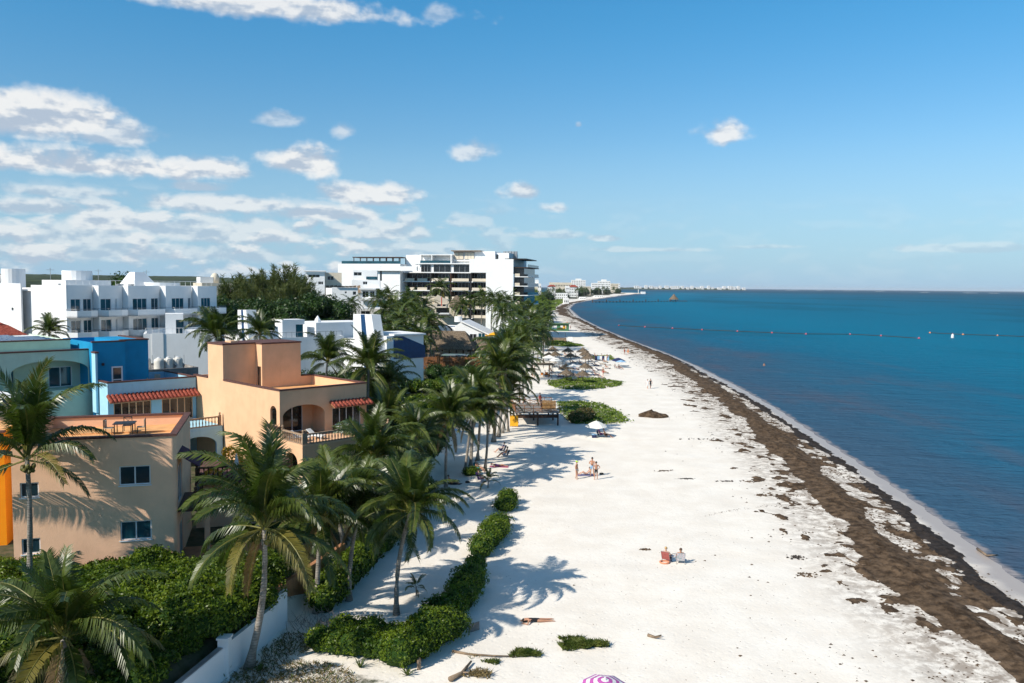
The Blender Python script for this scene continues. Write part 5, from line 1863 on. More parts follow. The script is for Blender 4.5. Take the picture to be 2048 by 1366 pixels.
# clipped hedge row down the beach
hedge_row('sunlit hedge clump at the far end of the beach hedge row', [gp(1010, 1022), gp(1018, 1010)], .95, 1.25, 31, size=.15, group='beach hedge row')
hedge_row('longest sunlit hedge clump in the beach hedge row', line_pts(gp(963, 1112), gp(998, 1062), 4), 1.05, 1.4, 32, size=.15, group='beach hedge row')
hedge_row('smallest dark hedge clump in the middle of the beach hedge row', [gp(947, 1150), gp(952, 1142)], .75, 1.1, 33, size=.15, group='beach hedge row')
hedge_row('shaded hedge clump just before the hedge corner', line_pts(gp(905, 1240), gp(938, 1180), 4), 1.0, 1.4, 34, size=.15, group='beach hedge row')
hedge_row('dense dark hedge corner where the beach hedge turns inland', line_pts(gp(800, 1328), gp(895, 1272), 5) + line_pts(gp(830, 1310), gp(880, 1250), 3), 1.15, 1.6, 35, size=.16, group='beach hedge row')
hedge_row('low hedge running inland towards the white wall behind dry twigs', line_pts(gp(640, 1300), gp(780, 1318), 5) + line_pts(gp(690, 1275), gp(790, 1290), 3), .95, 1.15, 36, size=.16, group='beach hedge row')

# sea-grape thicket between the white wall and the tan house
def thicket(label, poly_pts, seed, h=1.7, r=1.5, n=26, m=None, dens=105, size=.2):
    g = np.random.default_rng(seed)
    blobs = []
    (xa, ya), (xb_, yb_) = poly_pts
    for k in range(n):
        x, y = g.uniform(xa, xb_), g.uniform(ya, yb_)
        if x > bound_x(y) - .9:
            continue
        rr = r * g.uniform(.7, 1.2)
        blobs.append((x, y, gz(x, y) + h * g.uniform(.35, .75), rr, rr, h * g.uniform(.5, .75)))
    return shrub('sea_grape_thicket', label, 'bushes', blobs, size, dens, m or M_LEAF, None, seed, 5)


thicket('bright sea grape thicket filling the garden corner behind the white wall', ((-21.5, 37.5), (-12.4, 45.6)), 41, 1.6, 1.5, 46)
thicket('sea grape bushes along the foot of the tan house', ((-30, 41.5), (-20.5, 45.6)), 42, 1.15, 1.3, 28)
thicket('dark bushes at the bottom left under the spreading palm', ((-30, 32), (-16.5, 41.5)), 43, 1.5, 1.5, 40, M_LEAF)
thicket('scrubby bushes behind the near end of the white wall', ((-17.5, 30), (-14.9, 37.5)), 44, .8, .9, 18, M_LEAF)
hedge_row('green hedge climbing from the sand path to the terracotta kerb', line_pts((-10.6, 45.6), (-9.3, 55.0), 7), .95, 1.9, 45, size=.18)
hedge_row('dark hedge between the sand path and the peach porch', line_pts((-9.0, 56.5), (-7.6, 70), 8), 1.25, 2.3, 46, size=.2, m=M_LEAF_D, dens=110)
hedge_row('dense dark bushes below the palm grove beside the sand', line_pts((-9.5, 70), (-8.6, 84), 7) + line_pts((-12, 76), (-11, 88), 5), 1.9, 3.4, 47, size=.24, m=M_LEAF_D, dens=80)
hedge_row('small leafy bush among the sunbathers under the palms', [gp(938, 952), gp(944, 950)], .7, .75, 48, 'bush', .2, 110, cat='bush')

# garden behind the peach house and between the villas
for i, (label, a, b, n, r, h, m) in enumerate([
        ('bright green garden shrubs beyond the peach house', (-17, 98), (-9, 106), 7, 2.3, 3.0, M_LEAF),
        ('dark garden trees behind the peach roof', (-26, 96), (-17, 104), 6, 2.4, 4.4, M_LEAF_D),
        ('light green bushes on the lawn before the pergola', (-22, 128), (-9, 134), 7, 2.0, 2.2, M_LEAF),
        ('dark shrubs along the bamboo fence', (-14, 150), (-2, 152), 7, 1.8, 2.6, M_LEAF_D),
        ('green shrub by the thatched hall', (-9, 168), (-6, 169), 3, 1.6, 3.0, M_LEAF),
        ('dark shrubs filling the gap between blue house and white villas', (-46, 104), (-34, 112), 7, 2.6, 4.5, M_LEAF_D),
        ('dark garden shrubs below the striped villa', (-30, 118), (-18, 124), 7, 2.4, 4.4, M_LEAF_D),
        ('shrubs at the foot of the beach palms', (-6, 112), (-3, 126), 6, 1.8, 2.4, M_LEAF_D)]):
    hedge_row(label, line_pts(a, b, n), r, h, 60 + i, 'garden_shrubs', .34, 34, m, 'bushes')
pp = g0.uniform((-26, 108), (-6, 150), (5000, 2))
lawn2 = tuft_mesh('garden_grass', np.column_stack([pp, ground_z(pp[:, 0], pp[:, 1])]), .25, .10, M_GRASS, 5)
tag(link('garden_grass', lawn2), 'green garden grass between the palms and the bamboo fence', 'grass', kind='stuff')

# dry scrub, twigs and tufts on the near sand
pp = []
while len(pp) < 3600:
    x, y = g0.uniform(-13.0, -1.5), g0.uniform(33, 42.5)
    if x < bound_x(y) + .2:
        continue
    if fbm(np.array([x]), np.array([y]), 1.6, 3, 8)[0] > .50 + .028 * (x + 11):
        pp.append((x, y))
pp = np.array(pp)
tag(link('dry_grass', tuft_mesh('dry_grass', np.column_stack([pp, ground_z(pp[:, 0], pp[:, 1])]), .14, .018, [M_DRY], 6, .9)),
    'sparse dry grass on the sand before the beach hedge', 'grass', kind='stuff')
pp2 = pp[::3] + g0.normal(0, .15, pp[::3].shape)
tag(link('green_tufts', tuft_mesh('green_tufts', np.column_stack([pp2, ground_z(pp2[:, 0], pp2[:, 1])]), .16, .02, M_GRASS, 7, .7)),
    'scattered green tufts on the sand before the beach hedge', 'grass', kind='stuff')
bp = gp(650, 1255)
tw = MB()
for k in range(90):
    x, y = bp[0] + g0.normal(0, .9), bp[1] + g0.normal(0, .5)
    a = g0.uniform(0, 6.28)
    z0 = gz(x, y)
    tw.tube([(x, y, z0), (x + math.cos(a) * .25, y + math.sin(a) * .25, z0 + g0.uniform(.2, .5)), (x + math.cos(a + .5) * .6, y + math.sin(a + .5) * .6, z0 + g0.uniform(.3, .9))], [.016, .011, .005], 4, False)
tag(tw.build('bare_twig_bush', mat('bare_twig', (.30, .24, .20), .9, .2)), 'leafless grey twig bush beside the end of the white wall', 'bush', kind='stuff')


def grass_patch(label, cpx, rx, ry, n, h, seed, m=M_GRASS, wid=.03, name='beach_grass'):
    g = np.random.default_rng(seed)
    c = G(*cpx)
    r = np.sqrt(g.uniform(0, 1, n)); a = g.uniform(0, 6.283, n)
    k = 1 + .28 * np.sin(a * 3 + seed) + .16 * np.sin(a * 7 + seed * 2)
    p = np.column_stack([c.x + np.cos(a) * r * rx * k, c.y + np.sin(a) * r * ry * k])
    hh = h * (1.15 - r * .7)
    me = tuft_mesh(name, np.column_stack([p, ground_z(p[:, 0], p[:, 1]) - .02]), h, wid, m, seed, .6)
    return tag(link(name, me), label, 'grass', kind='stuff')


grass_patch('round green grass tuft on the open sand near the sunbather', (1160, 1288), 1.15, .75, 1500, .26, 71, wid=.022)
grass_patch('smaller dark grass tuft beside the driftwood branch', (1050, 1308), .7, .5, 800, .24, 72, M_GRASS, .022)
grass_patch('thin grass tuft at the bottom edge below the driftwood', (958, 1350), .55, .5, 350, .22, 73, M_DRY, .02)
grass_patch('small grass tuft above the thin bottom tuft', (985, 1325), .4, .3, 220, .18, 74, M_GRASS, .02)


def vine_patch(label, poly, n, seed, h=.35, size=.3, m=None):
    """low creeping beach vine filling a picture outline"""
    g = np.random.default_rng(seed)
    P = np.array([tuple(G(*q))[:2] for q in poly])
    lo, hi = P.min(0), P.max(0)
    pts = []
    while len(pts) < n:
        q = g.uniform(lo, hi, (4000, 2))
        ins = np.zeros(len(q), bool)
        j = len(P) - 1
        for i in range(len(P)):
            c = ((P[i, 1] > q[:, 1]) != (P[j, 1] > q[:, 1])) & (q[:, 0] < (P[j, 0] - P[i, 0]) * (q[:, 1] - P[i, 1]) / (P[j, 1] - P[i, 1] + 1e-9) + P[i, 0])
            ins ^= c; j = i
        keep = ins & (fbm(q[:, 0], q[:, 1], 2.5, 3, seed) > .30)
        pts += list(q[keep])
    p = np.array(pts[:n]) + g.normal(0, .35, (n, 2)) * (g.uniform(0, 1, (n, 1)) < .35)
    nn = fbm(p[:, 0], p[:, 1], 3.0, 3, seed + 5)
    z = ground_z(p[:, 0], p[:, 1]) + h * nn * g.uniform(.3, 1.3, n)
    v, f = leaf_cards(np.column_stack([p, z]), np.tile([0, 0, 1.0], (n, 1)), size, .7, .45, seed)
    o = link('beach_vine', np_mesh('beach_vine', v, f, m or M_LEAF))
    return tag(o, label, 'beach plants', kind='stuff')


M_VINE = mat('beach_vine_leaf', (0.105, 0.185, 0.022), 0.55, 0.35, 0.4, spec=0.2, trans=0.25, c2=(0.20, 0.255, 0.045))
vine_patch('broad green vine patch between the wooden deck and the white parasol', [(1115, 806), (1160, 803), (1200, 808), (1235, 823), (1250, 836), (1262, 842), (1235, 848), (1180, 848), (1150, 848), (1130, 838), (1120, 825)], 4300, 81, .38, .38, M_VINE)
vine_patch('long green vine patch before the beach club', [(1095, 762), (1150, 755), (1190, 757), (1245, 764), (1240, 772), (1205, 778), (1160, 781), (1120, 778), (1098, 772)], 3400, 82, .4, .5, M_VINE)
vine_patch('narrow green vine strip beyond the thatched umbrellas', [(1090, 687), (1110, 683), (1140, 687), (1168, 692), (1140, 694), (1095, 692)], 2600, 83, .6, .8, M_VINE)
vine_patch('thin vine patch behind the blue windbreak', [(1178, 711), (1220, 712), (1228, 720), (1190, 722)], 700, 84, .4, .6, M_VINE)
hedge_row('brownish bush at the near corner of the green vine patch', [gp(1150, 846), gp(1163, 843), gp(1175, 840)], 1.2, 1.6, 85, 'bush', .3, 60, mat('olive_leaf', (.075, .085, .022), .6, .35, 1, spec=.3, trans=.15, c2=(.17, .13, .05)), 'bush')

# ------------------------------------------------------------------ palms, nearest first
palm('slender palm standing before the tan house wall, coconuts below its crown', (At(57, 1190, 43.6).x, 43.6, gz(-25.6, 43.6)), At(54, 915, 43.6), 1.34, 17, 1, True, None, (.12, 0, 0), .16, 1, 0, 9, up=1.75)
palm('short spreading palm at the bottom left with arching fronds', (At(125, 1366, 32.5).x, 32.5, gz(-18, 32.5)), At(128, 1268, 32.5), 1.22, 20, 2, True, None, (0, 0, 0), .22, 4, 2)
palm_px('big palm with curved grey trunk beside the white boundary wall', (497, 1335), (528, 1052), size=1.24, n=24, seed=3, bow=(.32, 0, 0), yellow=3, dead=1, nuts=5, r0=.19)
palm_px('palm with dark thin trunk between the big palm and the sand path', (632, 1226), (641, 1035), size=1.0, n=24, seed=4, yellow=4, dead=2, r0=.15)
palm_px('palm with straight pale trunk at the edge of the sand path', (698, 1201), (716, 1030), size=1.0, n=24, seed=5, yellow=2, bow=(-.15, 0, 0), r0=.15, dead=1)
palm_px('palm with bowed dark trunk on the white sand inside the hedge corner', (793, 1229), (822, 1020), size=1.02, n=24, seed=6, yellow=2, bow=(-.28, 0, 0), r0=.14, dead=0)
palm('tall palm crown in front of the peach balcony awning', (At(742, 1000, 60).x, 60, gz(-10.2, 60)), At(748, 915, 60), 1.12, 26, 7, yellow=1)
palm('palm crown hanging over the sand path left of the hedge row', (At(690, 1000, 54).x, 54, gz(-11, 54)), At(668, 985, 54), 1.0, 22, 8, yellow=2)
palm('dark palm crown between the balcony palm and the path', (At(800, 1000, 64).x, 64, gz(-8.7, 64)), At(792, 945, 64), 1.0, 22, 9, yellow=0)
# grove at the edge of the sand
palm_px('palm with slim straight trunk standing nearest in the beach grove', (892, 977), (897, 838), size=1.0, n=24, seed=10, yellow=3, dead=2, bow=(-.1, 0, 0), r0=.15)
palm_px('palm with leaning pale trunk in the beach grove', (930, 945), (944, 826), size=1.0, n=22, seed=11, yellow=1, r0=.16)
palm_px('palm with thick dark flared trunk in the beach grove', (941, 932), (950, 790), size=1.1, n=24, seed=12, yellow=1, r0=.2)
palm_px('palm with short pale trunk right of the dark flared one', (955, 921), (962, 812), size=1.0, n=20, seed=13, yellow=1, r0=.17)
palm_px('palm with kinked curving trunk in the beach grove', (970, 938), (974, 818), size=.9, n=20, seed=14, yellow=2, bow=(.15, 0, 0), r0=.13, dead=2)
palm_px('palm with stout trunk before the orange board', (987, 884), (1000, 745), size=1.2, n=24, seed=15, yellow=0, r0=.22)
palm_px('palm second from the orange board in the beach grove', (997, 874), (1014, 722), size=1.25, n=24, seed=16, yellow=1, r0=.2)
palm_px('palm right beside the orange board', (1004, 866), (1026, 765), size=1.05, n=22, seed=17, yellow=1, r0=.2)
palm_px('tiny young palm on the shaded sand by the hedge', (833, 1192), (832, 1172), size=.22, n=9, seed=18, yellow=2, dead=0, r0=.05, r1=.04, name='young_palm')
palm_px('tiny yellow young palm beside the purple beach chair', (976, 976), (977, 958), size=.33, n=8, seed=19, yellow=5, dead=0, r0=.06, r1=.04, name='young_palm')
mids = [  # crown px, depth, size, seed
    ('palm crown between the balcony palm and the grove', 830, 872, 70, 1.0), 
    ('broad palm crown above the peach house roof edge', 737, 735, 88, 1.25), ('yellowish palm crown behind the peach tower', 655, 722, 98, 1.05),
    ('palm crown between peach roof and garden shrubs', 775, 770, 92, 1.1), ('palm crown in shade right of the peach balcony', 770, 845, 80, 1.1),
    ('palm left of the peach tower against the white villa', 432, 672, 100, 1.25), ('smaller palm beside the peach tower top', 520, 668, 108, 1.0), ('palm tip rising over the mint house roof', 98, 665, 92, .65),
    ('big palm crown where the grove meets the beach club', 1020, 700, 128, 1.2), ('palm crown over the beach club tables', 1046, 690, 140, 1.15), ('palm crown left of the beach club', 995, 700, 132, 1.1),
    ('palm crown above the wooden deck', 1040, 735, 118, 1.0),
    ('bushy palm low beside the deck', 1012, 800, 104, .9)]
for i, (lb, px, py, Y, s) in enumerate(mids):
    h = At(px, py, Y)
    b = (h.x + rnd.uniform(-.6, .6), Y + rnd.uniform(-.3, .3), gz(h.x, Y))
    palm(lb, b, h, s, 20, 30 + i, True, None, (rnd.uniform(-.2, .2), 0, 0), .17, 1 + (i == 5) * 4, 1)
# far palms: crowns in one mesh
ORD = ['first', 'second', 'third', 'fourth', 'fifth', 'sixth', 'seventh', 'eighth', 'ninth', 'tenth', 'eleventh', 'twelfth', 'thirteenth', 'fourteenth', 'fifteenth', 'sixteenth', 'seventeenth', 'eighteenth', 'nineteenth', 'twentieth']
ORD += ['twenty-' + q for q in ORD[:9]] + ['thirtieth'] + ['thirty-' + q for q in ORD[:9]]
FARP = [('in the grove between striped villa and thatched hall', [(772, 620, 178), (790, 612, 190), (812, 618, 185), (830, 606, 200), (800, 640, 170), (835, 635, 176), (855, 640, 172), (770, 650, 165), (820, 660, 168), (850, 612, 205), (760, 600, 205), (785, 668, 158), (842, 672, 160), (818, 596, 215)], 1.1),
        ('in the dark grove in front of the hotel', [(925, 612, 225), (945, 600, 235), (965, 594, 245), (985, 598, 240), (1000, 606, 230), (1005, 628, 205), (1025, 622, 215), (1018, 604, 250)], 1.25),
        ('lining the beach beyond the thatched umbrellas', [(1045, 612, 260), (1060, 620, 245), (1040, 640, 200), (1062, 640, 205), (1080, 630, 240), (1050, 660, 170), (1075, 655, 190), (1090, 640, 235), (1097, 630, 300), (1072, 668, 172), (1035, 665, 160), (1088, 668, 195)], 1.2)]
k = 0
for lb, lst, s in FARP:
    for (px, py, Y) in lst:
        h = At(px, py, Y)
        i_ = sorted(q[0] for q in lst).index(px)
        palm(ORD[i_] + ' palm from the left ' + lb, (h.x + rnd.uniform(-.8, .8), Y, gz(h.x, Y)), h, s * rnd.uniform(.9, 1.1), 20, k, None, lb, (rnd.uniform(-.5, .5), 0, 0), .2); k += 1
for (lb, px, py, Y, s) in (('slim palm with bare trunk before the low white house', 703, 608, 200, 1.0), ('palm in front of the hotel balconies', 881, 578, 262, 1.5),
                           ('palm leaning over the thatched hall roof', 862, 648, 176, 1.2), ('palm beside the stepped white house', 778, 590, 240, 1.1)):
    h = At(px, py, Y); palm(lb, (h.x - 1.2, Y, gz(h.x, Y)), h, s, 20, k, None, None, (.6, 0, 0), .2); k += 1

# ------------------------------------------------------------------ feathery casuarina stand and broadleaf trees
M_NEEDLE = mat('casuarina_needle', (0.070, 0.100, 0.028), 0.7, 0.35, 0.25, spec=0.2, trans=0.35, c2=(0.135, 0.155, 0.055))


def casuarina_mesh(seed, h):
    g = np.random.default_rng(seed)
    V = []; 
    nb = 62
    for k in range(nb):
        t = .22 + .78 * (k / nb) ** .9
        a = g.uniform(0, 6.283)
        out = h * .20 * (1 - t) ** .6 * g.uniform(.5, 1.15) + .4
        z0 = h * t * .86
        L = h * (.20 + .16 * t) * g.uniform(.7, 1.25)
        tip = np.array([math.cos(a) * out * 1.5 + .12 * L, math.sin(a) * out * 1.5, z0 + L])
        bs = np.array([math.cos(a) * .25, math.sin(a) * .25, z0])
        n = 130
        s = g.uniform(0, 1, n) ** .8
        q = bs + (tip - bs) * s[:, None]
        q[:, 2] += np.sin(s * math.pi) * -.08 * L
        spread = (.70 * (1 - s) ** .8 + .05)[:, None] * (h / 20)
        q = q + g.normal(0, 1, (n, 3)) * spread * np.array([1, 1, .7])
        d = (tip - bs) / np.linalg.norm(tip - bs) + g.normal(0, .45, (n, 3))
        d /= np.linalg.norm(d, axis=1)[:, None]
        ln = g.uniform(.6, 1.35, n)[:, None] * (h / 20)
        w_ = np.cross(d, g.normal(0, 1, (n, 3))); w_ /= np.linalg.norm(w_, axis=1)[:, None]
        wd = .075 * (h / 20)
        V.append(np.stack([q - w_ * wd, q + w_ * wd, q + d * ln], 1).reshape(-1, 3))
    V = np.concatenate(V)
    return np_mesh('crown', V, np.arange(len(V)).reshape(-1, 3), M_NEEDLE)


CAS = [casuarina_mesh(300 + k, 20) for k in range(3)]
for k, (px, py, Y, lb) in enumerate([(462, 552, 185, 'feathery casuarina leaning out at the left end of the stand'), (490, 548, 192, 'casuarina with thin tip second from the left end'), (520, 546, 186, 'casuarina in the left half of the stand'), (545, 540, 194, 'casuarina in the middle of the stand'),
                                     (570, 530, 188, 'tallest casuarina with a needle-sharp tip'), (592, 545, 182, 'casuarina right of the tallest one'), (608, 556, 190, 'casuarina at the right end of the stand'), (505, 570, 176, 'low casuarina in front of the stand at left'), (560, 566, 174, 'low casuarina in front of the tallest one')]):
    tp = At(px, py, Y)
    h = tp.z - 1.3
    t = thing('casuarina_tree', lb, 'tree', (tp.x - .3, Y, 1.3), 0, 'casuarina stand')
    MB().tube([(0, 0, -.3), (.1, 0, h * .5), (.2, 0, h * .93)], [.35, .22, .05], 7).build('trunk', M_TWIG, t, True)
    o = link('crown', CAS[k % 3], t, (0, 0, 0), (0, 0, k * 1.3)); o.scale = (h / 20 * 1.45, h / 20 * 1.45, h / 20 * .84)


def broad_tree(label, px, py, Y, r, seed, m=None, group=None, zb=1.2, n=7, size=.55, dens=22, name='broadleaf_tree'):
    tp = At(px, py, Y)
    g = np.random.default_rng(seed)
    t = thing(name, label, 'tree', (tp.x, Y, gz(tp.x, Y) - .1), 0, group)
    H = tp.z - gz(tp.x, Y)
    bl = [(0, 0, H - r * .75, r * .8, r * .8, r * .75)]
    for k in range(n):
        a = g.uniform(0, 6.283); q = r * g.uniform(.4, .85); s = r * g.uniform(.4, .62)
        bl.append((math.cos(a) * q, math.sin(a) * q, H - r * g.uniform(.6, 1.5), s, s, s * .8))
    P, Nn = blob_points(bl, dens, g, False, .3)
    v, f = leaf_cards(P, Nn, size, .55, .8, seed)
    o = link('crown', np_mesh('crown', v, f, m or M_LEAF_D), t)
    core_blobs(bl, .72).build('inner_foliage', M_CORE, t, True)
    MB().tube([(0, 0, -.3), (.1, .1, H * .4), (0, 0, H - r)], [.3, .22, .12], 7).build('trunk', M_TWIG, t, True)
    for k in range(3):
        b = bl[k + 1]
        MB().tube([(.05, .05, H * .4), (b[0], b[1], b[2])], [.13, .05], 5).build('limb', M_TWIG, t)
    return t


for k, (px, py, Y, r, lb) in enumerate([(625, 585, 172, 4.2, 'dark round-crowned tree beside the casuarina stand'), (658, 590, 176, 4.4, 'dark broadleaf tree at the right end of the tree stand'), (682, 603, 172, 3.2, 'smaller dark tree next to the slim palm'),
                                        (470, 600, 168, 4.6, 'dark tree filling the foot of the stand at left'), (520, 595, 166, 5.0, 'dark tree at the middle foot of the casuarina stand'), (575, 596, 166, 5.0, 'dark tree at the right foot of the casuarina stand'), (440, 592, 160, 4.0, 'dark tree beside the end of the apartment house'),
                                        (600, 632, 158, 3.0, 'low dark tree behind the villa kiosk'), (655, 636, 158, 2.6, 'low dark tree behind the striped villa')]):
    broad_tree(lb, px, py, Y, r, 400 + k)
broad_tree('olive tree before the hotel left wing', 800, 600, 232, 4.5, 420, mat('olive_tree_leaf', (.05, .06, .018), .6, .4, .5, c2=(.09, .085, .03), trans=.15))
broad_tree('bare-topped tree behind the apartment roof', 250, 543, 175, 4.5, 421, n=4, dens=10)

# ------------------------------------------------------------------ far woods, town, pier, buoys
M_WOODS = mat('far_woodland', (0.030, 0.050, 0.022), 0.95, 0.45, 0.02, spec=0.05, c2=(0.055, 0.075, 0.030))


def canopy(name, label, xs_, ys_, top, cell, seed, keep):
    X, Y = np.meshgrid(xs_, ys_)
    x = X.ravel() + nrg.uniform(-.3, .3, X.size) * cell; y = Y.ravel() + nrg.uniform(-.3, .3, X.size) * cell
    z = ground_z(x, y) + top * (.45 + .8 * fbm(x, y, cell * 3.2, 3, seed)) * nrg.uniform(.75, 1.15, x.shape)
    nx = len(xs_)
    i = (np.arange(len(ys_) - 1)[:, None] * nx + np.arange(nx - 1)[None, :]).ravel()
    f = np.stack([i, i + 1, i + nx + 1, i + nx], -1)
    k = keep(x, y)
    f = f[k[f].all(1)]
    used, inv_ = np.unique(f, return_inverse=True)
    o = link(name, np_mesh(name, np.stack([x, y, z], -1)[used], inv_.reshape(-1, 4), M_WOODS, False))
    return tag(o, label, 'forest', kind='stuff')


canopy('woodland', 'flat dark green woodland behind the white buildings', np.arange(-700, -20, 5.0), np.arange(270, 900, 5.0), 7.0, 5.0, 3,
       lambda x, y: (x < bound_x(y) - 60 - .10 * (y - 270)) & (x < -.02 * y))
canopy('woodland', 'distant wooded rise along the left horizon', np.arange(-6500, -100, 22.0), np.arange(880, 6500, 30.0), 9.0, 26.0, 4,
       lambda x, y: (x < bound_x(y) - 200) & (x < -.04 * y))

# scrub between the hotel and the bay
g1 = np.random.default_rng(77)
for k, (y0, y1, n, lb) in enumerate(((345, 450, 18, 'green coastal thicket just beyond the hotel'), (450, 600, 20, 'green coastal thicket sloping to the far sand'), (600, 780, 18, 'far end of the coastal thicket by the low white houses'))):
    bl = []
    for q in range(n):
        y = g1.uniform(y0, y1); inl = g1.uniform(2, 34); x = bound_x(y) - inl
        r_ = g1.uniform(4.5, 7.5); h_ = (3.0 + 9.5 * min(1, inl / 9)) * g1.uniform(.8, 1.1) * (1 - .25 * (k == 2))
        bl.append((x, y, gz(x, y) + h_ * .5, r_, r_, h_ * .75))
    shrub('coastal_thicket', lb, 'bushes', bl, .95, 2.6, M_VINE, None, 500 + k, 2)
vine_patch('low beach grass at the foot of the coastal thicket', [(1060, 622), (1085, 612), (1115, 600), (1140, 596), (1125, 606), (1112, 614), (1110, 620), (1080, 625)], 3000, 88, .8, 2.2, M_VINE)


def far_building(label, px0, px1, ytop, Y, m=None, floors=3, depth=14, roof=None, zg=1.0, cols=4, ang=0.0, name='far_building'):
    """town house block with recessed dark storey bands cut by piers"""
    o = At(px0, 590, Y); o.z = gz(o.x, Y) if zg is None else zg
    t = thing(name, label, 'building', o, ang)
    wd = (px1 - px0) * Y / FPX
    h = At((px0 + px1) / 2, ytop, Y).z - o.z
    fh = h / (floors + .25)
    hs = []
    cw = wd / cols
    for f in range(floors):
        for c in range(cols):
            hs.append((c * cw + cw * .26, (c + 1) * cw - cw * .26, f * fh + fh * .34, f * fh + fh * .74))
    MB().wall(0, wd, -1, h, 0, .5, hs).box(0, .5, -1, .4, depth, h).box(wd - .4, .5, -1, wd, depth, h).box(.4, depth - .4, -1, wd - .4, depth, h).box(.4, .5, h - .5, wd - .4, depth - .4, h - .2).build('wall', m or M_WHITE_FAR, t)
    for q in hs:
        MB().box(q[0], .3, q[2], q[1], .36, q[3]).build('window', M_GLASS_D, t)
    if roof == 'hip':
        a, b, c, d = -1, wd + 1, -1, depth + 1
        k = min(wd, depth) * .42
        MB().add([(a, c, h), (b, c, h), (b, d, h), (a, d, h), (a + k, c + k, h + k * .55), (b - k, c + k, h + k * .55), (b - k, d - k, h + k * .55), (a + k, d - k, h + k * .55)],
                 [(0, 1, 5, 4), (1, 2, 6, 5), (2, 3, 7, 6), (3, 0, 4, 7), (4, 5, 6, 7), (3, 2, 1, 0)]).build('roof', M_TILE, t)
    elif roof == 'box':
        MB().box(wd * .3, 2, h - .2, wd * .7, depth - 2, h + fh * .8).build('roof_house', m or M_WHITE_FAR, t)
    return t


TOWN = [('tall white block standing highest in the far town', 1143, 1171, 560, 1900, None, 8, 'box', 8), ('stepped white hotel right of the tall far block', 1183, 1206, 566, 2100, None, 5, None, 8),
        ('white hotel with roof house near the headland', 1196, 1220, 562, 2350, None, 6, 'box', 8), ('pale tan block near the end of the headland', 1221, 1236, 567, 2550, M_CREAM, 4, None, 6),
        ('long low white roofline before the tall far block', 1099, 1143, 565, 1500, M_CREAM, 3, None, 14), ('small white house first beyond the hotel in the far town', 1055, 1066, 563, 820, None, 4, None, 3),
        ('white house with curved roof beyond the hotel', 1066, 1082, 567, 860, None, 4, 'box', 5), ('cream house low among far trees', 1060, 1076, 573, 700, M_CREAM, 3, None, 4),
        ('red-roofed house left in the far town', 1096, 1111, 573, 1150, None, 3, 'hip', 5), ('red-roofed house right in the far town', 1137, 1156, 574, 1450, None, 3, 'hip', 6),
        ('small white house between the two red roofs', 1131, 1139, 572, 1300, None, 3, None, 3), ('white beach house with blue shaded front beyond the thicket', 1106, 1135, 586, 1150, None, 2, None, 7),
        ('low white boathouse at the curve of the bay', 1128, 1138, 596, 900, None, 1, None, 3), ('white kiosk on the sand at the curve of the bay', 1160, 1172, 594, 1200, None, 1, None, 3),
        ('long white house on the far sand', 1189, 1206, 591, 1500, None, 1, None, 5), ('pale low house among the far palms', 1168, 1181, 573, 1800, M_CREAM, 4, None, 5), ('narrow white tower house among far palms', 1232, 1240, 567, 2700, None, 5, None, 3)]
for (lb, a, b, yt, Y, m, fl, rf, cl) in TOWN:
    far_building(lb, a, b, yt, Y, m, fl, 16, rf, None, cl)
for k in range(38):
    Y = 640 * (2350 / 640) ** (k / 37) + rnd.uniform(-15, 15)
    x = float(bound_x(Y)) - rnd.uniform(5, 34)
    z0 = gz(x, Y)
    hh = rnd.uniform(9, 14) * (1 + .25 * (Y > 1400))
    palm(ORD[k] + ' palm counted from the hotel in the dark belt before the far town', (x, Y, z0), (x + rnd.uniform(-2, 2), Y, z0 + hh), rnd.uniform(1.3, 1.8), 15, k, False, 'far belt palms', (0, 0, 0), .3)
for k in range(26):
    Y = 700 * (2500 / 700) ** (k / 25)
    x = float(bound_x(Y)) - rnd.uniform(16, 46)
    hh = rnd.uniform(9, 13) * (1 + .3 * (Y > 1400))
    px_ = 1024 + FPX * x / Y
    py_ = 573 + .009 * (px_ - 1024) + (CAM_H - gz(x, Y) - hh) * FPX / Y
    broad_tree(ORD[k] + ' dark round tree counted from the hotel in the far belt', px_, py_, Y, 9 + rnd.uniform(-2, 3), 600 + k, None, 'far belt trees', n=4, size=2.0, dens=1.6)

# headland on the horizon with its white hotels
HY = 8000.0
pts = []
for px in np.linspace(1180, 1496, 40):
    x = At(px, 577, HY).x
    e = min(1, (1496 - px) / 25) * min(1, (px - 1170) / 20)
    pts.append((x, e))
v = []; f = []
for i, (x, e) in enumerate(pts):
    hh = 4 + (10 + 6 * math.sin(i * 1.7) + rnd.uniform(0, 5)) * e
    v += [(x, HY, -1), (x, HY + 40, 3), (x, HY + 90, hh), (x, HY + 900, hh * .8), (x, HY + 1200, -1)]
for i in range(len(pts) - 1):
    for q in range(4):
        a = i * 5 + q
        f.append((a, a + 5, a + 6, a + 1))
mbh = MB(); mbh.add(v, f)
tag(mbh.build('headland', M_WOODS), kind='structure')
hl = 'tiny white hotel block on the hazy headland horizon'
for k in range(22):
    px = 1268 + 218 * k / 21 + rnd.uniform(-2, 2)
    w_ = rnd.uniform(4, 9)
    yt = rnd.uniform(570, 573.2) + (px - 1268) * .010
    t = far_building(ORD[k] + ' white hotel block from the left on the hazy headland', px, px + w_, yt, HY + 60, None, 3, 40, None, 1.0, 2)
    t['group'] = 'headland hotels'

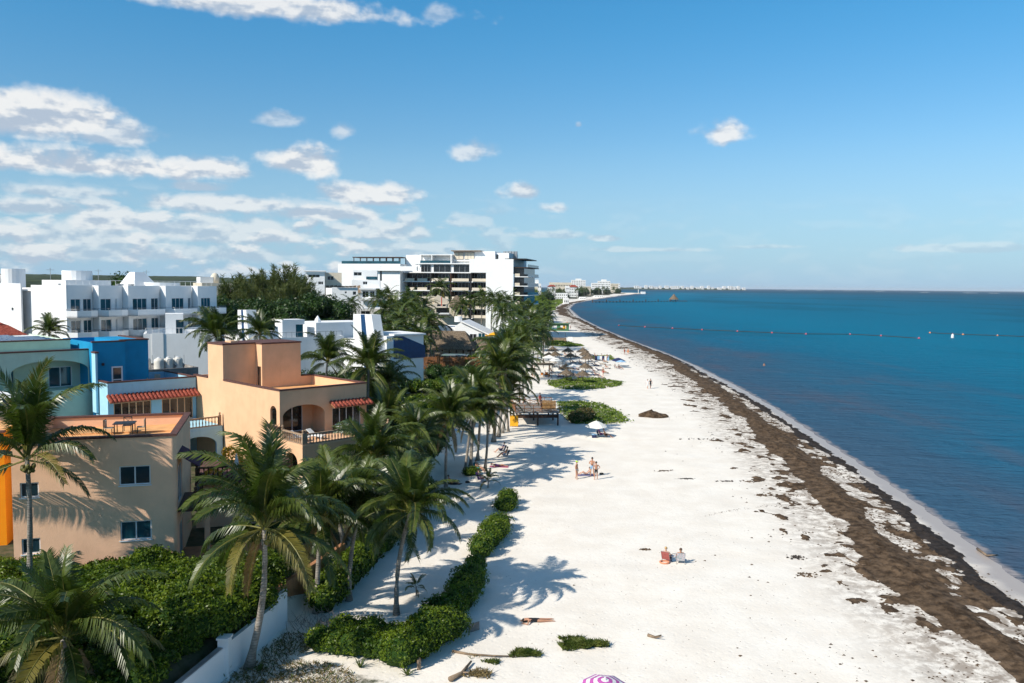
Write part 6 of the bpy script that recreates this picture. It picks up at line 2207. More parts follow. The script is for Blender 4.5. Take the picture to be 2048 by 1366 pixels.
# breakwater of the far marina
a, b = At(1245, 584, 2550), At(1290, 585, 2480)
bw = thing('breakwater', 'pale stone breakwater with end wall jutting into the far bay', 'breakwater')
M_ROCK = mat('pale_rock', (.45, .41, .37), .95, .3, .1, .4, 1)
dv = (b - a).normalized(); nv = Vector((-dv.y, dv.x, 0)).normalized()
mb = MB()
base = [Vector((a.x, a.y, 0)) + nv * s for s in (-9, 9)] + [Vector((b.x, b.y, 0)) + nv * s for s in (9, -9)]
mb.prism([(q.x, q.y) for q in base], -2, 2.6)
mb.build('mole', M_ROCK, bw)
MB().box(b.x - 12, b.y - 9, -1, b.x, b.y + 9, 6.5).build('end_wall', M_WHITE_FAR, bw)
MB().tube([(b.x - 20, b.y, 2), (b.x - 20, b.y, 13)], .9, 6).build('beacon', M_WHITE_FAR, bw)

# long jetty with thatched head
jt = thing('jetty', 'long low jetty on piles with thatched hut at its head', 'jetty')
j0, j1 = G(1185, 603.2, 1.0), G(1352, 602, 1.0)
n = 26
for k in range(n + 1):
    q = j0.lerp(j1, k / n)
    MB().tube([(q.x, q.y, -3), (q.x, q.y, 3.4 if k % 4 == 0 else 1.4)], .55, 6).build('pile', M_WOOD_D, jt)
for k in range(n):
    q0, q1 = j0.lerp(j1, k / n), j0.lerp(j1, (k + .97) / n)
    wall_run(jt, 'deck_panel', q0.xy, q1.xy, .9, 1.25, 1.25, 3.0, M_WOOD_G)
MB().box(j1.x - 9, j1.y - 6, .85, j1.x + 14, j1.y + 6, 1.3).build('head_platform', M_WOOD_D, jt)
c0 = (j1.x - 3, j1.y)
MB().lathe([(7.0, 3.0), (5.0, 5.0), (2.6, 7.6), (.6, 10.2), (.1, 10.8)], 14, (c0[0], c0[1], 0)).build('thatch_roof', M_THATCH, jt)
for a_ in range(6):
    MB().tube([(c0[0] + 5 * math.cos(a_), c0[1] + 5 * math.sin(a_), 1.2), (c0[0] + 5 * math.cos(a_), c0[1] + 5 * math.sin(a_), 4.6)], .3, 5).build('post', M_WOOD_D, jt)

# swimming-area rope and buoys
M_ROPE = mat('wet_rope', (.03, .035, .03), .8)
M_RED = mat('red_buoy', (.62, .03, .035), .45, .1)
M_ORB = mat('orange_buoy', (.80, .22, .02), .45, .1)
M_WHB = mat('white_buoy', (.75, .75, .72), .45, .1)
ropes = [[(1238, 651.5), (1290, 654.5), (1345, 657), (1404, 660), (1475, 663), (1544, 666), (1612, 668.5), (1700, 669), (1762, 672), (1838, 677)], [(1860, 666), (1926, 669.5), (1995, 671.5), (2060, 674)]]
for i, rp in enumerate(ropes):
    p = [G(*q, SEA_Z) for q in rp]
    pts = []
    for a, b in zip(p[:-1], p[1:]):
        for s in np.linspace(0, 1, 9)[:-1]:
            pts.append(a.lerp(b, s) + Vector((0, rnd.uniform(-.4, .4), .12)))
    pts.append(p[-1])
    tag(MB().tube(pts, .17, 5).build('buoy_rope', M_ROPE), ['dark float rope closing off the swimming area from the shore', 'short dark float rope at the right of the bathing area'][i], 'rope')
    for k, q in enumerate(p):
        c = M_RED if i == 0 else M_ORB
        lb = ('red float on the long rope, nearest the beach' if k == 0 else ORD[k] + ' red float from the beach along the long rope') if i == 0 else ORD[k] + ' orange float from the left on the short outer rope'
        t = thing('buoy', lb, 'buoy', q + Vector((0, 0, -.1)), 0, 'floats on the swimming ropes')
        MB().lathe([(.10, -.30), (.36, -.18), (.46, .1), (.36, .36), (.12, .5)], 10).build('float', c, t, True)
        MB().lathe([(.08, .5), (.11, .6), (.04, .7)], 8).build('top_ring', M_WHB, t)
for k, (px, py, lb) in enumerate(((1905, 676, 'white marker buoy inside the rope line'),)):
    t = thing('buoy', lb, 'buoy', G(px, py, SEA_Z))
    MB().lathe([(.3, -.4), (.6, 0), (.45, 1.3), (.1, 1.7)], 10).build('float', M_WHB, t, True)
    MB().lathe([(.05, 1.7), (.12, 1.85), (.03, 2.0)], 8).build('top_ring', M_RED, t)
# breakers on the reef
M_FOAM = mat('foam', (.8, .82, .82), .9, .05)
for k, (px, py, w_) in enumerate(((1585, 580, 26), (1640, 580.5, 16), (1700, 581, 30), (1760, 582, 20), (1940, 585, 26), (1990, 585.5, 18), (1850, 584, 14))):
    c = G(px, py + 1.0, SEA_Z)
    mb = MB(); hw = w_ * c.y / FPX / 2
    ptsf = [(c.x + hw * math.cos(q), c.y + 60 * math.sin(q) * rnd.uniform(.5, 1)) for q in np.linspace(0, 6.28, 12)[:-1]]
    mb.prism(ptsf, SEA_Z, SEA_Z + .9)
    tag(mb.build('reef_breaker', M_FOAM), ['longest', 'leftmost but one', 'widest white', 'fourth', 'fifth', 'right-hand', 'smallest'][k] + ' thin breaker line on the reef near the horizon', 'wave', 'reef breakers')

# ------------------------------------------------------------------ sea air
M_HAZE = bpy.data.materials.new('sea_air')
M_HAZE.use_nodes = True
N = NT(M_HAZE.node_tree); N.n.clear()
vo = N.node('ShaderNodeVolumePrincipled')
vo.inputs['Color'].default_value = (.86, .92, 1.0, 1)
vo.inputs['Density'].default_value = 2.6e-5
vo.inputs['Anisotropy'].default_value = 0.0
out = N.node('ShaderNodeOutputMaterial')
N.l.new(vo.outputs[0], out.inputs['Volume'])
tag(MB().box(-52000, -52000, -9, 52000, 52000, 90).build('haze', M_HAZE), 'thin sea haze over the whole coast', 'haze', kind='stuff')

# ------------------------------------------------------------------ people
M_SKIN = mat('tanned_skin', (0.46, 0.235, 0.145), 0.6, 0.08, 6, spec=0.35)
M_SKIN2 = mat('fair_skin', (0.60, 0.36, 0.26), 0.6, 0.08, 6, spec=0.35)
M_HAIR_D = mat('dark_hair', (0.018, 0.013, 0.011), 0.6, 0.2, 8)
M_HAIR_B = mat('brown_hair', (0.09, 0.05, 0.03), 0.6, 0.2, 8)
M_HAIR_F = mat('blond_hair', (0.45, 0.30, 0.14), 0.6, 0.2, 8)
CLOTH = {n: mat('cloth_' + n, c, .85, .1, 8) for n, c in dict(black=(.015, .015, .018), grey=(.42, .44, .46), blue=(.25, .42, .60), navy=(.02, .03, .09), red=(.55, .05, .05), white=(.75, .74, .72),
                                                                  purple=(.22, .06, .25), green=(.04, .30, .26), lime=(.55, .80, .08), pink=(.65, .18, .30), orange=(.75, .22, .03), teal=(.03, .25, .28)).items()}

# joint layouts (metres, figure faces -y, feet at z = 0)
STAND = dict(pel=(0, 0, .93), wst=(0, 0, 1.10), chs=(0, .01, 1.30), nck=(0, .01, 1.47), hdb=(0, -.01, 1.56), hdt=(0, -.01, 1.72),
             hipL=(-.10, 0, .90), kneL=(-.12, -.02, .50), ankL=(-.13, .02, .08), toeL=(-.15, -.17, .03),
             hipR=(.10, 0, .90), kneR=(.13, -.02, .50), ankR=(.15, .03, .08), toeR=(.18, -.16, .03),
             shoL=(-.19, .01, 1.42), elbL=(-.26, .02, 1.14), wriL=(-.24, -.06, .88), shoR=(.19, .01, 1.42), elbR=(.27, .03, 1.14), wriR=(.25, -.05, .88))


def pose(base, **kw):
    d = dict(base); d.update(kw); return d


FOLD = pose(STAND, elbL=(-.29, -.02, 1.17), wriL=(-.05, -.20, 1.20), elbR=(.29, -.02, 1.17), wriR=(.05, -.21, 1.16))
HIPS = pose(STAND, elbL=(-.38, .06, 1.18), wriL=(-.18, -.02, 1.00), elbR=(.38, .06, 1.18), wriR=(.18, -.02, 1.00))
WALK = pose(STAND, kneL=(-.11, -.16, .52), ankL=(-.11, -.20, .10), toeL=(-.12, -.40, .06), kneR=(.11, .06, .50), ankR=(.11, .28, .14), toeR=(.12, .12, .03), elbR=(.24, -.10, 1.15), wriR=(.22, -.28, .98), wriL=(-.24, .16, .92), elbL=(-.25, .12, 1.14))
SIT = dict(pel=(0, 0, .38), wst=(0, .09, .54), chs=(0, .20, .72), nck=(0, .27, .87), hdb=(0, .26, .96), hdt=(0, .26, 1.12),
           hipL=(-.10, -.02, .36), kneL=(-.12, -.42, .46), ankL=(-.13, -.78, .10), toeL=(-.14, -.94, .14), hipR=(.10, -.02, .36), kneR=(.13, -.42, .44), ankR=(.14, -.80, .10), toeR=(.15, -.96, .14),
           shoL=(-.19, .23, .84), elbL=(-.27, .08, .60), wriL=(-.24, -.16, .55), shoR=(.19, .23, .84), elbR=(.27, .08, .60), wriR=(.24, -.16, .55))
RECL = dict(pel=(0, 0, .13), wst=(0, .20, .15), chs=(0, .40, .20), nck=(0, .57, .22), hdb=(0, .66, .22), hdt=(0, .82, .24),
            hipL=(-.10, -.03, .12), kneL=(-.12, -.40, .26), ankL=(-.13, -.78, .08), toeL=(-.14, -.90, .18), hipR=(.10, -.03, .12), kneR=(.13, -.44, .12), ankR=(.14, -.86, .07), toeR=(.16, -.95, .20),
            shoL=(-.19, .52, .18), elbL=(-.34, .34, .08), wriL=(-.28, .10, .07), shoR=(.19, .52, .18), elbR=(.34, .34, .08), wriR=(.28, .10, .07))
PRONE = dict(pel=(0, 0, .13), wst=(0, .17, .14), chs=(0, .37, .15), nck=(0, .54, .16), hdb=(.02, .63, .15), hdt=(.04, .78, .14),
             hipL=(-.09, -.03, .11), kneL=(-.11, -.45, .09), ankL=(-.12, -.85, .08), toeL=(-.13, -1.02, .04), hipR=(.09, -.03, .11), kneR=(.13, -.45, .09), ankR=(.16, -.84, .08), toeR=(.18, -1.0, .04),
             shoL=(-.18, .50, .14), elbL=(-.40, .58, .06), wriL=(-.22, .78, .05), shoR=(.18, .50, .14), elbR=(.40, .56, .06), wriR=(.24, .78, .05))
PROP = pose(RECL, wst=(0, .16, .20), chs=(0, .28, .34), nck=(0, .36, .50), hdb=(0, .36, .58), hdt=(0, .37, .74), shoL=(-.19, .34, .45), elbL=(-.24, .46, .22), wriL=(-.24, .40, .05), shoR=(.19, .34, .45), elbR=(.24, .46, .22), wriR=(.24, .40, .05),
            kneR=(.13, -.34, .42), ankR=(.14, -.62, .08), toeR=(.15, -.80, .04))
RAD = dict(pel=.145, wst=.115, chs=.135, nck=.050, hdb=.078, hdt=.085, hip=.095, kne=.060, ank=.038, toe=.026, sho=.060, elb=.042, wri=.028)
BONES = [('pel', 'wst'), ('wst', 'chs'), ('chs', 'nck'), ('nck', 'hdb'), ('hdb', 'hdt')] + [x for s in 'LR' for x in (('pel', 'hip' + s), ('hip' + s, 'kne' + s), ('kne' + s, 'ank' + s), ('ank' + s, 'toe' + s), ('chs', 'sho' + s), ('sho' + s, 'elb' + s), ('elb' + s, 'wri' + s))]
_body_cache = {}


def body_mesh(key, P, fem=False):
    """one continuous skin over the joint layout; hands get a palm, four fingers and a thumb"""
    if key in _body_cache:
        return _body_cache[key]
    names = list(P); V = [Vector(P[n]) for n in names]
    rad = []
    for n in names:
        r = RAD[n[:3]]
        if fem:
            r *= {'wst': .85, 'chs': .88, 'sho': .85, 'pel': 1.05}.get(n[:3], .95)
        rad.append(r)
    E = [(names.index(a), names.index(b)) for a, b in BONES]
    for s in 'LR':
        w, e = Vector(P['wri' + s]), Vector(P['elb' + s])
        d = (w - e).normalized()
        side = d.cross(Vector((0, 0, 1)))
        if side.length < .1:
            side = Vector((1, 0, 0))
        side.normalize()
        iw = names.index('wri' + s)
        V.append(w + d * .085); rad.append(.026); ip = len(V) - 1; E.append((iw, ip))
        for k, (o, l) in enumerate(((-.030, .062), (-.010, .078), (.010, .074), (.030, .056))):
            V.append(w + d * (.10) + side * o); rad.append(.0095); E.append((ip, len(V) - 1))
            V.append(w + d * (.10 + l * .8) + side * o * 1.15 - Vector((0, 0, .016))); rad.append(.008); E.append((len(V) - 2, len(V) - 1))
        V.append(w + d * .05 + side * .045); rad.append(.010); E.append((iw, len(V) - 1))
        V.append(w + d * .095 + side * .062); rad.append(.008); E.append((len(V) - 2, len(V) - 1))
    # nose
    hb, ht = Vector(P['hdb']), Vector(P['hdt'])
    up = (ht - hb).normalized(); fwd = Vector((0, -1, 0)) - up * Vector((0, -1, 0)).dot(up)
    if fwd.length < .3:
        fwd = Vector((0, 0, 1)) - up * up.z
    fwd.normalize()
    me = bpy.data.meshes.new('body_skin')
    me.from_pydata([tuple(q) for q in V], E, [])
    o = bpy.data.objects.new('body_skin', me); col.objects.link(o)
    md = o.modifiers.new('skin', 'SKIN'); md.use_smooth_shade = True
    for i, q in enumerate(me.skin_vertices[0].data):
        q.radius = (rad[i], rad[i]); q.use_root = (i == 0)
    sb = o.modifiers.new('sub', 'SUBSURF'); sb.levels = 1; sb.render_levels = 1
    dg = bpy.context.evaluated_depsgraph_get()
    ev = o.evaluated_get(dg)
    res = bpy.data.meshes.new_from_object(ev)
    bpy.data.objects.remove(o)
    # which joint each face belongs to
    J = {n: Vector(P[n]) for n in names}
    seg = []
    for p in res.polygons:
        c = p.center; best = None
        for a, b in BONES:
            A, B = J[a], J[b]; d = B - A
            t = max(0, min(1, (c - A).dot(d) / d.length_squared)); q = (c - (A + d * t)).length - (RAD[a[:3]] * (1 - t) + RAD[b[:3]] * t)
            if best is None or q < best[0]:
                best = (q, a, b, t)
        seg.append(best)
    out = (res, seg, J, up, fwd)
    _body_cache[key] = out
    return out


def person(label, loc, rz, key, P, wear, wear_m, hair, skin=None, fem=False, group=None, cap=None, scale=1.0, long_hair=False, name='person'):
    skin = skin or M_SKIN
    res, seg, J, up, fwd = body_mesh(key + ('f' if fem else 'm'), P, fem)
    me = res.copy()
    me.materials.clear()
    me.materials.append(skin); me.materials.append(wear_m)
    mi = []
    for (q, a, b, t) in seg:
        k = 0
        if wear == 'shorts' and ((a == 'pel') or (a[:3] == 'hip' and t < .62) or (a == 'pel' and b == 'wst' and t < .5)): k = 1
        if wear == 'shorts' and a == 'pel' and b == 'wst' and t > .55: k = 0
        if wear == 'brief' and (a == 'pel' and not (b == 'wst' and t > .35)): k = 1
        if wear == 'bikini' and ((a == 'pel' and not (b == 'wst' and t > .3)) or (a == 'wst' and .55 < t)): k = 1
        if wear == 'suit' and (a in ('pel', 'wst') or (a == 'chs' and b == 'nck' and t < .35)): k = 1
        if wear == 'dress' and (a in ('pel', 'wst', 'chs') and b != 'nck' or (a[:3] == 'hip') or (a[:3] == 'sho' and t < .5)): k = 1
        mi.append(k)
    me.polygons.foreach_set('material_index', mi)
    me.name = 'body'
    t = thing(name, label, 'person', loc, rz, group)
    t.scale = (scale,) * 3
    b = link('body', me, t)
    hb, ht = J['hdb'], J['hdt']
    c = (hb + ht) / 2 + up * .035
    rot = Matrix((fwd.cross(up).normalized(), fwd, up)).transposed().to_4x4()

    def cap_mesh(k0, k1, r, back):
        m = MB(); m.T = Matrix.Translation(c - fwd * .018) @ rot
        prof = [(r * math.cos(a), r * 1.12 * math.sin(a)) for a in np.linspace(k0, k1, 6)]
        m.lathe([(max(.005, q[0]), q[1]) for q in prof], 12)
        return m
    h = cap_mesh(-.15, math.pi / 2, .102, 0)
    if long_hair:
        h.T = Matrix.Translation(c - fwd * .06) @ rot
        h.lathe([(.05, -.30), (.075, -.18), (.085, -.05), (.08, .05)], 9)
    h.build('hair', hair, t, True)
    f = MB(); f.T = Matrix.Translation(c) @ rot
    f.tube([(0, .088, -.005), (0, .112, -.045), (0, .088, -.06)], [.010, .016, .010], 6)
    f.build('nose', skin, t, True)
    for s in (-.034, .034):
        e = MB(); e.T = Matrix.Translation(c) @ rot
        e.lathe([(.003, -.009), (.012, 0), (.003, .009)], 8, (s, .088, -.01)).build('eye', M_HAIR_D, t)
        e = MB(); e.T = Matrix.Translation(c) @ rot
        e.lathe([(.004, -.03), (.016, 0), (.004, .03)], 6, (s * 2.85, .0, -.03)).build('ear', skin, t)
    mo = MB(); mo.T = Matrix.Translation(c) @ rot
    mo.box(-.022, .078, -.098, .022, .092, -.086).build('mouth', CLOTH['red'], t)
    if cap:
        k = cap_mesh(.12, math.pi / 2, .112, 0)
        k.T = Matrix.Translation(c) @ rot
        k.box(-.075, .07, .005, .075, .19, .02)
        k.build('cap', cap, t, True)
    return t


def gpt(px, py):
    p = G(px, py)
    return Vector((p.x, p.y, gz(p.x, p.y)))


MESH_T = {}


def towel(label, c, rz, m, L=1.8, w=.9, name='beach_towel'):
    g = np.random.default_rng(int(abs(c.x * 100)) + 5)
    n = 8
    mb = MB(); vs = []
    for i in range(n + 1):
        for k in range(5):
            vs.append(((k / 4 - .5) * w + g.uniform(-.015, .015), (i / n - .5) * L, .015 + g.uniform(0, .02)))
    mb.add(vs, [(i * 5 + k, i * 5 + k + 1, i * 5 + k + 6, i * 5 + k + 5) for i in range(n) for k in range(4)])
    o = mb.build(name, m)
    o.location = c; o.rotation_euler = (0, 0, rz)
    return tag(o, label, 'towel')


def low_chair(label, c, rz, m, group=None):
    t = thing('beach_chair', label, 'chair', c, rz, group)
    fr = MB()
    for s in (-.28, .28):
        fr.tube([(s, -.35, .02), (s, -.30, .26), (s, .22, .20), (s, .48, .80)], .016, 5)
        fr.tube([(s, .40, .02), (s, .05, .24), (s, -.1, .42), (s, .34, .46)], .016, 5)
    fr.tube([(-.28, .48, .80), (.28, .48, .80)], .016, 5).tube([(-.28, -.35, .02), (.28, -.35, .02)], .016, 5)
    fr.build('frame', M_METAL, t)
    MB().add([(-.27, -.32, .265), (.27, -.32, .265), (.27, .22, .21), (-.27, .22, .21), (-.27, -.32, .25), (.27, -.32, .25), (.27, .22, .195), (-.27, .22, .195)], [(0, 1, 2, 3), (7, 6, 5, 4), (0, 4, 5, 1)]).build('seat', m, t)
    MB().add([(-.27, .22, .21), (.27, .22, .21), (.27, .48, .80), (-.27, .48, .80), (-.27, .24, .20), (.27, .24, .20), (.27, .50, .79), (-.27, .50, .79)], [(0, 1, 2, 3), (7, 6, 5, 4), (3, 2, 6, 7)]).build('backrest', m, t)
    return t


def parasol(label, c, r, h, m, m2=None, tilt=0.0, n=8, name='parasol', rz=0.0, stripes=False, drop=.42):
    t = thing(name, label, 'parasol', c, rz)
    t.rotation_euler = (tilt, 0, rz)
    MB().tube([(0, 0, -.2), (0, 0, h + .12)], .022, 6).build('pole', M_ALU, t)
    for k in range(n):
        a0, a1 = 2 * math.pi * k / n, 2 * math.pi * (k + 1) / n
        mb = MB()
        rings = 7 if stripes else 4
        vs = []
        for i in range(rings + 1):
            q = i / rings
            rr = r * q; z = h - drop * r * q ** 1.5 * .9
            for s in range(5):
                a = a0 + (a1 - a0) * s / 4
                sag = 1 - .035 * math.sin(math.pi * s / 4) * q
                vs.append((rr * sag * math.cos(a), rr * sag * math.sin(a), z - .04 * r * math.sin(math.pi * s / 4) * q))
        for i in range(rings):
            mb.m = i % 2 if stripes else (k % 2 if m2 else 0)
            mb.add([], [])
            base = 0
            mb.f += [tuple(x + len(mb.v) * 0 for x in (i * 5 + s, i * 5 + s + 1, i * 5 + s + 6, i * 5 + s + 5)) for s in range(4)]
            mb.mi += [mb.m] * 4
        mb.v = vs
        mb.build('canopy_panel', [m, m2] if m2 else m, t, True)
        MB().tube([(0, 0, h - .01), (r * .5 * math.cos(a0), r * .5 * math.sin(a0), h - drop * r * .36 - .01), (r * math.cos(a0), r * math.sin(a0), h - drop * r * .9 - .012)], .008, 4).build('rib', M_ALU, t)
    MB().lathe([(.05, h - .02), (.03, h + .06), (.005, h + .14)], 6).build('finial', m, t)
    return t


PA = [gpt(1153, 959), gpt(1184, 953), gpt(1192, 960)]
person('standing woman in grey swimsuit with lime green cap', PA[0], R(60), 'stand', STAND, 'brief', CLOTH['grey'], M_HAIR_B, fem=True, cap=CLOTH['lime'])
person('tall bare-chested man in light blue shorts', PA[1], R(-20), 'hips', FOLD, 'shorts', CLOTH['blue'], M_HAIR_D, scale=1.06, cap=None)
person('bare-chested man in black trunks standing in front of the tall man', PA[2], R(-160), 'hips2', HIPS, 'shorts', CLOTH['black'], M_HAIR_D)
towel('blue and purple towel under the reclining sunbather in the standing group', gpt(1172, 951), R(96), mat('faded_towel', (.20, .20, .34), .9, .2, 9))
person('sunbather propped on elbows on a towel beside the standing men', gpt(1172, 951) + Vector((0, 0, .02)), R(-84), 'prop', PROP, 'bikini', CLOTH['navy'], M_HAIR_B, M_SKIN2, True)
person('woman in black swimsuit lying face down on the bare sand', gpt(1074, 1243), R(98), 'prone', PRONE, 'suit', CLOTH['black'], M_HAIR_D, M_SKIN, True, long_hair=True)
# couple in low beach chairs
c1, c2 = gpt(1334, 1123), gpt(1360, 1126)
low_chair('low beach chair with red seat, left of the couple', c1, R(150), mat('faded_red_canvas', (.36, .10, .09), .85, .15, 9))
person('blond sunbather reclining in the red low chair', c1 + Vector((0, 0, -.08)), R(150), 'sit', SIT, 'bikini', CLOTH['red'], M_HAIR_F, M_SKIN2, True)
low_chair('low beach chair with pale teal backrest, right of the couple', c2, R(175), mat('chair_print', (.35, .50, .52), .8, .2, 9, c2=(.70, .55, .58)))
person('dark haired bather in purple seated in the teal low chair', c2 + Vector((0, 0, -.08)), R(175), 'sit2', SIT, 'suit', CLOTH['purple'], M_HAIR_B, M_SKIN)
bag = thing('beach_bag', 'blue and white cool bag between the two low chairs', 'bag', gpt(1348, 1122), .3)
MB().box(-.22, -.14, 0, .22, .14, .30).build('body', CLOTH['blue'], bag)
MB().box(-.23, -.15, .30, .23, .15, .36).build('lid', CLOTH['white'], bag)
MB().tube([(-.2, 0, .36), (-.12, 0, .5), (.12, 0, .5), (.2, 0, .36)], .015, 5).build('handle', CLOTH['navy'], bag)
fl = thing('beach_ring', 'orange inflatable ring beside the red low chair', 'swim ring', gpt(1329, 1126))
pts = [(.30 * math.cos(q), .30 * math.sin(q), .06) for q in np.linspace(0, 6.283, 17)]
MB().tube(pts, .06, 8, False).build('ring', mat('salmon_vinyl', (.62, .25, .14), .6), fl, True)
MB().lathe([(.015, 0), (.015, .03)], 6, (.30, 0, .115)).build('valve', CLOTH['white'], fl)
# strolling couple and people near the weed
person('walker in dark clothes strolling up the open sand', gpt(1301, 777), R(10), 'walk', WALK, 'dress', CLOTH['black'], M_HAIR_D)
person('walker in pale clothes beside the one in dark clothes', gpt(1295, 778), R(10), 'walk2', WALK, 'dress', CLOTH['white'], M_HAIR_B, M_SKIN2, True)
person('bather in red standing near the seaweed beyond the beach club', gpt(1249, 710), R(40), 'stand', STAND, 'suit', CLOTH['red'], M_HAIR_D, fem=True)
person('bather in orange standing beside the one in red near the seaweed', gpt(1256, 710), R(-40), 'stand', STAND, 'shorts', CLOTH['orange'], M_HAIR_D)
person('swimmer standing chest-deep in the dark shallows', G(1528, 740, SEA_Z - 1.0), R(10), 'stand', STAND, 'shorts', CLOTH['black'], M_HAIR_D)
# white parasol with bathers
u = gpt(1192, 874)
parasol('white beach parasol shading two bathers beside the green vines', u, 1.35, 2.05, M_CANVAS, None, .04, 6, drop=.55)
person('bather in dark red shirt sitting upright under the white parasol', u + Vector((.55, .3, 0)), R(70), 'sit', SIT, 'dress', CLOTH['purple'], M_HAIR_D)
person('tanned bather sitting at the edge of the white parasol shade', u + Vector((1.2, -.1, -.05)), R(80), 'sit3', SIT, 'shorts', CLOTH['black'], M_HAIR_D)
low_chair('dark low chair under the white parasol', u + Vector((.55, .3, 0)), R(70), CLOTH['navy'])
bx = thing('cool_box', 'blue cool box standing under the white parasol', 'cool box', u + Vector((-.25, -.3, 0)))
MB().box(-.28, -.2, 0, .28, .2, .36).build('body', CLOTH['navy'], bx); MB().box(-.29, -.21, .36, .29, .21, .46).build('lid', CLOTH['blue'], bx)
# pink striped parasol at the bottom edge
pk = gpt(1205, 1392)
parasol('pink and white striped parasol cut by the bottom edge', Vector((G(1206, 1372, 1.6).x, G(1206, 1372, 1.6).y, 0)), 1.15, 2.0, CLOTH['white'], mat('magenta_stripe', (.46, .10, .36), .8, .08, 6), .10, 8, stripes=True, rz=.3)
# sunbathers under the palms
person('seated bather in dark patterned top under the grove, facing the path', gpt(1004, 906), R(-75), 'sit', SIT, 'dress', CLOTH['navy'], M_HAIR_D, M_SKIN2, True)
low_chair('low chair of the bather in dark patterned top', gpt(1004, 906), R(-75), CLOTH['navy'])
person('seated bather with pale legs in front of the dark blue chair', gpt(1010, 916), R(-78), 'sit', SIT, 'shorts', CLOTH['blue'], M_HAIR_D)
low_chair('dark blue low chair on the sunlit sand by the grove', gpt(1010, 916), R(-78), CLOTH['navy'])
towel('magenta towel spread in the palm shade', gpt(998, 935), R(85), CLOTH['pink'], 1.9, .8)
person('bather lying on the magenta towel', gpt(998, 935) + Vector((0, 0, .02)), R(80), 'recl', RECL, 'suit', CLOTH['purple'], M_HAIR_D, M_SKIN, True)
low_chair('teal low chair beside the leafy bush', gpt(956, 943), R(60), CLOTH['teal'])
person('bather seated in the teal low chair', gpt(956, 943) + Vector((0, 0, -.05)), R(60), 'sit4', SIT, 'shorts', CLOTH['teal'], M_HAIR_B)
low_chair('purple low chair behind the yellow young palm', gpt(962, 963), R(75), CLOTH['purple'])
person('bather seated in the purple low chair', gpt(962, 963) + Vector((0, 0, -.05)), R(75), 'sit5', SIT, 'suit', CLOTH['purple'], M_HAIR_B, M_SKIN2, True)
person('bather in red lying at the foot of the nearest grove palm', gpt(904, 968) + Vector((0, 0, .02)), R(70), 'prop2', PROP, 'bikini', CLOTH['red'], M_HAIR_D)
towel('dark towel at the foot of the nearest grove palm', gpt(904, 968), R(70), CLOTH['black'])
lounger(gpt(925, 874), R(80), 'blue sun lounger behind the grove trunks', None, CLOTH['blue'], .3)
lounger(gpt(884, 910), R(75), 'orange framed lounger in the shade left of the grove', None, CLOTH['orange'], .5)
for (px, py, lb) in ((935, 966, 'dark pair of sandals on the sand by the grove'), (1203, 949, 'small dark bag on the sand behind the standing men')):
    c = gpt(px, py)
    t = thing('beach_bag', lb, 'bag', c)
    MB().box(-.2, -.12, 0, .2, .12, .14).build('body', CLOTH['black'], t); MB().tube([(-.12, 0, .14), (0, 0, .26), (.12, 0, .14)], .012, 5).build('strap', CLOTH['black'], t)

# ------------------------------------------------------------------ wooden deck
DZ = 1.75
dk = thing('wooden_deck', 'raised grey wooden deck with log railings on posts over the sand', 'deck', gpt(1076, 852), R(6))
dM = Matrix.Translation(dk.location) @ rot45(R(6))
DX0, DX1, DY0, DY1 = -3.0, 2.9, 0.0, 9.0
np_ = 26
for k in range(np_):
    y0 = DY0 + k * (DY1 - DY0) / np_
    MB().box(DX0 + rnd.uniform(-.05, .05), y0, DZ - .06, DX1 + rnd.uniform(-.05, .05), y0 + (DY1 - DY0) / np_ - .02, DZ + rnd.uniform(-.006, .006)).build('plank', M_WOOD_G, dk)
for x in (DX0 + .2, 0, DX1 - .2):
    MB().box(x - .09, DY0 + .1, DZ - .3, x + .09, DY1 - .1, DZ - .062).build('joist', M_WOOD_D, dk)
    for y in (DY0 + .2, 4.5, DY1 - .3):
        MB().tube([(x, y, -.4), (x, y, DZ - .3)], .11, 7).build('post', M_WOOD_D, dk)
MB().box(DX0 + .1, DY0 + .25, DZ - .75, DX1 - .1, DY0 + .32, DZ - .3).build('skirt_board', M_WOOD_D, dk)


def log_rail(a, b, n, lbl=None):
    rb = MB()
    A_, B_ = Vector(a), Vector(b)
    for k in range(n + 1):
        q = A_.lerp(B_, k / n); rb.tube([(q.x, q.y, DZ - .1), (q.x, q.y, DZ + 1.05)], .045, 6)
    for h_ in (.55, 1.0):
        rb.tube([(A_.x, A_.y, DZ + h_), (B_.x, B_.y, DZ + h_)], .04, 6)
    for k in range(n):
        q, r_ = A_.lerp(B_, k / n), A_.lerp(B_, (k + 1) / n)
        rb.tube([(q.x, q.y, DZ + .1), (r_.x, r_.y, DZ + .55)], .028, 5).tube([(q.x, q.y, DZ + .55), (r_.x, r_.y, DZ + .1)], .028, 5)
    return rb.build('log_railing', M_BAMBOO, dk)


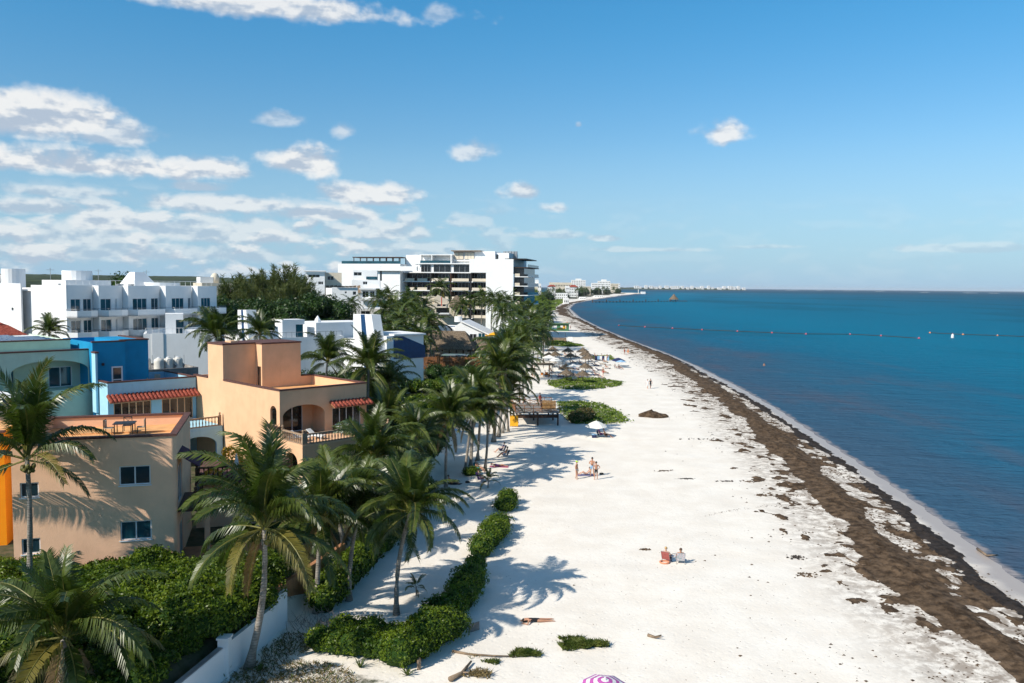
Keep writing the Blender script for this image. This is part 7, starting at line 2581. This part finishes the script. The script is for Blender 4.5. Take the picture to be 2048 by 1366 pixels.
log_rail((DX0, .05, 0), (DX1, .05, 0), 5)
log_rail((DX0, DY1, 0), (DX1, DY1 - 1.5, 0), 6)
log_rail((DX0, .05, 0), (DX0, DY1, 0), 6)
scr = MB()
for k in range(26):
    scr.tube([(.9 + k * .078, 3.2 + .02 * (k % 2), DZ - .5), (.9 + k * .078, 3.2, DZ + 1.15 + rnd.uniform(-.06, .06))], .038, 5)
so = scr.build('bamboo_screen', mat('yellow_bamboo', (.36, .20, .07), .8, .3, 4), dk); so['kind'] = 'stuff'
for k, (x, y, key, P, wr, c_, lb) in enumerate(((-.9, 7.6, 'sit', SIT, 'suit', 'navy', 'bather sitting at the far railing of the wooden deck'), (1.2, 7.0, 'stand', STAND, 'suit', 'red', 'bather standing at the far railing of the wooden deck'),
                                                (.7, 2.0, 'stand', STAND, 'dress', 'black', 'figure in black standing at the front of the wooden deck'))):
    person(lb, dM @ Vector((x, y, DZ)), R(180 + 40 * k), key, P, wr, CLOTH[c_], M_HAIR_D, fem=k < 2)
ob = thing('orange_board', 'upright orange board standing left of the wooden deck', 'board', gpt(1028, 855), R(-8))
MB().box(-.55, -.04, .08, .55, .04, 1.5).build('panel', M_YELLOW, ob)
for s in (-.5, .5):
    MB().box(s - .05, .041, 0, s + .05, .12, 1.5).build('leg', M_WOOD, ob)

# ------------------------------------------------------------------ beach club: thatched umbrellas, tables, loungers, crowd
pal = MB()
vs = []; prof = [(0.02, 3.35), (.22, 3.2), (.55, 2.85), (.95, 2.5), (1.35, 2.2), (1.6, 1.95)]


def palapa_mesh(seed, layered=False):
    g = np.random.default_rng(seed)
    mb = MB()
    mb.lathe([(.04, 3.4), (.2, 3.15), (.7, 2.7), (1.25, 2.3), (1.5, 2.12)][::-1], 14)
    n = 520
    a = g.uniform(0, 6.283, n); q = np.sqrt(g.uniform(.02, 1, n))
    r_ = 1.52 * q; z = 3.4 - 1.28 * q ** .8 + g.uniform(-.03, .06, n)
    for i in range(n):
        ln = g.uniform(.3, .6); w_ = .045
        c, s = math.cos(a[i]), math.sin(a[i])
        p0 = Vector((r_[i] * c, r_[i] * s, z[i])); p1 = p0 + Vector((c * ln * .8, s * ln * .8, -ln * (.75 if q[i] < .85 else 1.1)))
        tng = Vector((-s, c, 0)) * w_
        mb.add([p0 - tng, p0 + tng, p1 + Vector((0, 0, g.uniform(-.05, .05)))], [(0, 1, 2)])
    for k in range(8):
        t_ = k * .785
        mb.tube([(0, 0, 3.3), (.05 * math.cos(t_), .05 * math.sin(t_), 3.75 + g.uniform(-.1, .1))], [.03, .008], 4)
    o = mb.build('thatch', M_THATCH)
    me = o.data; bpy.data.objects.remove(o)
    return me


PALAPA = [palapa_mesh(900 + k) for k in range(3)]
POLE = MB().tube([(0, 0, -.3), (0, 0, 3.2)], .07, 7).build('x', M_WOOD_D); POLE_ME = POLE.data; bpy.data.objects.remove(POLE)
plist = [(1105.7, 690, 215), (1136, 692, 213), (1166, 692, 212), (1111, 699, 202), (1141, 702, 198), (1171, 698, 203), (1132, 724, 170), (1133, 735, 160), (1171, 722, 172), (1166, 737, 158), (1177, 704, 192), (1098, 702, 205)]
plabs = ['thatched umbrella at the back left of the beach club', 'thatched umbrella in the middle of the back row', 'thatched umbrella at the right of the back row', 'thatched umbrella second row left, in tree shade', 'thatched umbrella in the middle of the second row',
         'thatched umbrella just before the right back-row one', 'brown thatched umbrella beside the white awnings', 'front left thatched umbrella over dark chairs', 'thatched umbrella above the layered front right one', 'front right thatched umbrella nearest the vine patch',
         'tallest pointed thatched umbrella on the right', 'thatched umbrella half hidden by palm fronds']
for k, (px, py, Y) in enumerate(plist):
    a = At(px, py, Y)
    z0 = gz(a.x, Y)
    t = thing('thatched_umbrella', plabs[k], 'thatched umbrella', (a.x, Y, z0), rnd.uniform(0, 6), 'thatched umbrellas of the beach club')
    s = max(.85, min(1.35, (a.z - z0) / 3.6)) * (1.22)
    t.scale = (s * .95, s * .95, (a.z - z0) / 3.7)
    link('thatch', PALAPA[k % 3], t); link('pole', POLE_ME, t)
# loungers and bathers around the umbrellas
LG = MB()
LG.box(-.3, -.95, .24, .3, .25, .32); LG.T = Matrix.Translation((0, .25, .28)) @ Matrix.Rotation(.55, 4, 'X'); LG.box(-.3, 0, 0, .3, .75, .06); LG.T = None
BEDS = [('tan', M_FABRIC), ('white', M_CANVAS), ('dark', CLOTH['navy'])]
_lg = {}
for nm, m in BEDS:
    o = MB(); o.v, o.f, o.mi = list(LG.v), list(LG.f), list(LG.mi)
    q = o.build('mattress', m); _lg[nm] = q.data; bpy.data.objects.remove(q)
fr = MB()
for sx in (-.28, .28):
    for sy in (-.85, .2):
        fr.box(sx - .03, sy - .03, 0, sx + .03, sy + .03, .24)
fr.box(-.31, -.96, .18, .31, .3, .238)
q = fr.build('frame', M_WOOD_D); FR_ME = q.data; bpy.data.objects.remove(q)
crowd_spots = [(1092, 752), (1103, 747), (1118, 756), (1130, 754), (1143, 752), (1152, 757), (1165, 751), (1178, 756), (1190, 752), (1200, 757), (1186, 745), (1198, 742), (1208, 748), (1175, 738), (1190, 733), (1202, 730),
               (1212, 738), (1150, 740), (1120, 740), (1108, 733), (1145, 727), (1160, 729), (1182, 725), (1195, 722), (1208, 726), (1120, 722), (1152, 716), (1168, 714), (1130, 712), (1190, 714), (1205, 716), (1213, 731)]
wr = ['bikini', 'shorts', 'suit', 'shorts']
cl = ['red', 'blue', 'pink', 'navy', 'orange', 'black', 'white', 'purple']
sunb = 'reclining bather on a lounger among the thatched umbrellas'
bedl = 'lounger'


def row_label(px, py):
    rows = [('front row', 750, 999), ('second row', 735, 750), ('third row', 720, 735), ('back row', 0, 720)]
    for nm_, a_, b_ in rows:
        if a_ <= py < b_:
            xs_ = sorted(q[0] for q in crowd_spots if a_ <= q[1] < b_)
            return ORD[xs_.index(px)], nm_


for k, (px, py) in enumerate(crowd_spots):
    c = gpt(px, py)
    rz = R(75) + rnd.uniform(-.35, .35)
    nm = ('tan', 'white', 'dark')[k % 3]
    t = thing('beach_club_lounger', nm + ' lounger %s from left in the %s of the beach club' % row_label(px, py), 'lounger', c, rz, 'beach club loungers')
    link('mattress', _lg[nm], t); link('frame', FR_ME, t)
    if k % 4 != 3:
        person('bather in ' + cl[k % 8] + ' on %s lounger from left, %s of beach club' % row_label(px, py), c + Matrix.Rotation(rz, 3, 'Z') @ Vector((0, -.05, .22)), rz, 'sitlow', pose(SIT, **{n: (v[0], v[1], v[2] - .24) for n, v in SIT.items()}), wr[k % 4], CLOTH[cl[k % 8]], (M_HAIR_D, M_HAIR_B, M_HAIR_F)[k % 3], (M_SKIN, M_SKIN2)[k % 2], k % 2 == 0, 'beach club bathers')
for k, (px, py, lb) in enumerate(((1214, 722, 'bather standing by the blue windbreak'), (1206, 752, 'bather walking at the edge of the beach club'), (1112, 728, 'waiter in white standing under the awnings'))):
    person(lb, gpt(px, py), R(30 * k), 'walk', WALK, ('bikini', 'shorts', 'dress')[k], CLOTH[('navy', 'red', 'white')[k]], M_HAIR_D, fem=k == 0)
# white awnings, shade roof on posts, windbreak, parasols at the right edge
for k, (px, py, s, lb) in enumerate(((1098, 722, 2.6, 'white square awning beside the palms of the beach club'), (1112, 728, 2.2, 'smaller white awning in front of the square one'), (1146, 742, 1.7, 'white shade sail over the front tables'))):
    c = gpt(px, py + 14)
    t = thing('shade_awning', lb, 'awning', c, .3 * k)
    for sx in (-s / 2, s / 2):
        for sy in (-s / 2, s / 2):
            MB().tube([(sx, sy, -.1), (sx, sy, 2.3)], .04, 5).build('pole', M_WOOD_D, t)
    MB().add([(-s / 2 - .2, -s / 2 - .2, 2.25), (s / 2 + .2, -s / 2 - .2, 2.25), (s / 2 + .2, s / 2 + .2, 2.25), (-s / 2 - .2, s / 2 + .2, 2.25), (0, 0, 2.95)], [(0, 1, 4), (1, 2, 4), (2, 3, 4), (3, 0, 4)]).build('canopy', M_CANVAS, t)
sr = thing('shade_roof', 'flat brown shade roof on thin posts at the near side of the beach club', 'shelter', gpt(1090, 756), R(5))
for (x, y) in ((-2.2, 0), (.8, 0), (1.4, 0), (-2.2, 3), (1.4, 3)):
    MB().tube([(x, y, -.2), (x, y, 2.6)], .07, 6).build('post', M_BAMBOO, sr)
MB().box(-2.6, -.4, 2.6, 1.8, 3.4, 2.78).build('roof', M_THATCH, sr)
for k in range(3):
    t = thing('orange_chair', ['orange chair under the brown shade roof, left', 'orange chair under the brown shade roof, middle', 'orange chair under the brown shade roof, right'][k], 'chair', gpt(1084 + k * 6, 754), rnd.uniform(0, 6))
    MB().box(-.25, -.25, .42, .25, .25, .47).build('seat', CLOTH['orange'], t); MB().box(-.25, .22, .47, .25, .26, .95).build('backrest', CLOTH['orange'], t)
    for sx in (-.22, .22):
        for sy in (-.22, .22):
            MB().box(sx - .02, sy - .02, 0, sx + .02, sy + .02, .42).build('leg', M_WOOD_D, t)
wbk = thing('windbreak', 'blue and white striped windbreak at the back of the beach club', 'windbreak', gpt(1204, 722), R(4))
for k in range(6):
    MB().box(-1.8 + k * .6, -.01, .1, -1.8 + k * .6 + .59, .01, 1.25).build('panel', CLOTH['blue' if k % 2 else 'white'] if k % 3 else CLOTH['navy'], wbk)
for k in range(4):
    MB().tube([(-1.8 + k * 1.2, .03, -.1), (-1.8 + k * 1.2, .03, 1.4)], .025, 5).build('stake', M_WOOD, wbk)
parasol('dark blue parasol at the seaward edge of the beach club', gpt(1236, 733), 1.5, 2.0, CLOTH['navy'], None, .15, 8)
parasol('light blue parasol beside the dark blue one', gpt(1242, 736), 1.3, 1.8, CLOTH['blue'], None, -.1, 8)
for k, (px, py) in enumerate(((1232, 738), (1240, 739))):
    low_chair(['white low chair under the dark blue parasol', 'dark low chair under the light blue parasol'][k], gpt(px, py), R(70), CLOTH['white' if k == 0 else 'navy'])
    person(['bather in white seated under the dark blue parasol', 'bather in navy seated under the light blue parasol'][k], gpt(px, py) + Vector((0, 0, -.05)), R(70), 'sit', SIT, 'suit', CLOTH['white' if k == 0 else 'navy'], M_HAIR_D, fem=k == 0)
sgn = thing('white_sign', 'small white sign board standing in the long vine patch', 'sign', gpt(1149, 764))
MB().box(-.5, -.02, .55, .5, .02, 1.1).build('board', CLOTH['white'], sgn)
for s in (-.4, .4):
    MB().box(s - .03, .021, -.1, s + .03, .07, 1.1).build('post', M_WOOD, sgn)
# further: hut, yellow gear and kayaks on the sand beyond
ht = thing('green_hut', 'dark green lifeguard style hut at the edge of the far sand', 'hut', G(1116, 662), R(-6))
MB().wall(-4, 4.4, 0, 3.0, 0, .2, [(-2.5, -.5, .9, 2.3), (1.0, 3.4, .9, 2.3)]).box(-4, .2, 0, -3.8, 5, 3).box(4.2, .2, 0, 4.4, 5, 3).build('wall', mat('green_paint', (.05, .16, .08), .8, .15), ht)
MB().box(-4.5, -.8, 3.0, 4.9, 5.4, 3.25).build('roof', mat('hut_roof', (.10, .17, .10), .8, .2), ht)
yl = ['yellow parasol by the palms near the green hut', 'yellow folded parasol upright on the far sand', 'orange folded parasol upright on the far sand', 'bright yellow parasol above the white porch']
parasol(yl[0], G(1121, 668), 2.0, 2.6, M_YELLOW, None, 0, 8)
parasol(yl[3], Vector((At(990, 690, 200).x, 200, gz(-4, 200))), 2.4, At(990, 664, 200).z - gz(-4, 200), M_YELLOW, None, 0, 8)
for k, (px, m) in enumerate(((1128, M_YELLOW), (1134, CLOTH['orange']))):
    t = thing('folded_parasol', yl[1 + k], 'parasol', G(px, 662 - k * 2))
    MB().tube([(0, 0, 0), (0, 0, 3.4)], .08, 6).build('pole', M_ALU, t)
    MB().lathe([(.55, .7), (.6, 1.2), (.4, 2.4), (.08, 3.5)], 9).build('canopy', m, t)
for k, (px, py) in enumerate(((1137, 658), (1141, 659), (1132, 655))):
    person(['beachgoer between the two on the far sand by the yellow parasols', 'beachgoer farthest from the folded yellow parasol on the far sand', 'beachgoer nearest the folded orange parasol'][k], G(px, py), R(40 * k), 'stand', STAND, 'shorts', CLOTH['navy'], M_HAIR_D, group='people by the yellow parasols')
st = thing('beach_stage', 'low brown stage with white screen on the sand beyond the vine strip', 'stage', G(1108, 683), 0)
MB().box(-4, 0, 0, 4.2, 4, 1.1).build('platform', M_WOOD, st); MB().box(4.6, .2, .2, 6.3, .35, 1.6).build('screen', CLOTH['white'], st)
for x in (-3.6, 3.8):
    MB().tube([(x, .2, 1.1), (x, .2, 3.0)], .08, 5).build('post', M_WOOD_D, st)

# ------------------------------------------------------------------ things washed up on the sand
wm = G(1307, 834)
g_ = np.random.default_rng(8)
mb = MB()
prof = []
vs = []; n = 18
for i, (r_, z_) in enumerate(((1.0, 0), (.92, .32), (.72, .62), (.45, .85), (.15, .95))):
    for k in range(n):
        a = 2 * math.pi * k / n
        j = g_.uniform(.85, 1.15)
        vs.append((2.0 * r_ * math.cos(a) * j * (1 + .2 * math.cos(2 * a + 1)), 1.4 * r_ * math.sin(a) * j, z_ * 0.95 * g_.uniform(.75, 1.1) * (1 - .2 * math.cos(a)) - .05))
mb.add(vs, [(i * n + k, i * n + (k + 1) % n, (i + 1) * n + (k + 1) % n, (i + 1) * n + k) for i in range(4) for k in range(n)] + [tuple(range(4 * n, 5 * n))])
o = mb.build('seaweed_heap', M_WEED); o.location = (wm.x, wm.y, gz(wm.x, wm.y)); tag(o, 'raked heap of dark seaweed alone on the open sand', 'seaweed heap')


def flat_clump(label, px, py, rx, ry, seed):
    g = np.random.default_rng(seed)
    c = gpt(px, py)
    nn = 40
    mb = MB()
    for k in range(nn):
        x, y = g.normal(0, rx * .45), g.normal(0, ry * .45)
        s = g.uniform(.04, .16)
        a = g.uniform(0, 6.28)
        mb.add([(x + s * math.cos(a), y + s * math.sin(a), .0), (x + s * math.cos(a + 2.1), y + s * math.sin(a + 2.1), .0), (x + s * math.cos(a + 4.2), y + s * math.sin(a + 4.2), .0), (x, y, g.uniform(.03, .10))], [(0, 1, 3), (1, 2, 3), (2, 0, 3)])
    o = mb.build('seaweed_clump', M_WEED2 if seed % 2 else M_WEED); o.location = c
    return tag(o, label, 'seaweed clump', kind='stuff')


for k, (px, py, rx, ry, lb) in enumerate(((1330, 942, .8, .35, 'dark seaweed scrap on the sand right of the standing group'), (1450, 963, .9, .3, 'seaweed scrap right of the lone dark one'), (1500, 963, 1.2, .4, 'larger seaweed scrap near the weed line'), (1405, 880, 3.2, .5, 'thin seaweed streak reaching onto the sand'),
                                          (1290, 1100, .35, .2, 'tiny dark scrap above the seated couple'), (1590, 1115, .7, .4, 'seaweed scrap low on the open sand'), (1615, 1150, 1.0, .6, 'scatter of seaweed scraps on the lower sand'), (1375, 958, .9, .25, 'faint scraps beyond the lone dark one'), (1560, 990, 2.6, .6, 'scatter beside the weed line'))):
    flat_clump(lb, px, py, rx, ry, 700 + k)
# faint arc of scraps left by the tide
g_ = np.random.default_rng(19)
mb = MB()
for k in range(130):
    q = g_.uniform(0, 1)
    px = 1408 + 250 * q; py = 1033 - 20 * math.sin(min(1, q * 1.6) * 1.57) + 26 * max(0, q - .6) + g_.normal(0, 1.2)
    c = gpt(px, py); s = g_.uniform(.015, .05)
    mb.add([(c.x - s, c.y, c.z + .004), (c.x + s, c.y - s, c.z + .004), (c.x, c.y + s, c.z + .03)], [(0, 1, 2)])
for k in range(500):
    px, py = g_.uniform(1000, 1800), g_.uniform(880, 1366)
    c = gpt(px, py); s = g_.uniform(.012, .04)
    if c.x > shore_x(c.y) - 6 or c.x < -2:
        continue
    mb.add([(c.x - s, c.y, c.z + .004), (c.x + s, c.y - s * .6, c.z + .004), (c.x, c.y + s, c.z + .02)], [(0, 1, 2)])
tag(mb.build('tide_litter', M_WEED), 'fine dark scraps scattered and arced over the sand', 'litter', kind='stuff')


def driftwood(label, pts, r, name='driftwood'):
    w = [gpt(*p) + Vector((0, 0, r * .8)) for p in pts]
    o0 = w[0]
    t = thing(name, label, 'driftwood', o0)
    MB().tube([q - o0 + Vector((rnd.uniform(-.03, .03), rnd.uniform(-.03, .03), rnd.uniform(0, .04))) for q in w], [r * (1 - .6 * k / max(1, len(w) - 1)) for k in range(len(w))], 7).build('stem', M_WOOD, t, True)
    a, b = w[len(w) // 2] - o0, (w[len(w) // 2] - o0) + Vector((.3, -.25, .15))
    MB().tube([a, b], [r * .5, r * .2], 5).build('branch', M_WOOD, t, True)
    return t


driftwood('long thin driftwood pole lying beside the hedge corner', [(905, 1306), (940, 1312), (985, 1315), (1030, 1316)], .07)
driftwood('thick dark log at the bottom edge below the hedge', [(900, 1366), (925, 1352), (942, 1330)], .13)
driftwood('short pale driftwood branch on the open sand', [(1296, 1274), (1310, 1279), (1322, 1276)], .09)
driftwood('thin stick lying on the weed-strewn sand', [(1692, 1118), (1720, 1132)], .05)
driftwood('log washed up at the waterline on the right', [(1955, 1092), (1975, 1106), (1996, 1103)], .10)
pst = thing('wooden_post', 'short grey wooden post at the near corner of the hedge', 'post', gpt(838, 1340))
MB().lathe([(.10, -.2), (.095, .5), (.08, .55)], 9).build('stake', M_WOOD, pst); MB().tube([(-.1, 0, .35), (0, .1, .36), (.1, 0, .35), (0, -.1, .36), (-.1, 0, .35)], .012, 5).build('rope', M_CANVAS, pst)
wl = thing('low_sign', 'weathered board leaning in the shade of the hedge corner', 'board', gpt(948, 1262), R(40))
MB().box(-.35, -.03, .0, .35, .03, .45).build('panel', M_WOOD_G, wl); MB().box(-.04, .031, 0, .04, .08, .45).build('brace', M_WOOD, wl)
for k, (px, py, h_, lb) in enumerate(((450, 1362, .8, 'spiky plant at the foot of the white wall'), (520, 1345, .5, 'small spiky plant beside the big palm trunk'), (720, 1338, .7, 'pale spiky plant before the low hedge'), (815, 1352, .6, 'spiky plant beside the grey wooden post'))):
    c = gpt(px, py)
    t = thing('spiky_plant', lb, 'plant', c)
    for q in range(14):
        a = q * .45 + rnd.uniform(-.2, .2); e = rnd.uniform(.4, 1.2); L = h_ * rnd.uniform(.7, 1.1)
        d = Vector((math.cos(a) * math.cos(e), math.sin(a) * math.cos(e), math.sin(e))); s = Vector((-math.sin(a), math.cos(a), 0)) * .035
        MB().add([-s, s, d * L * .6 + s * .9, d * L * .6 - s * .9, d * L - Vector((0, 0, .12 * L))], [(0, 1, 2, 3), (3, 2, 4)]).build('leaf', M_GRASS, t)
